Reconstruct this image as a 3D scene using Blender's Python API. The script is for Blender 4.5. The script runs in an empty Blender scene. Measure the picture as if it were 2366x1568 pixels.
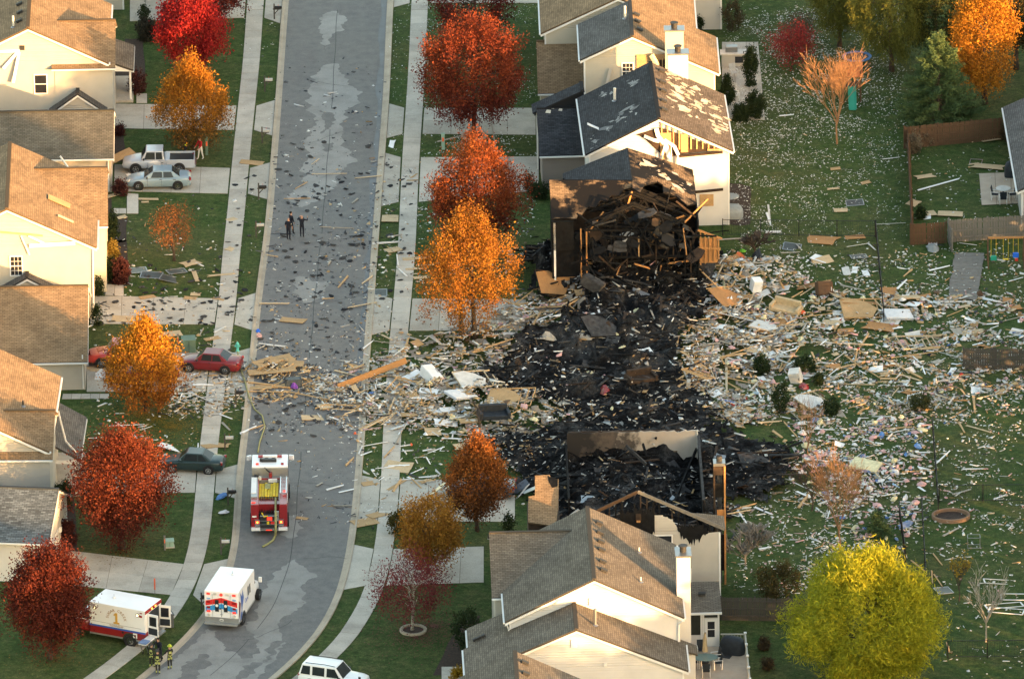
import bpy, bmesh, math, random
import numpy as np
from mathutils import Vector, Matrix, Euler, noise as mnoise

# ---------------------------------------------------------------- camera, sky, sun, exposure
SC = bpy.context.scene
COL = SC.collection
TH = math.radians(22.0)            # camera looks down 22 degrees from a helicopter
CAM_H = 304.5
CAM_D = CAM_H / math.tan(TH)       # the aim point on the ground is the world origin
F_PX, CU, CV = 26690.0, 1183.0, 784.0   # survey grid of 2366 x 1568 units over the picture
cam = bpy.data.objects.new('camera', bpy.data.cameras.new('camera'))
COL.objects.link(cam)
cam.location = (0, -CAM_D, CAM_H)
ROLL = math.radians(0.8)           # the horizon of the photograph leans a little
cam.rotation_euler = (Matrix.Rotation(math.pi/2-TH,3,'X') @ Matrix.Rotation(-ROLL,3,'Z')).to_euler()
cam.data.sensor_width = 36.0
cam.data.lens = F_PX/2366*36
cam.data.clip_start = 10.0
cam.data.clip_end = 5000.0
SC.camera = cam

SUN_EL = math.radians(4.5)
SUN_TO = Vector((-0.73, 0.69, 0)).normalized()      # where the light travels to (ground direction)
sky_az = math.atan2(-SUN_TO.x, -SUN_TO.y)           # azimuth of the sun measured from +Y towards +X
world = bpy.data.worlds.new('World'); SC.world = world; world.use_nodes = True
wn = world.node_tree.nodes; wl = world.node_tree.links
sky = wn.new('ShaderNodeTexSky'); sky.sky_type = 'NISHITA'; sky.sun_disc = False
sky.sun_elevation = SUN_EL; sky.sun_rotation = sky_az
sky.air_density = 1.0; sky.dust_density = 1.5; sky.ozone_density = 0.4
bg = wn['Background']; bg.inputs['Strength'].default_value = 0.15
wl.new(sky.outputs[0], bg.inputs['Color'])
sun = bpy.data.objects.new('sun', bpy.data.lights.new('sun', 'SUN')); COL.objects.link(sun)
sun.data.energy = 2.6; sun.data.angle = math.radians(0.6); sun.data.color = (1.0, 0.55, 0.23)
ld = Vector((SUN_TO.x*math.cos(SUN_EL), SUN_TO.y*math.cos(SUN_EL), -math.sin(SUN_EL)))
sun.rotation_euler = ld.to_track_quat('-Z', 'Y').to_euler()
sun.location = (60, -60, 60)
vs = SC.view_settings
vs.view_transform = 'Standard'; vs.look = 'None'; vs.gamma = 1.0; vs.use_curve_mapping = False
vs.exposure = 2.85

# ---------------------------------------------------------------- survey: picture grid -> place
sT, cT = math.sin(TH), math.cos(TH)
def G(u, v, z=0.0):
    """The point of the place at height z that stands at survey grid (u, v)."""
    a0 = (u-CU)/F_PX; b0 = (CV-v)/F_PX
    a = a0*math.cos(ROLL)+b0*math.sin(ROLL); b = b0*math.cos(ROLL)-a0*math.sin(ROLL)
    d = Vector((a, cT + b*sT, -sT + b*cT))
    t = (z-CAM_H)/d.z
    return Vector((a*t, -CAM_D + d.y*t, z))
def SCL(v):
    return 0.003045*(v+10000.0)
def HT(v0, v1):
    """metres of height between ground row v0 and top row v1"""
    return (v0-v1)/(SCL(v0)*cT)

# ---------------------------------------------------------------- object helpers
def tag(o, label=None, cat=None, group=None, kind=None):
    if label: o['label'] = label
    if cat: o['category'] = cat
    if group: o['group'] = group
    if kind: o['kind'] = kind
    return o
def empty(name, loc=(0,0,0), rz=0.0, label=None, cat=None, group=None):
    o = bpy.data.objects.new(name, None); COL.objects.link(o)
    o.location = loc; o.rotation_euler = (0,0,rz); o.empty_display_size = .3
    return tag(o, label, cat, group)
def link_mesh(name, me, mats, parent=None):
    if mats is not None:
        for m in (mats if isinstance(mats, (list, tuple)) else [mats]):
            me.materials.append(M[m] if isinstance(m, str) else m)
    o = bpy.data.objects.new(name, me); COL.objects.link(o)
    if parent is not None: o.parent = parent
    return o
def copy_tree(o, parent=None):
    c = o.copy(); COL.objects.link(c); c.parent = parent
    for ch in o.children: copy_tree(ch, c)
    return c

class MB:
    """collects shapes into one mesh"""
    def __init__(s): s.v=[]; s.f=[]; s.m=[]; s.uv=[]; s.mat=0; s.X=Matrix.Identity(4)
    def _add(s, vs, fs, uvs=None):
        n=len(s.v); s.v += [tuple(s.X @ Vector(p)) for p in vs]
        for i,f in enumerate(fs):
            s.f.append([n+k for k in f]); s.m.append(s.mat)
            s.uv.append(uvs[i] if uvs else [(0,0)]*len(f))
    def poly(s, pts, uv=None): s._add(pts, [list(range(len(pts)))], [uv] if uv else None); return s
    def box(s, c, d, rot=None):
        x,y,z=d[0]/2,d[1]/2,d[2]/2
        p=[(-x,-y,-z),(x,-y,-z),(x,y,-z),(-x,y,-z),(-x,-y,z),(x,-y,z),(x,y,z),(-x,y,z)]
        R = Euler(rot).to_matrix() if rot is not None else None
        p=[ (R@Vector(q) if R else Vector(q))+Vector(c) for q in p]
        s._add(p,[(0,3,2,1),(4,5,6,7),(0,1,5,4),(1,2,6,5),(2,3,7,6),(3,0,4,7)]); return s
    def bb(s, x0,x1,y0,y1,z0,z1): return s.box(((x0+x1)/2,(y0+y1)/2,(z0+z1)/2),(x1-x0,y1-y0,z1-z0))
    def beam(s, a, b, w, h=None):
        a=Vector(a); b=Vector(b); h=h or w; d=b-a; L=d.length
        if L<1e-5: return s
        d/=L; side=d.cross(Vector((0,0,1)))
        if side.length<1e-3: side=Vector((1,0,0))
        side.normalize(); up=side.cross(d)
        q=[]
        for e in (a,b):
            for sx,sz in ((-1,-1),(1,-1),(1,1),(-1,1)): q.append(e+side*(sx*w/2)+up*(sz*h/2))
        s._add(q,[(0,1,2,3),(7,6,5,4),(0,4,5,1),(1,5,6,2),(2,6,7,3),(3,7,4,0)]); return s
    def tube(s, pts, r, n=6, cap=True):
        pts=[Vector(p) for p in pts]; rs = r if isinstance(r,(list,tuple)) else [r]*len(pts)
        ring=[]; up0=None
        for i,p in enumerate(pts):
            d=(pts[min(i+1,len(pts)-1)]-pts[max(i-1,0)])
            if d.length<1e-6: d=Vector((0,0,1))
            d.normalize()
            if up0 is None:
                up0 = Vector((1,0,0)) if abs(d.x)<.8 else Vector((0,1,0))
            a=d.cross(up0).normalized(); b=a.cross(d).normalized(); up0=b
            ring.append([p+(a*math.cos(2*math.pi*k/n)+b*math.sin(2*math.pi*k/n))*rs[i] for k in range(n)])
        vs=[q for g in ring for q in g]; fs=[]
        for i in range(len(pts)-1):
            for k in range(n):
                fs.append((i*n+k,i*n+(k+1)%n,(i+1)*n+(k+1)%n,(i+1)*n+k))
        if cap: fs.append(tuple(range(n))[::-1]); fs.append(tuple(range((len(pts)-1)*n,len(pts)*n)))
        s._add(vs,fs); return s
    def cyl(s, c, r, h, n=12, axis='z', r2=None):
        c=Vector(c); ax={'x':Vector((1,0,0)),'y':Vector((0,1,0)),'z':Vector((0,0,1))}[axis]
        return s.tube([c-ax*h/2,c+ax*h/2],[r, r if r2 is None else r2],n)
    def lathe(s, prof, c=(0,0,0), n=14):
        vs=[];fs=[]
        for r,z in prof:
            for k in range(n):
                a=2*math.pi*k/n; vs.append((c[0]+r*math.cos(a),c[1]+r*math.sin(a),c[2]+z))
        for i in range(len(prof)-1):
            for k in range(n): fs.append((i*n+k,i*n+(k+1)%n,(i+1)*n+(k+1)%n,(i+1)*n+k))
        fs.append(tuple(range(n))[::-1]); fs.append(tuple(range((len(prof)-1)*n,len(prof)*n)))
        s._add(vs,fs); return s
    def prism(s, outline, z0, z1):
        n=len(outline); vs=[(x,y,z0) for x,y in outline]+[(x,y,z1) for x,y in outline]
        fs=[tuple(range(n))[::-1],tuple(range(n,2*n))]+[(k,(k+1)%n,n+(k+1)%n,n+k) for k in range(n)]
        s._add(vs,fs); return s
    def prism_x(s, outline, x0, x1):
        """outline in (y,z), extruded along x"""
        n=len(outline); vs=[(x0,y,z) for y,z in outline]+[(x1,y,z) for y,z in outline]
        fs=[tuple(range(n))[::-1],tuple(range(n,2*n))]+[(k,(k+1)%n,n+(k+1)%n,n+k) for k in range(n)]
        s._add(vs,fs); return s
    def prism_y(s, outline, y0, y1):
        n=len(outline); vs=[(x,y0,z) for x,z in outline]+[(x,y1,z) for x,z in outline]
        fs=[tuple(range(n)),tuple(range(n,2*n))[::-1]]+[(k,n+k,n+(k+1)%n,(k+1)%n) for k in range(n)]
        s._add(vs,fs); return s
    def slab(s, q, t, uvscale=True):
        """quad/polygon q (top face, ccw from above) thickened by t downwards along its normal, uv in metres"""
        q=[Vector(p) for p in q]; nrm=(q[1]-q[0]).cross(q[2]-q[0]).normalized()
        if nrm.z<0: q=q[::-1]; nrm=-nrm
        e=Vector((0,0,1)).cross(nrm)
        if e.length<1e-4: e=Vector((1,0,0))
        e.normalize(); f=nrm.cross(e)
        uv=[(p.dot(e),p.dot(f)) for p in q]
        n=len(q); b=[p-nrm*t for p in q]
        fs=[tuple(range(n)),tuple(range(n,2*n))[::-1]]+[(k,n+k,n+(k+1)%n,(k+1)%n) for k in range(n)]
        uvs=[uv,uv[::-1]]+[[(0,0)]*4]*n
        s._add(q+b,fs,uvs); return s
    def mesh(s, name='mesh', smooth=False, bevel=0):
        me=bpy.data.meshes.new(name); me.from_pydata(s.v,[],s.f); 
        me.polygons.foreach_set('material_index', s.m)
        ul=me.uv_layers.new(name='UVMap'); flat=[c for f in s.uv for p in f for c in p]
        ul.data.foreach_set('uv', flat)
        if bevel:
            bm=bmesh.new(); bm.from_mesh(me)
            es=[e for e in bm.edges if len(e.link_faces)==2 and e.calc_face_angle(0)>.5]
            bmesh.ops.bevel(bm,geom=es,offset=bevel,segments=2,affect='EDGES',profile=.6); bm.to_mesh(me); bm.free()
        if smooth: me.polygons.foreach_set('use_smooth',[True]*len(me.polygons))
        me.validate(); me.update(); return me
    def obj(s, name, mats, parent=None, smooth=False, bevel=0):
        return link_mesh(name, s.mesh(name,smooth,bevel), mats, parent)

def np_mesh(name, verts, faces, mats, parent=None, colors=None, smooth=False, mat_idx=None):
    """verts (n,3), faces (m,k) of one size; optional per-face colours"""
    me=bpy.data.meshes.new(name); verts=np.asarray(verts,np.float32); faces=np.asarray(faces,np.int32)
    k=faces.shape[1]; m=len(faces)
    me.vertices.add(len(verts)); me.vertices.foreach_set('co',verts.ravel())
    me.loops.add(m*k); me.loops.foreach_set('vertex_index',faces.ravel())
    me.polygons.add(m); me.polygons.foreach_set('loop_start',np.arange(0,m*k,k,dtype=np.int32))
    if mat_idx is not None: me.polygons.foreach_set('material_index',np.asarray(mat_idx,np.int32))
    if colors is not None:
        at=me.color_attributes.new('tint','FLOAT_COLOR','CORNER')
        c=np.repeat(np.c_[colors,np.ones(m)],k,axis=0).astype(np.float32); at.data.foreach_set('color',c.ravel())
    if smooth: me.polygons.foreach_set('use_smooth',np.ones(m,bool))
    me.update(calc_edges=True); me.validate()
    return link_mesh(name, me, mats, parent)

# ---------------------------------------------------------------- materials
M={}
def _nodes(name):
    m=bpy.data.materials.new(name); m.use_nodes=True; M[name]=m
    nt=m.node_tree; return m,nt,nt.nodes,nt.links,nt.nodes['Principled BSDF']
def srgb(h):
    c=[int(h[i:i+2],16)/255 for i in (0,2,4)]
    return tuple((x/12.92 if x<=.04045 else ((x+.055)/1.055)**2.4) for x in c)
def mul(c,k): return tuple(min(1,x*k) for x in c)
def ramp(n,l,src,stops):
    r=n.new('ShaderNodeValToRGB'); r.color_ramp.elements[0].position=stops[0][0]; r.color_ramp.elements[0].color=(*stops[0][1],1)
    r.color_ramp.elements[1].position=stops[-1][0]; r.color_ramp.elements[1].color=(*stops[-1][1],1)
    for p,c in stops[1:-1]:
        e=r.color_ramp.elements.new(p); e.color=(*c,1)
    l.new(src,r.inputs[0]); return r.outputs[0]
def noise(n,l,scale,detail=3,rough=.55,vec=None):
    t=n.new('ShaderNodeTexNoise'); t.inputs['Scale'].default_value=scale; t.inputs['Detail'].default_value=detail; t.inputs['Roughness'].default_value=rough
    if vec is not None: l.new(vec,t.inputs['Vector'])
    return t.outputs['Fac']
def coord(n,which='Object'):
    return n.new('ShaderNodeTexCoord').outputs[which]
def wpos(n): return n.new('ShaderNodeNewGeometry').outputs['Position']
def mix(n,l,fac,a,b,mode='MIX'):
    x=n.new('ShaderNodeMix'); x.data_type='RGBA'; x.blend_type=mode
    for s,val in ((0,fac),(6,a),(7,b)):
        if isinstance(val,(int,float)): x.inputs[s].default_value=val
        elif isinstance(val,tuple): x.inputs[s].default_value=(*val[:3],1)
        else: l.new(val,x.inputs[s])
    return x.outputs[2]
def bumpn(n,l,p,h,strength=.3,dist=.02):
    b=n.new('ShaderNodeBump'); b.inputs['Strength'].default_value=strength; b.inputs['Distance'].default_value=dist
    l.new(h,b.inputs['Height']); l.new(b.outputs[0],p.inputs['Normal'])
def pm(name, base, rough=.8, var=.15, scale=2.0, metallic=0.0, bump=0.0, bscale=30, spec=.3, coat=0.0, local=True, fine=None):
    m,nt,n,l,p=_nodes(name)
    v=coord(n) if local else wpos(n)
    f=noise(n,l,scale,4,.6,v)
    lo,hi=mul(base,1-var),mul(base,1+var)
    c=ramp(n,l,f,[(.3,lo),(.7,hi)])
    if fine:
        c=mix(n,l,fine,c,ramp(n,l,noise(n,l,scale*14,3,.7,v),[(.3,mul(base,.45)),(.75,mul(base,1.5))]))
    l.new(c,p.inputs['Base Color']); p.inputs['Roughness'].default_value=rough; p.inputs['Metallic'].default_value=metallic
    p.inputs['Specular IOR Level'].default_value=spec
    if coat: p.inputs['Coat Weight'].default_value=coat; p.inputs['Coat Roughness'].default_value=.08
    if bump: bumpn(n,l,p,noise(n,l,bscale,3,.6,v),bump)
    return m
def tint_mat(name, rough=.85, fine=.0, spec=.2, transl=0.0):
    """colour from the piece's own tint attribute"""
    m,nt,n,l,p=_nodes(name)
    a=n.new('ShaderNodeVertexColor'); a.layer_name='tint'
    l.new(a.outputs[0],p.inputs['Base Color']); p.inputs['Roughness'].default_value=rough; p.inputs['Specular IOR Level'].default_value=spec
    if transl:
        t=n.new('ShaderNodeBsdfTranslucent'); l.new(a.outputs[0],t.inputs['Color'])
        mx=n.new('ShaderNodeMixShader'); mx.inputs[0].default_value=transl
        l.new(p.outputs[0],mx.inputs[1]); l.new(t.outputs[0],mx.inputs[2]); l.new(mx.outputs[0],n['Material Output'].inputs[0])
    return m
def emit_mat(name, col, strength, base=None):
    m,nt,n,l,p=_nodes(name)
    p.inputs['Base Color'].default_value=(*(base or col),1); p.inputs['Emission Color'].default_value=(*col,1); p.inputs['Emission Strength'].default_value=strength
    return m
def shingle_mat(name, base, var=.20, stain=None, stain_amt=.0):
    m,nt,n,l,p=_nodes(name)
    uv=coord(n,'UV')
    b=n.new('ShaderNodeTexBrick'); l.new(uv,b.inputs['Vector'])
    b.inputs['Scale'].default_value=1.0; b.inputs['Brick Width'].default_value=.34; b.inputs['Row Height'].default_value=.15
    b.inputs['Mortar Size'].default_value=.016; b.inputs['Mortar Smooth'].default_value=.3; b.inputs['Bias'].default_value=0
    b.inputs['Color1'].default_value=(*mul(base,1-var),1); b.inputs['Color2'].default_value=(*mul(base,1+var),1); b.inputs['Mortar'].default_value=(*mul(base,.45),1)
    big=ramp(n,l,noise(n,l,.5,4,.6,uv),[(.3,(.72,.72,.72)),(.7,(1.2,1.2,1.2))])
    c=mix(n,l,1.0,b.outputs['Color'],big,'MULTIPLY')
    gr=ramp(n,l,noise(n,l,18,3,.8,uv),[(.25,(.6,.6,.6)),(.75,(1.35,1.35,1.35))])
    c=mix(n,l,.7,c,mix(n,l,1.0,c,gr,'MULTIPLY'))
    if stain:
        st=ramp(n,l,noise(n,l,.42,5,.62,uv),[(.49-stain_amt,(0,0,0)),(.57-stain_amt*.6,(1,1,1))])
        c=mix(n,l,st,stain,c)
    l.new(c,p.inputs['Base Color']); p.inputs['Roughness'].default_value=.92; p.inputs['Specular IOR Level'].default_value=.15
    bumpn(n,l,p,b.outputs['Fac'],-.5,.012)
    return m
def brick_mat(name, base, mortar, w=.22, h=.075):
    m,nt,n,l,p=_nodes(name)
    uv=coord(n,'UV'); b=n.new('ShaderNodeTexBrick'); l.new(uv,b.inputs['Vector'])
    b.inputs['Scale'].default_value=1; b.inputs['Brick Width'].default_value=w; b.inputs['Row Height'].default_value=h; b.inputs['Mortar Size'].default_value=.008
    b.inputs['Color1'].default_value=(*mul(base,.7),1); b.inputs['Color2'].default_value=(*mul(base,1.3),1); b.inputs['Mortar'].default_value=(*mortar,1)
    l.new(b.outputs['Color'],p.inputs['Base Color']); p.inputs['Roughness'].default_value=.9
    bumpn(n,l,p,b.outputs['Fac'],-.4,.01); return m

# surfaces
def ground_materials():
    # lawn
    m,nt,n,l,p=_nodes('lawn'); v=wpos(n)
    big=noise(n,l,.09,4,.6,v); mid=noise(n,l,.9,4,.65,v); fine=noise(n,l,9,4,.8,v); fine2=noise(n,l,28,2,.7,v)
    g=ramp(n,l,mid,[(.25,(.027,.050,.015)),(.45,(.043,.077,.021)),(.6,(.066,.092,.029)),(.78,(.105,.115,.042))])
    dry=ramp(n,l,mix(n,l,.35,big,noise(n,l,.55,5,.7,v)),[(.46,(0,0,0)),(.66,(1,1,1))])
    g=mix(n,l,mix(n,l,.55,(0,0,0),dry),g,(.115,.098,.045))
    f=ramp(n,l,fine,[(.25,(.45,.45,.45)),(.5,(.95,.95,.95)),(.78,(1.75,1.75,1.6))]); g=mix(n,l,1.0,g,f,'MULTIPLY')
    f2=ramp(n,l,fine2,[(.3,(.6,.6,.6)),(.7,(1.4,1.4,1.4))]); g=mix(n,l,1.0,g,f2,'MULTIPLY')
    tuft=noise(n,l,2.6,5,.75,v); f3=ramp(n,l,tuft,[(.3,(.50,.55,.5)),(.5,(1.0,1.0,1.0)),(.7,(1.75,1.55,1.4))]); g=mix(n,l,1.0,g,f3,'MULTIPLY')
    fleck=ramp(n,l,noise(n,l,5.5,3,.8,v),[(.66,(0,0,0)),(.72,(1,1,1))]); g=mix(n,l,mix(n,l,.55,(0,0,0),fleck),g,(.15,.115,.06))
    l.new(g,p.inputs['Base Color']); p.inputs['Roughness'].default_value=.95; p.inputs['Specular IOR Level'].default_value=.1
    bumpn(n,l,p,fine,.8,.12)
    # asphalt with dry/wet patches
    m,nt,n,l,p=_nodes('asphalt'); v=wpos(n)
    mp=n.new('ShaderNodeMapping'); mp.inputs['Scale'].default_value=(.30,.115,1); mp.inputs['Location'].default_value=(3.1,1.7,0); l.new(v,mp.inputs[0])
    w=noise(n,l,1.0,6,.62,mp.outputs[0])
    wet=ramp(n,l,w,[(.535,(0,0,0)),(.548,(1,1,1))])
    sep=n.new('ShaderNodeSeparateXYZ'); l.new(v,sep.inputs[0])
    fine=noise(n,l,26,3,.8,v); mid=noise(n,l,1.4,4,.6,v)
    a=mix(n,l,mix(n,l,.5,(0,0,0),wet),(.146,.140,.133),(.180,.173,.164))
    a=mix(n,l,1.0,a,ramp(n,l,fine,[(.25,(.55,.55,.55)),(.75,(1.45,1.45,1.45))]),'MULTIPLY')
    a=mix(n,l,1.0,a,ramp(n,l,mid,[(.3,(.82,.82,.84)),(.7,(1.16,1.15,1.12))]),'MULTIPLY')
    l.new(a,p.inputs['Base Color'])
    r=ramp(n,l,w,[(.535,(.68,.68,.68)),(.55,(.9,.9,.9))]); l.new(r,p.inputs['Roughness'])
    p.inputs['Specular IOR Level'].default_value=.22
    bumpn(n,l,p,fine,.25,.01)
    # concrete
    for nm,base in (('concrete',(.46,.415,.35)),('kerb_concrete',(.42,.355,.27)),('drive_concrete',(.44,.40,.335)),('dry_asphalt',(.275,.265,.245))):
        m,nt,n,l,p=_nodes(nm); v=wpos(n)
        oi=n.new('ShaderNodeObjectInfo')
        c=ramp(n,l,noise(n,l,.6,5,.6,v),[(.25,mul(base,.72)),(.5,base),(.75,mul(base,1.15))])
        c=mix(n,l,1.0,c,ramp(n,l,noise(n,l,14,4,.75,v),[(.25,(.75,.75,.75)),(.75,(1.2,1.2,1.2))]),'MULTIPLY')
        c=mix(n,l,1.0,c,ramp(n,l,oi.outputs['Random'],[(0,(.88,.88,.88)),(1,(1.1,1.1,1.1))]),'MULTIPLY')
        l.new(c,p.inputs['Base Color']); p.inputs['Roughness'].default_value=.9; p.inputs['Specular IOR Level'].default_value=.2
        bumpn(n,l,p,noise(n,l,30,3,.7,v),.2,.01)
ground_materials()
shingle_mat('roof_brown',(.150,.128,.102)); shingle_mat('roof_tan',(.25,.170,.100)); shingle_mat('roof_olive',(.120,.112,.090))
shingle_mat('roof_blue',(.105,.125,.140),.42); shingle_mat('roof_charcoal',(.042,.044,.050),.3)
shingle_mat('roof_grey',(.115,.110,.105)); shingle_mat('roof_burnt',(.20,.135,.08),.3,(.008,.008,.009),-.01)
shingle_mat('roof_sunlit_side',(.12,.098,.080),.3)  # brown that paints sunlight onto the right slope of a charcoal roof
brick_mat('brick_brown',(.16,.085,.065),(.22,.19,.17)); brick_mat('brick_tan',(.27,.21,.15),(.35,.31,.26))
for nm,c in (('siding_tan',(.42,.39,.34)),('siding_cream',(.46,.42,.34)),('siding_white',(.56,.55,.53)),('siding_grey',(.42,.41,.38))):
    pm(nm,c,.6,.06,.8,spec=.3)
pm('trim_white',(.72,.71,.68),.5,.05,1); pm('glass_dark',(.02,.022,.026),.08,.2,1,spec=.6); pm('vent_black',(.03,.03,.03),.6,.1)
pm('screen_dark',(.025,.028,.024),.35,.3,2); pm('pipe_white',(.6,.58,.52),.5)
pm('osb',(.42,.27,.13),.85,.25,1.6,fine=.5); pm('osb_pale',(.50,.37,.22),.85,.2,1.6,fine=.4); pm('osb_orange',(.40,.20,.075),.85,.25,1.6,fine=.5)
pm('lumber',(.50,.32,.155),.8,.22,2.0,fine=.3); pm('lumber_pale',(.55,.43,.28),.8,.18,2.0,fine=.3); pm('lumber_grey',(.36,.32,.26),.85,.2,2,fine=.3)
pm('char',(.009,.009,.0095),.85,.5,3,bump=.6,bscale=18,spec=.12); pm('char_grey',(.045,.045,.046),.9,.5,3,bump=.5,bscale=14,spec=.1)
pm('char_brown',(.036,.023,.015),.85,.5,2.5,bump=.4); pm('plaster',(.58,.56,.52),.9,.2,2,fine=.3)
pm('white_vinyl',(.72,.72,.71),.5,.1,2); pm('insul_pink',(.55,.34,.33),.95,.25,4,bump=.6); pm('insul_yellow',(.60,.55,.34),.95,.25,4,bump=.6)
pm('wood_brown',(.10,.055,.030),.85,.3,3,fine=.4); pm('wood_grey',(.17,.155,.135),.9,.3,3,fine=.4); pm('wood_dark',(.075,.068,.058),.9,.3,3,fine=.4)
pm('metal_black',(.012,.013,.013),.5,.2); pm('metal_grey',(.30,.31,.32),.35,.1,2,metallic=.8); pm('chrome',(.6,.6,.6),.2,.05,1,metallic=1)
pm('tyre',(.016,.016,.017),.85,.2); pm('bark',(.07,.052,.040),.95,.35,6,bump=.6,bscale=20); pm('bark_pale',(.36,.32,.26),.9,.3,6); pm('bark_red',(.26,.14,.07),.9,.25,5)
pm('stone_ring',(.36,.30,.22),.9,.25,3,bump=.5); pm('mulch',(.045,.030,.022),.95,.4,6,bump=.8)
pm('cover_grey',(.22,.24,.24),.75,.15,3,bump=.3,bscale=6); pm('cover_navy',(.020,.026,.034),.6,.3,3,bump=.4,bscale=6)
pm('deck_tan',(.42,.34,.26),.75,.12,1.5,fine=.15); pm('table_glass',(.16,.23,.21),.15,.1,2,spec=.6); pm('umbrella_tan',(.45,.34,.20),.85,.15,4)
tint_mat('litter',.85); tint_mat('leaves',.75,transl=.25); tint_mat('charlitter',.9,spec=.08)
# ---------------------------------------------------------------- the setting: lawn, road, kerbs, pavements, drives
def table(pts, v):
    pts=sorted(pts,key=lambda p:p[1]); return float(np.interp(v,[p[1] for p in pts],[p[0] for p in pts]))
def smooth_line(pts, v0, v1, step=12, w=5):
    vv=np.arange(v0,v1+step,step); uu=np.array([table(pts,v) for v in vv]); k=np.ones(2*w+1)/(2*w+1)
    pad=np.r_[uu[0]+(np.arange(-w,0))*(uu[1]-uu[0]),uu,uu[-1]+np.arange(1,w+1)*(uu[-1]-uu[-2])]
    us=np.convolve(pad,k,'valid'); return [G(a,b) for a,b in zip(us,vv)]
ROAD_L=[(690,-260),(672,-60),(667,0),(664,33),(650,240),(628,518),(618,593),(604,690),(588,860),(575,990),(561,1097),(557,1171),(551,1260),(545,1300),(530,1340),(508,1390),(475,1437),(410,1506),(336,1568),(240,1640),(60,1760)]
ROAD_R=[(915,-260),(895,0),(886,219),(866,474),(850,690),(838,850),(828,1000),(818,1131),(811,1201),(802,1268),(787,1339),(765,1405),(727,1465),(683,1517),(623,1568),(525,1640),(340,1760)]
WALK_L=[(612,-260),(588,33),(582,134),(570,240),(555,384),(543,518),(533,593),(527,690),(513,787),(496,927),(489,977),(478,1071),(474,1134),(461,1257),(448,1305),(419,1379),(375,1440),(328,1487),(265,1535),(219,1568),(100,1650)]
WALK_R=[(985,-260),(968,36),(964,146),(957,255),(949,365),(944,474),(941,560),(932,670),(921,779),(908,950),(902,1112),(893,1231),(872,1346),(833,1431),(771,1513),(700,1568),(590,1650)]
def flat_strip(left,right,z,name,mat):
    n=min(len(left),len(right)); b=MB()
    for i in range(n-1):
        b.poly([(left[i+1].x,left[i+1].y,z),(right[i+1].x,right[i+1].y,z),(right[i].x,right[i].y,z),(left[i].x,left[i].y,z)])
    return b.obj(name,mat)
def normals2(line):
    out=[]
    for i in range(len(line)):
        d=line[min(i+1,len(line)-1)]-line[max(i-1,0)]; out.append(Vector((-d.y,d.x,0)).normalized())
    return out
ground=MB().poly([(-1500,-900,0),(1500,-900,0),(1500,2500,0),(-1500,2500,0)]).obj('ground','lawn'); tag(ground,kind='structure')
rl=smooth_line(ROAD_L,-240,1740); rr=smooth_line(ROAD_R,-240,1740)
road=flat_strip(rl,rr,.012,'road','asphalt'); tag(road,kind='structure')
def kerb(line, side, name):
    nr=normals2(line); b=MB()
    prof=[(-.02,.0),(-.02,.018),(.22,.026),(.36,.085),(.46,.10),(.47,.0)]
    for i in range(len(line)-1):
        for j in range(len(prof)-1):
            q=[]
            for (k,jj) in ((i,j),(i+1,j),(i+1,j+1),(i,j+1)):
                o,z=prof[jj]; p=line[k]+nr[k]*(o*side); q.append((p.x,p.y,z))
            b.poly(q if side>0 else q[::-1])
    return tag(b.obj(name,'kerb_concrete'),kind='structure')
# rows run towards the camera: the left side of travel is +x
kerb(rl,-1,'kerb_left'); kerb(rr,1,'kerb_right')
def pavement(pts,name,width=1.25,slab=1.5,v0=-240,v1=1640):
    line=smooth_line(pts,v0,v1); seg=[0]
    for i in range(1,len(line)): seg.append(seg[-1]+(line[i]-line[i-1]).length)
    nr=normals2(line)
    base=MB()
    for i in range(len(line)-1):
        base.poly([tuple(line[k]+nr[k]*s*width/2+Vector((0,0,.008))) for k,s in ((i,-1),(i,1),(i+1,1),(i+1,-1))])
    root=tag(base.obj(name,'mulch'),kind='structure')
    d=0.0; rng=random.Random(3)
    def at(dd):
        i=int(np.searchsorted(seg,dd)); i=max(1,min(i,len(line)-1)); t=(dd-seg[i-1])/(seg[i]-seg[i-1])
        return line[i-1].lerp(line[i],t), nr[i-1].lerp(nr[i],t).normalized()
    while d+slab<seg[-1]:
        a,na=at(d+.012); c,nc=at(d+slab-.012); z=.045+rng.uniform(-.006,.006)
        q=[a-na*width/2,a+na*width/2,c+nc*width/2,c-nc*width/2]
        b=MB(); b.slab([(p.x,p.y,z+rng.uniform(-.003,.003)) for p in q],.04)
        b.obj('paving_slab','concrete',root); d+=slab
    return root
pavement(WALK_L,'sidewalk_left'); pavement(WALK_R,'sidewalk_right')
def quad_panels(name, q, nu, nv, mat, z=.028, gap=.012):
    """a concrete drive of nu x nv poured panels; q = four survey corners (house-top, house-bottom, street-bottom, street-top)"""
    a,b_,c,d=[G(*p) for p in q]
    root=MB(); root.poly([(p.x,p.y,.006) for p in (a,b_,c,d)]); root=tag(root.obj(name,'mulch'),kind='structure')
    rng=random.Random(hash(name)%97)
    P=lambda s,t: a.lerp(d,s).lerp(b_.lerp(c,s),t)
    for i in range(nu):
        for j in range(nv):
            w=(d-a).length; h=(b_-a).length; gs=gap/w; gt=gap/max(h,.5)
            cs=[P(i/nu+gs,j/nv+gt),P((i+1)/nu-gs,j/nv+gt),P((i+1)/nu-gs,(j+1)/nv-gt),P(i/nu+gs,(j+1)/nv-gt)]
            zz=z+rng.uniform(-.005,.005)
            MB().slab([(p.x,p.y,zz) for p in cs],.024).obj('concrete_panel',mat,root)
    return root
def wl_at(v,s=1): return table(WALK_L,v)+s*21
def wr_at(v,s=1): return table(WALK_R,v)+s*21
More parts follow.
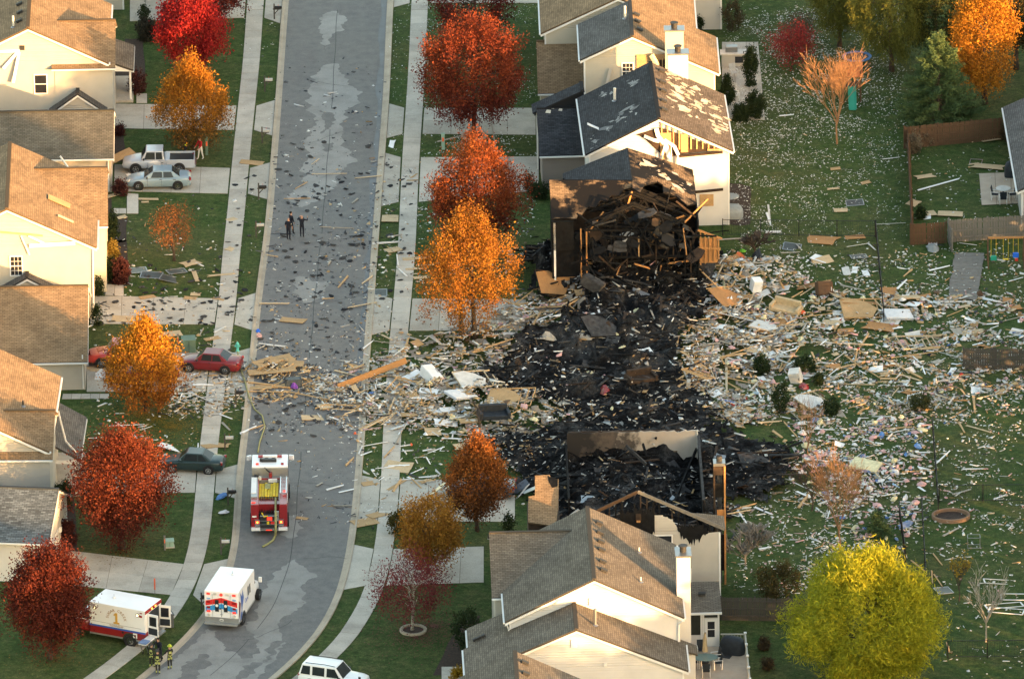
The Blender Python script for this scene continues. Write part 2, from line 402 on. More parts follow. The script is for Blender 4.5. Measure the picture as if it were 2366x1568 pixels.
def apron_l(v0,v1,fl=13):
    quad_panels('drive_apron',[(wl_at(v0)+2,v0),(wl_at(v1)+2,v1),(table(ROAD_L,v1+fl)-15,v1+fl),(table(ROAD_L,v0-fl)-15,v0-fl)],1,1,'drive_concrete',.03)
def apron_r(v0,v1,fl=13):
    quad_panels('drive_apron',[(wr_at(v0,-1)-2,v0),(wr_at(v1,-1)-2,v1),(table(ROAD_R,v1+fl)+15,v1+fl),(table(ROAD_R,v0-fl)+15,v0-fl)],1,1,'drive_concrete',.03)
for (x,v0,v1,w0,w1,n) in ((262,240,297,245,301,4),(264,380,442,389,448,4),(208,683,748,690,750,4),(200,812,905,817,905,4),(108,1078,1140,1086,1138,4),(300,-60,50,-60,42,3)):
    quad_panels('driveway',[(x,v0),(x,v1),(wl_at(w1,-1)-2,w1),(wl_at(w0,-1)-2,w0)],n,2,'drive_concrete'); apron_l(w0,w1)
quad_panels('driveway',[(95,1264),(95,1345),(table(WALK_L,1376)-25,1374),(table(WALK_L,1305)-23,1303)],4,2,'drive_concrete'); 
quad_panels('drive_apron',[(table(WALK_L,1303)+23,1303),(table(WALK_L,1374)+25,1374),(table(ROAD_L,1405)-18,1405),(table(ROAD_L,1290)-16,1290)],1,1,'drive_concrete',.03)
for (x,v0,v1,w0,w1,n) in ((1238,250,312,250,310,4),(1245,362,440,364,467,4),(1215,692,764,690,764,4),(1190,1108,1205,1108,1205,4),(1118,1262,1345,1268,1352,4),(1250,-70,8,-70,8,3)):
    quad_panels('driveway',[(x,v0),(x,v1),(wr_at(w1)+2,w1),(wr_at(w0)+2,w0)],n,2,'drive_concrete'); apron_r(w0,w1,10)
quad_panels('driveway',[(640,1590),(560,1650),(760,1650),(760,1590)],2,1,'drive_concrete')
for q,nu,nv in (([(293,447),(293,494),(320,494),(320,449)],1,3),([(258,482),(258,494),(292,494),(292,482)],2,1),([(145,910),(143,922),(252,921),(252,910)],5,1),
          ([(315,217),(315,239),(340,239),(340,217)],1,2),([(245,657),(243,682),(286,685),(286,659)],2,1),([(1020,1540),(1020,1600),(1085,1600),(1085,1540)],1,1)):
    quad_panels('garden_path',q,nu,nv,'concrete',.03)
def bed(q,name='mulch_bed',z=.016,mat='mulch'):
    pts=[G(*p) for p in q]; c=sum(pts,Vector())/len(pts); out=[]
    for i in range(len(pts)):
        a,b_=pts[i],pts[(i+1)%len(pts)]
        for k in range(5):
            p=a.lerp(b_,k/5); d=(p-c); d.normalize(); p=p+d*(mnoise.noise(p*1.7)*.25); out.append((p.x,p.y,z))
    return tag(MB().poly(out[::-1]).obj(name,mat),kind='structure')
for q in ([(237,555),(237,655),(300,660),(292,555)],[(264,300),(264,376),(290,372),(285,300)],[(262,165),(262,238),(300,236),(335,180),(330,90),(290,90)],
          [(236,450),(236,560),(292,560),(292,497),(258,497),(258,450)],[(130,1140),(125,1275),(180,1275),(170,1140)],[(1670,420),(1670,520),(1735,520),(1735,430)],
          [(1110,1420),(1080,1560),(1000,1560),(1060,1440)]):
    bed(q)

def road_patch(pts,name,mat,z):
    P=[G(*p) for p in pts]; out=[]
    for i in range(len(P)):
        a,b_=P[i],P[(i+1)%len(P)]; k=max(3,int((b_-a).length/.18))
        for j in range(k):
            p=a.lerp(b_,j/k); nn=Vector((-(b_-a).y,(b_-a).x,0)).normalized(); p=p+nn*(mnoise.noise(p*.9)*.55+mnoise.noise(p*2.6)*.28+mnoise.noise(p*7.0)*.10); out.append((p.x,p.y,z))
    bm=bmesh.new(); vs_=[bm.verts.new(q) for q in out]; f=bm.faces.new(vs_); f.normal_update()
    if f.normal.z<0: f.normal_flip()
    bmesh.ops.triangulate(bm,faces=[f],ngon_method='EAR_CLIP'); me=bpy.data.meshes.new(name); bm.to_mesh(me); bm.free()
    return tag(link_mesh(name,me,mat),kind='structure')
for pts in ([(745,150),(772,148),(800,185),(830,215),(833,240),(803,252),(790,300),(790,330),(818,350),(818,372),(782,392),(778,430),(745,462),(690,478),(667,455),(698,425),(706,360),(716,300),(735,280),(712,250),(712,200),(735,170)],
   [(748,36),(775,26),(800,42),(792,72),(768,84),(752,118),(745,70)],[(690,640),(760,650),(740,690),(700,700),(680,670)],[(652,1190),(690,1185),(700,1215),(680,1240),(650,1235)],
   [(631,1331),(679,1292),(722,1331),(700,1353),(708,1390),(672,1413),(640,1440),(660,1490),(600,1568),(500,1660),(250,1660),(345,1575),(420,1512),(480,1452),(540,1460),(590,1430),(600,1380)]):
    road_patch(pts,'dry_road_patch','dry_asphalt',.0165)
for pts in ([(500,1446),(560,1442),(585,1470),(600,1500),(570,1520),(530,1500),(505,1470)],[(430,1530),(470,1510),(480,1540),(450,1580),(400,1600)],[(620,1490),(650,1480),(640,1510),(610,1530)],[(560,1540),(600,1530),(590,1555),(550,1570)],[(735,255),(770,262),(765,300),(740,310),(748,280)],[(742,335),(770,330),(760,352),(738,350)]):
    road_patch(pts,'wet_road_patch','asphalt',.0205)
pm('gutter_water',(.10,.108,.12),.55,.3,.5,spec=.3,local=False)
gw=[(a.lerp(b_,.945),a.lerp(b_,.99)) for a,b_ in zip(rl,rr)][:95]
flat_strip([a+Vector((.25*mnoise.noise(a*.35),0,0)) for a,_ in gw],[b_ for _,b_ in gw],.0175,'gutter_water','gutter_water')['kind']='structure'

mid=[a.lerp(b_,.5+.004*math.sin(i*.7)) for i,(a,b_) in enumerate(zip(rl,rr))]
sm=MB()
for i in range(len(mid)-1):
    if 5<i<150 and mnoise.noise(Vector((i*.13,2,0)))>-.25: sm.poly([(mid[i+1].x-.022,mid[i+1].y,.0222),(mid[i+1].x+.022,mid[i+1].y,.0222),(mid[i].x+.022,mid[i].y,.0222),(mid[i].x-.022,mid[i].y,.0222)])
tag(sm.obj('road_seam','vent_black'),kind='structure')
def crack(u,v,ang,L,name='road_crack'):
    p=G(u,v); b=MB(); a=math.radians(ang); rg_=random.Random(int(u*7+v)); q=[p.copy()]
    for k in range(int(L/.3)):
        a+=rg_.uniform(-.5,.5)*.6; p=p+Vector((math.cos(a),math.sin(a),0))*.3; q.append(p.copy())
    for i in range(len(q)-1):
        d=(q[i+1]-q[i]).normalized(); nn=Vector((-d.y,d.x,0))*.018; b.poly([tuple(q[i]-nn+Vector((0,0,.0225))),tuple(q[i+1]-nn+Vector((0,0,.0225))),tuple(q[i+1]+nn+Vector((0,0,.0225))),tuple(q[i]+nn+Vector((0,0,.0225)))])
    tag(b.obj(name,'vent_black'),kind='structure')
for c_ in ((690,560,5,5.5),(720,330,20,3),(650,980,-8,6),(640,1120,10,5),(700,1290,5,4),(560,1480,25,5),(800,200,170,3.5),(690,700,-4,6)): crack(*c_)
# ---------------------------------------------------------------- houses
def Rz(a): return Matrix.Rotation(a,4,'Z')
class House:
    def __init__(s,name,label,u,v,z,rz=0.0,cat='house',group=None):
        p=G(u,v,z); s.rz=math.radians(rz); s.root=empty(name,(p.x,p.y,0),s.rz,label,cat,group); s.inv=Rz(-s.rz); s.o=Vector((p.x,p.y,0))
    def L(s,u,v,z): return (s.inv @ (G(u,v,z)-s.o).to_4d()).to_3d()
    def on(s,u,v,zf):
        """point at grid (u,v) on a roof surface z = zf(x,y) in house coordinates"""
        p0=s.L(u,v,0); p1=s.L(u,v,10); h0=zf(p0.x,p0.y)-0; h1=zf(p1.x,p1.y)-10
        z=10*h0/(h0-h1); return s.L(u,v,z)
SIDE_STEP=.17
def siding_mesh(x0,x1,z0,top,y,step=SIDE_STEP,dx=.22,rng=None):
    """overlapping boards on a wall facing -y; top(x) is the outline"""
    b=MB(); zt=z0; xs=np.linspace(x0,x1,max(2,int((x1-x0)/dx)+1)); zmax=max(top(x) for x in xs)
    while zt<zmax:
        z2=zt+step; runs=[]; cur=None
        for i in range(len(xs)-1):
            ok=min(top(xs[i]),top(xs[i+1]))>=zt+step*.25
            if ok: cur=[xs[i],xs[i+1]] if cur is None else [cur[0],xs[i+1]]
            elif cur: runs.append(cur); cur=None
        if cur: runs.append(cur)
        for a,c in runs:
            za=min(z2,max(zt+.01,top(a))); zc=min(z2,max(zt+.01,top(c)))
            b.poly([(a,y-.042,zt),(c,y-.042,zt),(c,y-.008,zc),(a,y-.008,za)]); b.poly([(a,y-.005,zt),(c,y-.005,zt),(c,y-.042,zt),(a,y-.042,zt)])
        zt=z2
    return b
def block(h, x0,x1,y0,y1, zr, t, axis='y', roof='roof_brown', wall='siding_tan', xr=None, over=.35, gov=.22, siding=True, trim='trim_white',
          roof2=None, zb=0.0, gutter=True, front=True, left=True, right=True, brick=False):
    """one gabled volume; the ridge runs along the given axis; x0..y1 are the walls"""
    R=h.root
    T=Matrix.Identity(4)
    if axis=='x':
        T=Matrix.Rotation(math.pi/2,4,'Z'); a0,a1,b0,b1=y0,y1,-x1,-x0
    else: a0,a1,b0,b1=x0,x1,y0,y1
    r=(a0+a1)/2 if xr is None else xr
    z=lambda a: zr-t*abs(a-r)
    w=MB(); w.X=T; w.prism_y([(a0,zb),(a1,zb),(a1,z(a1)-.06),(r,zr-.06),(a0,z(a0)-.06)],b0,b1); w.obj('wall',wall,R)
    if siding:
        if axis=='y': sb=siding_mesh(x0,x1,zb,lambda x:z(x)-.04,y0)
        else: sb=siding_mesh(x0,x1,zb,lambda x:z(y0)-.04,y0)
        if sb.f: tag(sb.obj('siding_boards',wall,R),kind='stuff')
    th=.12
    for sgn,on in ((-1,left),(1,right)):
        if not on: continue
        e=(a0-over) if sgn<0 else (a1+over)
        q=[(r,b0-gov,zr+.06),(r,b1+gov,zr+.06),(e,b1+gov,z(e)+.06),(e,b0-gov,z(e)+.06)]
        s=MB(); s.X=T; s.slab(q,th); s.obj('roof_slope',(roof2 if (roof2 and sgn>0) else roof),R)
        if gutter:
            g=MB(); g.X=T; g.bb(min(e,e+sgn*.11),max(e,e+sgn*.11),b0-gov,b1+gov,z(e)-.10,z(e)+.0); g.obj('gutter',trim,R)
        if front:
            k=MB(); k.X=T; bf=b0-gov
            k.prism_y([(r,zr-.10-.12),(r,zr-.10+.02),(e,z(e)+.02-.10),(e,z(e)-.24)] if sgn>0 else [(e,z(e)-.24),(e,z(e)-.08),(r,zr-.08),(r,zr-.22)],bf-.03,bf+.02); k.obj('rake_board',trim,R)
    c=MB(); c.X=T; c.beam((r,b0-gov,zr+.09),(r,b1+gov,zr+.09),.26,.05); c.obj('ridge_cap',roof,R)
    for a in (a0,a1):
        if axis=='y': MB().bb(a-.06,a+.06,b0-.05,b0+.02,zb,z(a)-.08).obj('corner_board',trim,R)
    h.zf=(lambda x,y:zr+.06-t*abs(x-r)) if axis=='y' else (lambda x,y:zr+.06-t*abs(y-r))
    return h.zf
def window(h,x,z,y,w,hh,cols=2,rows=2,frame='trim_white',glass='glass_dark',sash=True):
    g=MB().bb(x-w/2,x+w/2,y-.045,y-.03,z-hh/2,z+hh/2).obj('window',glass,h.root)
    f=MB(); e=.08
    f.bb(x-w/2-e,x+w/2+e,y-.09,y-.02,z+hh/2,z+hh/2+e); f.bb(x-w/2-e,x+w/2+e,y-.09,y-.02,z-hh/2-e,z-hh/2)
    f.bb(x-w/2-e,x-w/2,y-.09,y-.02,z-hh/2,z+hh/2); f.bb(x+w/2,x+w/2+e,y-.09,y-.02,z-hh/2,z+hh/2)
    if sash: f.bb(x-w/2,x+w/2,y-.075,y-.02,z-.03,z+.03)
    for i in range(1,cols): f.bb(x-w/2+w*i/cols-.012,x-w/2+w*i/cols+.012,y-.065,y-.02,z-hh/2,z+hh/2)
    for i in range(1,rows): f.bb(x-w/2,x+w/2,y-.064,y-.02,z-hh/2+hh*i/rows-.012,z-hh/2+hh*i/rows+.012)
    f.obj('window_frame',frame,g); return g
def roof_vent(h,u,v,zf,t,side):
    p=h.on(u,v,zf); b=MB(); ang=math.atan(t)*side
    b.box((0,0,.07),(.42,.40,.10)); b.box((.0,0,.15),(.50,.34,.05))
    o=b.obj('roof_vent','vent_black',h.root,bevel=.02); o.location=p; o.rotation_euler=(0,ang,0); return o
def roof_pipe(h,u,v,zf,hh=.6,mat='pipe_white',r=.06):
    p=h.on(u,v,zf); o=MB().tube([(0,0,-.1),(0,0,hh)],r,8).obj('vent_pipe',mat,h.root); o.location=p
    MB().lathe([(r+.12,0),(r+.02,.06),(r+.02,.12)],n=10).obj('flashing','metal_grey',o); return o
def chimney(h,x,y,w,d,zt,wall='siding_white',cap='vent_black',z0=0):
    c=MB().bb(x-w/2,x+w/2,y-d/2,y+d/2,z0,zt).obj('chimney',wall,h.root)
    sb=siding_mesh(x-w/2,x+w/2,z0,lambda q:zt,y-d/2-.002,dx=w); o=sb.obj('chimney_boards',wall,c); tag(o,kind='stuff')
    MB().bb(x-w/2-.08,x+w/2+.08,y-d/2-.08,y+d/2+.08,zt,zt+.12).obj('chimney_cap','metal_grey',c)
    MB().cyl((x,y,zt+.3),.22,.36,12).obj('flue',cap,c); MB().cyl((x,y,zt+.52),.30,.06,12).obj('flue_cap',cap,c)
    return c

# ---- near right: tan two-storey house with its low wing
A=House('tan_house','two-storey house with grey-brown roof and white gable beside the tan deck',1372.7,1336,8.9,1.5)
zfA=block(A,-5.5,5.5,0,11.7,8.9,.49,'y','roof_brown','siding_white')
pr=A.L(1127,1232,8.3); 
zfAx=block(A,pr.x+.3,-1.0,pr.y-4.7,pr.y+4.2,8.3,.49,'x','roof_brown','siding_tan',front=False,xr=pr.y)
for u,v in ((860,650),(865,707),(870,760),(873,808),(880,878),(885,930)): roof_vent(A,1047.4+u*.391,955+v*.391,zfA,.49,1)
for u,v in ((1098,820),(1108,995)): roof_pipe(A,1047.4+u*.391,955+v*.391,zfA,.35,'pipe_white',.06)
cb=A.L(1569,1277,9.0); chimney(A,5.95,cb.y,.9,1.4,9.0)
MB().bb(-.35,.05,-.10,-.04,7.05,7.55).obj('gable_vent','trim_white',A.root)
MB().tube([(5.72,-.3,5.9),(5.45,-.12,5.55),(5.45,-.10,1.2)],.05,6).obj('downspout','trim_white',A.root)
MB().tube([(-5.72,-.3,5.9),(-5.6,-.12,5.5),(-5.6,-.10,3.5)],.05,6).obj('downspout','trim_white',A.root)
pb=A.L(1331.6,1451.6,7.2)
zfB=block(A,pb.x-6.9,pb.x+6.9,pb.y,-.25,7.2,.43,'y','roof_brown','siding_white')
MB().bb(pb.x-.35,pb.x+.05,pb.y-.10,pb.y-.04,5.9,6.45).obj('gable_vent','trim_white',A.root)
roof_pipe(A,1047.4+838*.391,955+1250*.391,zfB,1.15,'metal_grey',.10)
for dx in (-.5,0,.55): 
    q=A.on(1047.4+150*.391+dx*18,955+1330*.391-dx*8,zfB); MB().box((q.x,q.y,q.z+.08),(.28,.16,.16),(0,-.4,.3)).obj('roof_bracket','vent_black',A.root)
fl=A.L(1078,1453,4.15); y0=-.25
MB().slab([(fl.x,fl.y,4.2),(-5.55,fl.y,4.2+(-5.55-fl.x)*.43),(-5.55,y0,4.2+(-5.55-fl.x)*.43),(fl.x,y0,4.2)],.12).obj('roof_slope','roof_brown',A.root)
MB().bb(fl.x-.1,fl.x+.02,pb.y,fl.y,3.98,4.08).obj('gutter','trim_white',A.root)
MB().bb(fl.x+.3,-5.5,fl.y-.3,fl.y-.2,0,4.2).obj('wall','siding_tan',A.root)
MB().bb(pb.x+1.75,pb.x+1.95,pb.y-.12,pb.y-.03,4.55,4.75).obj('porch_light','trim_white',A.root)
# bay and sunroom on the garden side
bx=A.L(1583,1480,2.6)
MB().slab([(5.6,.6,3.45),(6.75,.9,2.95),(6.75,2.4,2.95),(5.6,2.4,3.45)],.1).obj('bay_roof','roof_brown',A.root)
MB().bb(5.55,6.6,1.0,2.3,0,2.9).obj('bay_wall','siding_white',A.root)
s0=A.L(1588,1495,0); s1=A.L(1663,1495,0); sw=s1.x-s0.x; yS=s0.y; 
sr=MB().bb(s0.x,s1.x,yS+.05,yS+3.2,0,2.5).obj('sunroom_wall','siding_white',A.root)
tag(siding_mesh(s0.x,s0.x+sw*.44,0,lambda x:.85,yS+.04).obj('siding_boards','siding_white',A.root),kind='stuff')
MB().slab([(s0.x-.3,yS-.25,2.62),(s1.x+.15,yS-.25,2.62),(s1.x+.15,yS+3.6,3.15),(s0.x-.3,yS+3.6,3.15)],.12).obj('sunroom_roof','roof_brown',A.root)
MB().bb(s0.x-.3,s1.x+.15,yS-.36,yS-.25,2.46,2.6).obj('gutter','trim_white',A.root)
for fx in (0,.06,.44,.50,.97): MB().bb(s0.x+sw*fx-.05,s0.x+sw*fx+.05,yS-.06,yS+.05,0 if fx!=.06 else .85,2.5).obj('sunroom_post','trim_white',A.root)
MB().bb(s0.x+sw*.09,s0.x+sw*.41,yS-.01,yS+.02,.9,2.4).obj('window','screen_dark',A.root)
MB().bb(s0.x+sw*.53,s0.x+sw*.94,yS-.01,yS+.02,2.12,2.42).obj('window','screen_dark',A.root)
dr=MB().bb(s0.x+sw*.54,s0.x+sw*.94,yS-.06,yS+.0,.05,2.06).obj('door','trim_white',A.root)
MB().bb(s0.x+sw*.63,s0.x+sw*.85,yS-.08,yS-.05,.75,1.85).obj('door_pane','glass_dark',dr); MB().bb(s0.x+sw*.63,s0.x+sw*.85,yS-.10,yS-.07,1.28,1.32).obj('door_rail','trim_white',dr)
MB().bb(s0.x+sw*.565,s0.x+sw*.585,yS-.12,yS-.05,.95,1.1).obj('door_handle','metal_black',dr)
for u,v in ((1380,1075),(1470,1070)): roof_vent(A,1047.4+u*.391,955+v*.391,lambda x,y:2.68+(y-yS)*.137,.137,0)

C=House('brown_roof_house','roof of the nearest house with two black vents at the bottom edge',1190,1508,8.9,1.5)
zfC=block(C,-5.5,5.5,-13,0,8.9,.49,'y','roof_brown','siding_tan')
for u,v in ((420,1475),(426,1540)): roof_vent(C,1047.4+u*.391,955+v*.391,zfC,.49,1)

# ---- left row
def left_main(name,label,u,v,rz,wl_,wr_,depth,roof,wall,zr=8.5):
    h=House(name,label,u,v,zr,rz); h.zm=block(h,wl_,wr_,0,depth,zr,.49,'y',roof,wall); return h
L1=left_main('beige_house','beige sided house with torn gable behind the orange-brown tree',63.5,63.5,.6,-5.5,5.55,12,'roof_tan','siding_tan')
pr=L1.L(127,50,7.45); zx=block(L1,pr.x,pr.x+4.25,pr.y-4.0,pr.y+3.5,7.45,.49,'x','roof_tan','siding_tan',front=False,xr=pr.y)
for u in (540,655): roof_vent(L1,u*.334,190*.334,zx,0,0)
for u,v in ((137,33),(140,90),(135,150)): roof_vent(L1,u*.334,v*.334,L1.zm,.49,-1)
roof_pipe(L1,92*.334,190*.334,L1.zm,.9,'pipe_white',.08)
w=L1.L(92,184,5); window(L1,w.x,HT(302,184),0,.85,1.4,1,2)
pg=L1.L(180,202,3.6); block(L1,pg.x-2.0,pg.x+2.0,-.95,0,3.6,.72,'y','roof_grey','siding_tan',over=.15,gov=.15)
pp=L1.L(264,150,3.4); pe=L1.L(309,163,2.55)
MB().slab([(5.6,pe.y,3.35),(pe.x,pe.y,2.6),(pe.x,pe.y+5.2,2.6),(5.6,pe.y+5.2,3.35)],.14).obj('porch_roof','roof_brown',L1.root)
MB().bb(pe.x-.1,pe.x+.02,pe.y,pe.y+5.2,2.4,2.52).obj('gutter','trim_white',L1.root)
MB().prism_y([(5.6,2.5),(pe.x,2.45),(pe.x,2.5),(5.6,3.25)],pe.y+.02,pe.y+.08).obj('porch_gable','trim_white',L1.root)
for dy in (.2,4.9): MB().bb(pe.x-.35,pe.x-.2,pe.y+dy,pe.y+dy+.15,0,2.5).obj('porch_post','trim_white',L1.root)
MB().bb(5.7,pe.x-.1,pe.y,pe.y+5.2,0,.18).obj('porch_floor','concrete',L1.root)
MB().bb(-.6,-.25,-.1,-.04,6.75,7.1).obj('gable_vent','vent_black',L1.root)
for i,(a,b_) in enumerate((((0,320),(135,320)),((10,435),(120,330)),((70,530),(130,330)))):
    p=L1.L(a[0]*.334,a[1]*.334,7); q=L1.L(b_[0]*.334,b_[1]*.334,7)
    za=HT(302,a[1]*.334); zb_=HT(302,b_[1]*.334); MB().beam((p.x,-.14-.1*i,za),(q.x,-.10,zb_),.05,.22).obj('torn_siding','white_vinyl',L1.root)

L15=House('olive_roof_garage','low garage wing with olive-brown roof next to the silver pickup',269,450,0,.4,'garage')
yr=L15.L(200,257,4.85); block(L15,-11,-.35,.5,2*yr.y-.5,4.85,.49,'x','roof_olive','brick_tan',siding=False,front=True,xr=yr.y)
MB().tube([(-.55,.42,2.5),(-.55,.42,.1)],.05,6).obj('downspout','trim_white',L15.root)
MB().beam((-4.0,-.2,3.15),(-3.3,-.9,2.35),.07,.12).obj('bent_gutter','trim_white',L15.root)

L2=left_main('cream_house','cream sided house with orange-lit roof above the long driveway',5,481,1.0,-5.6,6.25,12.6,'roof_tan','siding_cream')
pr=L2.L(80,392,7.6); zx=block(L2,pr.x,pr.x+5.0,pr.y-4.7,pr.y+3.2,7.6,.49,'x','roof_tan','siding_cream',front=False,xr=pr.y)
w=L2.L(36,606,5); window(L2,w.x,HT(731,606),0,.78,1.4,3,4)
pg=L2.L(63,628,3.6); block(L2,pg.x-2.1,pg.x+2.1,-.95,0,3.6,.55,'y','roof_grey','siding_cream',over=.15,gov=.15)
for (a,b_,m,wd) in (((0,100),(300,130),'lumber',.12),((200,200),(520,185),'white_vinyl',.3),((150,130),(200,260),'white_vinyl',.1),((200,130),(320,190),'white_vinyl',.16)):
    p=L2.L(a[0]*.334,492.9+a[1]*.334,6); q=L2.L(b_[0]*.334,492.9+b_[1]*.334,6)
    MB().beam((p.x,-.12,HT(731,492.9+a[1]*.334)),(q.x,-.2,HT(731,492.9+b_[1]*.334)),.04,wd).obj('torn_siding',m,L2.root)
MB().tube([(6.3,-.1,5.3),(6.2,-.1,.2)],.05,6).obj('downspout','trim_white',L2.root)

L25=House('tan_roof_garage','low garage wing with sunlit tan roof beside the red pickup',209,905,0,.6,'garage')
yr=L25.L(100,663,5.3); block(L25,-9,-.35,.5,2*yr.y-.5,5.3,.49,'x','roof_tan','siding_tan',siding=True,xr=yr.y)
MB().tube([(-.5,.42,2.6),(-.5,.42,.1)],.05,6).obj('downspout','trim_white',L25.root)
zf25=lambda x,y:5.36-.49*abs(y-yr.y)
p=L25.on(200*.334,492.9+950*.334,zf25); MB().beam((p.x,p.y,p.z+.05),(p.x+.55,p.y+1.9,p.z+1.1),.10,.14).obj('bent_gutter','white_vinyl',L25.root)

L3=left_main('low_left_house','house with orange-lit roof and torn porch roof behind the yellow-orange tree',-88,952,-1.6,-5.5,5.5,13,'roof_tan','siding_tan')
pr=L3.L(20,950,7.2); zx=block(L3,pr.x-1,5.85,pr.y-3.6,pr.y+2.6,7.2,.49,'x','roof_tan','siding_tan',front=False,xr=pr.y)
for u in (90,215): roof_vent(L3,u*.334,492.9+1408*.334,zx,0,0)
roof_pipe(L3,160*.334,492.9+1335*.334,L3.zm,.45,'vent_black',.06)
e0=L3.L(186,1060,2.8); e1=L3.L(186,962,2.8)
MB().slab([(5.6,e0.y,3.9),(e0.x,e0.y,2.75),(e0.x,e1.y,2.75),(5.6,e1.y,3.9)],.14).obj('porch_roof','roof_grey',L3.root)
MB().bb(e0.x-.1,e0.x+.03,e0.y,e1.y,2.5,2.62).obj('gutter','trim_white',L3.root)
MB().bb(e0.x-.42,e0.x-.26,e0.y+.1,e0.y+.26,0,2.6).obj('porch_post','trim_white',L3.root)
MB().bb(5.5,e0.x-.05,e0.y+.02,e0.y+.1,2.45,2.7).obj('porch_beam','trim_white',L3.root)
MB().bb(5.5,e0.x-.1,e0.y+.1,e1.y,0,.15).obj('porch_floor','concrete',L3.root)
MB().tube([(5.9,e0.y+3.4,4.9),(6.1,e0.y+2.4,4.6),(6.5,e0.y+1.2,3.6),(7.2,e0.y+.3,3.2)],.07,6).obj('bent_gutter','pipe_white',L3.root)

L35=House('blue_roof_garage','low garage wing with mottled blue-grey roof behind the big red tree',118,1352,0,-8,'garage')
yr=L35.L(60,1128,5.1); block(L35,-8,-.3,.4,2*yr.y-.4,5.1,.49,'x','roof_blue','siding_white',siding=False,xr=yr.y)
MB().bb(-.27,-.2,1.6,4.4,.05,2.2).obj('garage_door','trim_white',L35.root)
lp=MB().bb(-.24,-.05,4.7,4.9,1.9,2.2).obj('wall_lamp','trim_white',L35.root)

# ---- right row beyond the burnt plots
H5=House('white_house','white sided house with blown-open gable and shingle-stripped roof',1522,271.6,8.4,2.2)
zf5=block(H5,-5.0,5.0,0,11.0,8.4,.5,'y','roof_charcoal','siding_white',roof2='roof_sunlit_side')
pr=H5.L(1240,252,4.8); zg5=block(H5,pr.x+.2,-4.9,pr.y-3.9,pr.y+3.9,4.8,.49,'x','roof_charcoal','brick_brown',siding=False,xr=pr.y)
d5=H5.L(1340,197,6.1); block(H5,d5.x-3.2,d5.x+.3,pr.y+.15,max(d5.y,pr.y+1.5),6.1,.45,'y','roof_charcoal','roof_charcoal',xr=d5.x+.1,right=False,siding=False,front=False,gutter=False)
cp=H5.L(1566,122,9.0); chimney(H5,cp.x,cp.y,1.45,.9,9.0,'siding_white',z0=3)
for u,v in ((1825,455),(1830,525),(1835,580),(1838,645),(1840,700)): roof_vent(H5,862.6+u*.3646,v*.3646,zf5,.5,1)
roof_pipe(H5,862.6+1530*.3646,640*.3646,zf5,1.0,'pipe_white',.10)
# blown-out gable: open framing with sheathing and loose insulation
gx=lambda u,v,z:H5.L(862.6+u*.3646,v*.3646,z)
hb=MB(); pts=[(1650,830,),(1790,790),(1830,800),(2215,940),(1940,960),(1860,985),(1700,850)]
gv=lambda u,v:((H5.L(862.6+u*.3646,v*.3646,6).x),HT(515,v*.3646))
hb.prism_y([gv(*p) for p in pts],-.10,-.045); hb.obj('torn_gable','char_brown',H5.root)
for i,x in enumerate(np.arange(.2,4.2,.42)):
    zt=8.4-.5*abs(x)-.25; MB().bb(x-.05,x+.05,-.17,-.09,5.95,zt).obj('stud','lumber',H5.root)
for (a,b_,c,d) in ((1800,820,1895,985),(1930,830,1995,945),(2110,900,2210,940)):
    p=gv(a,b_); q=gv(c,d); MB().bb(p[0],q[0],-.20,-.15,min(q[1],8.2-.5*abs(q[0])),min(p[1],8.2-.5*abs(q[0]))).obj('sheathing','osb',H5.root)
for k,(pts,r) in enumerate((([(1770,790),(1790,840),(1850,900),(1880,985)],.28),([(1830,860),(1900,900),(1935,960),(1940,1030)],.22),([(1840,880),(1830,950),(1820,1010)],.16),([(1700,835),(1760,850),(1800,870)],.22),([(1880,900),(1890,960),(1905,1020)],.14))):
    P3=[(gv(*p)[0],-.25-.12*k*(i%2),gv(*p)[1]) for i,p in enumerate(pts)]; wb=MB(); [wb.beam(P3[i],P3[i+1],.05,r*1.1) for i in range(len(P3)-1)]; wb.obj('hanging_wrap','white_vinyl',H5.root)
MB().beam((gv(1940,965)[0],-.3,gv(1940,965)[1]),(gv(2215,945)[0],-.35,gv(2215,945)[1]),.1,.18).obj('ledger','char_brown',H5.root)
MB().beam((2.6,-.06,2.6),(4.6,-.06,2.75),.05,.2).obj('torn_siding','char_brown',H5.root); MB().bb(2.9,3.9,-.08,-.03,1.5,2.4).obj('torn_siding','osb',H5.root)

H6=House('yellow_house','cream sided house with torn soffit in front of two chimneys',1460.5,82,8.4,.5)
zf6=block(H6,-3.5,6.0,0,7.0,8.4,.47,'y','roof_grey','siding_cream',xr=0,roof2='roof_tan')  # grey left and tan right slope paint shade and sun on one roof
pr=H6.L(1240,97,4.9); block(H6,pr.x+.2,-3.4,pr.y-4.4,pr.y+3.6,4.9,.49,'x','roof_tan','siding_cream',siding=False,xr=pr.y)
cp=H6.L(1558,72,9.0); chimney(H6,cp.x,-.5,1.35,.85,9.0,'siding_cream',z0=0)
w=H6.L(862.6+1608*.3646,430*.3646,5); window(H6,w.x,HT(320,430*.3646),0,.75,1.25,3,4)
MB().bb(.3,3.4,-.12,-.05,5.6,6.9).obj('torn_gable','osb',H6.root)
MB().bb(2.0,3.3,-.16,-.10,5.7,6.5).obj('gable_hole','char_brown',H6.root)
for x in (2.2,2.6,3.0): MB().bb(x-.04,x+.04,-.2,-.14,5.65,6.6).obj('stud','lumber',H6.root)
MB().tube([(1.4,-.2,6.9),(1.7,-.45,6.4),(1.9,-.3,5.8)],.22,7).obj('hanging_wrap','insul_yellow',H6.root)
MB().beam((-1.6,-.15,5.9),(-2.0,-.2,4.3),.05,.25).obj('torn_siding','siding_grey',H6.root)
roof_pipe(H6,862.6+1595*.3646,120*.3646,zf6,1.0,'pipe_white',.09)
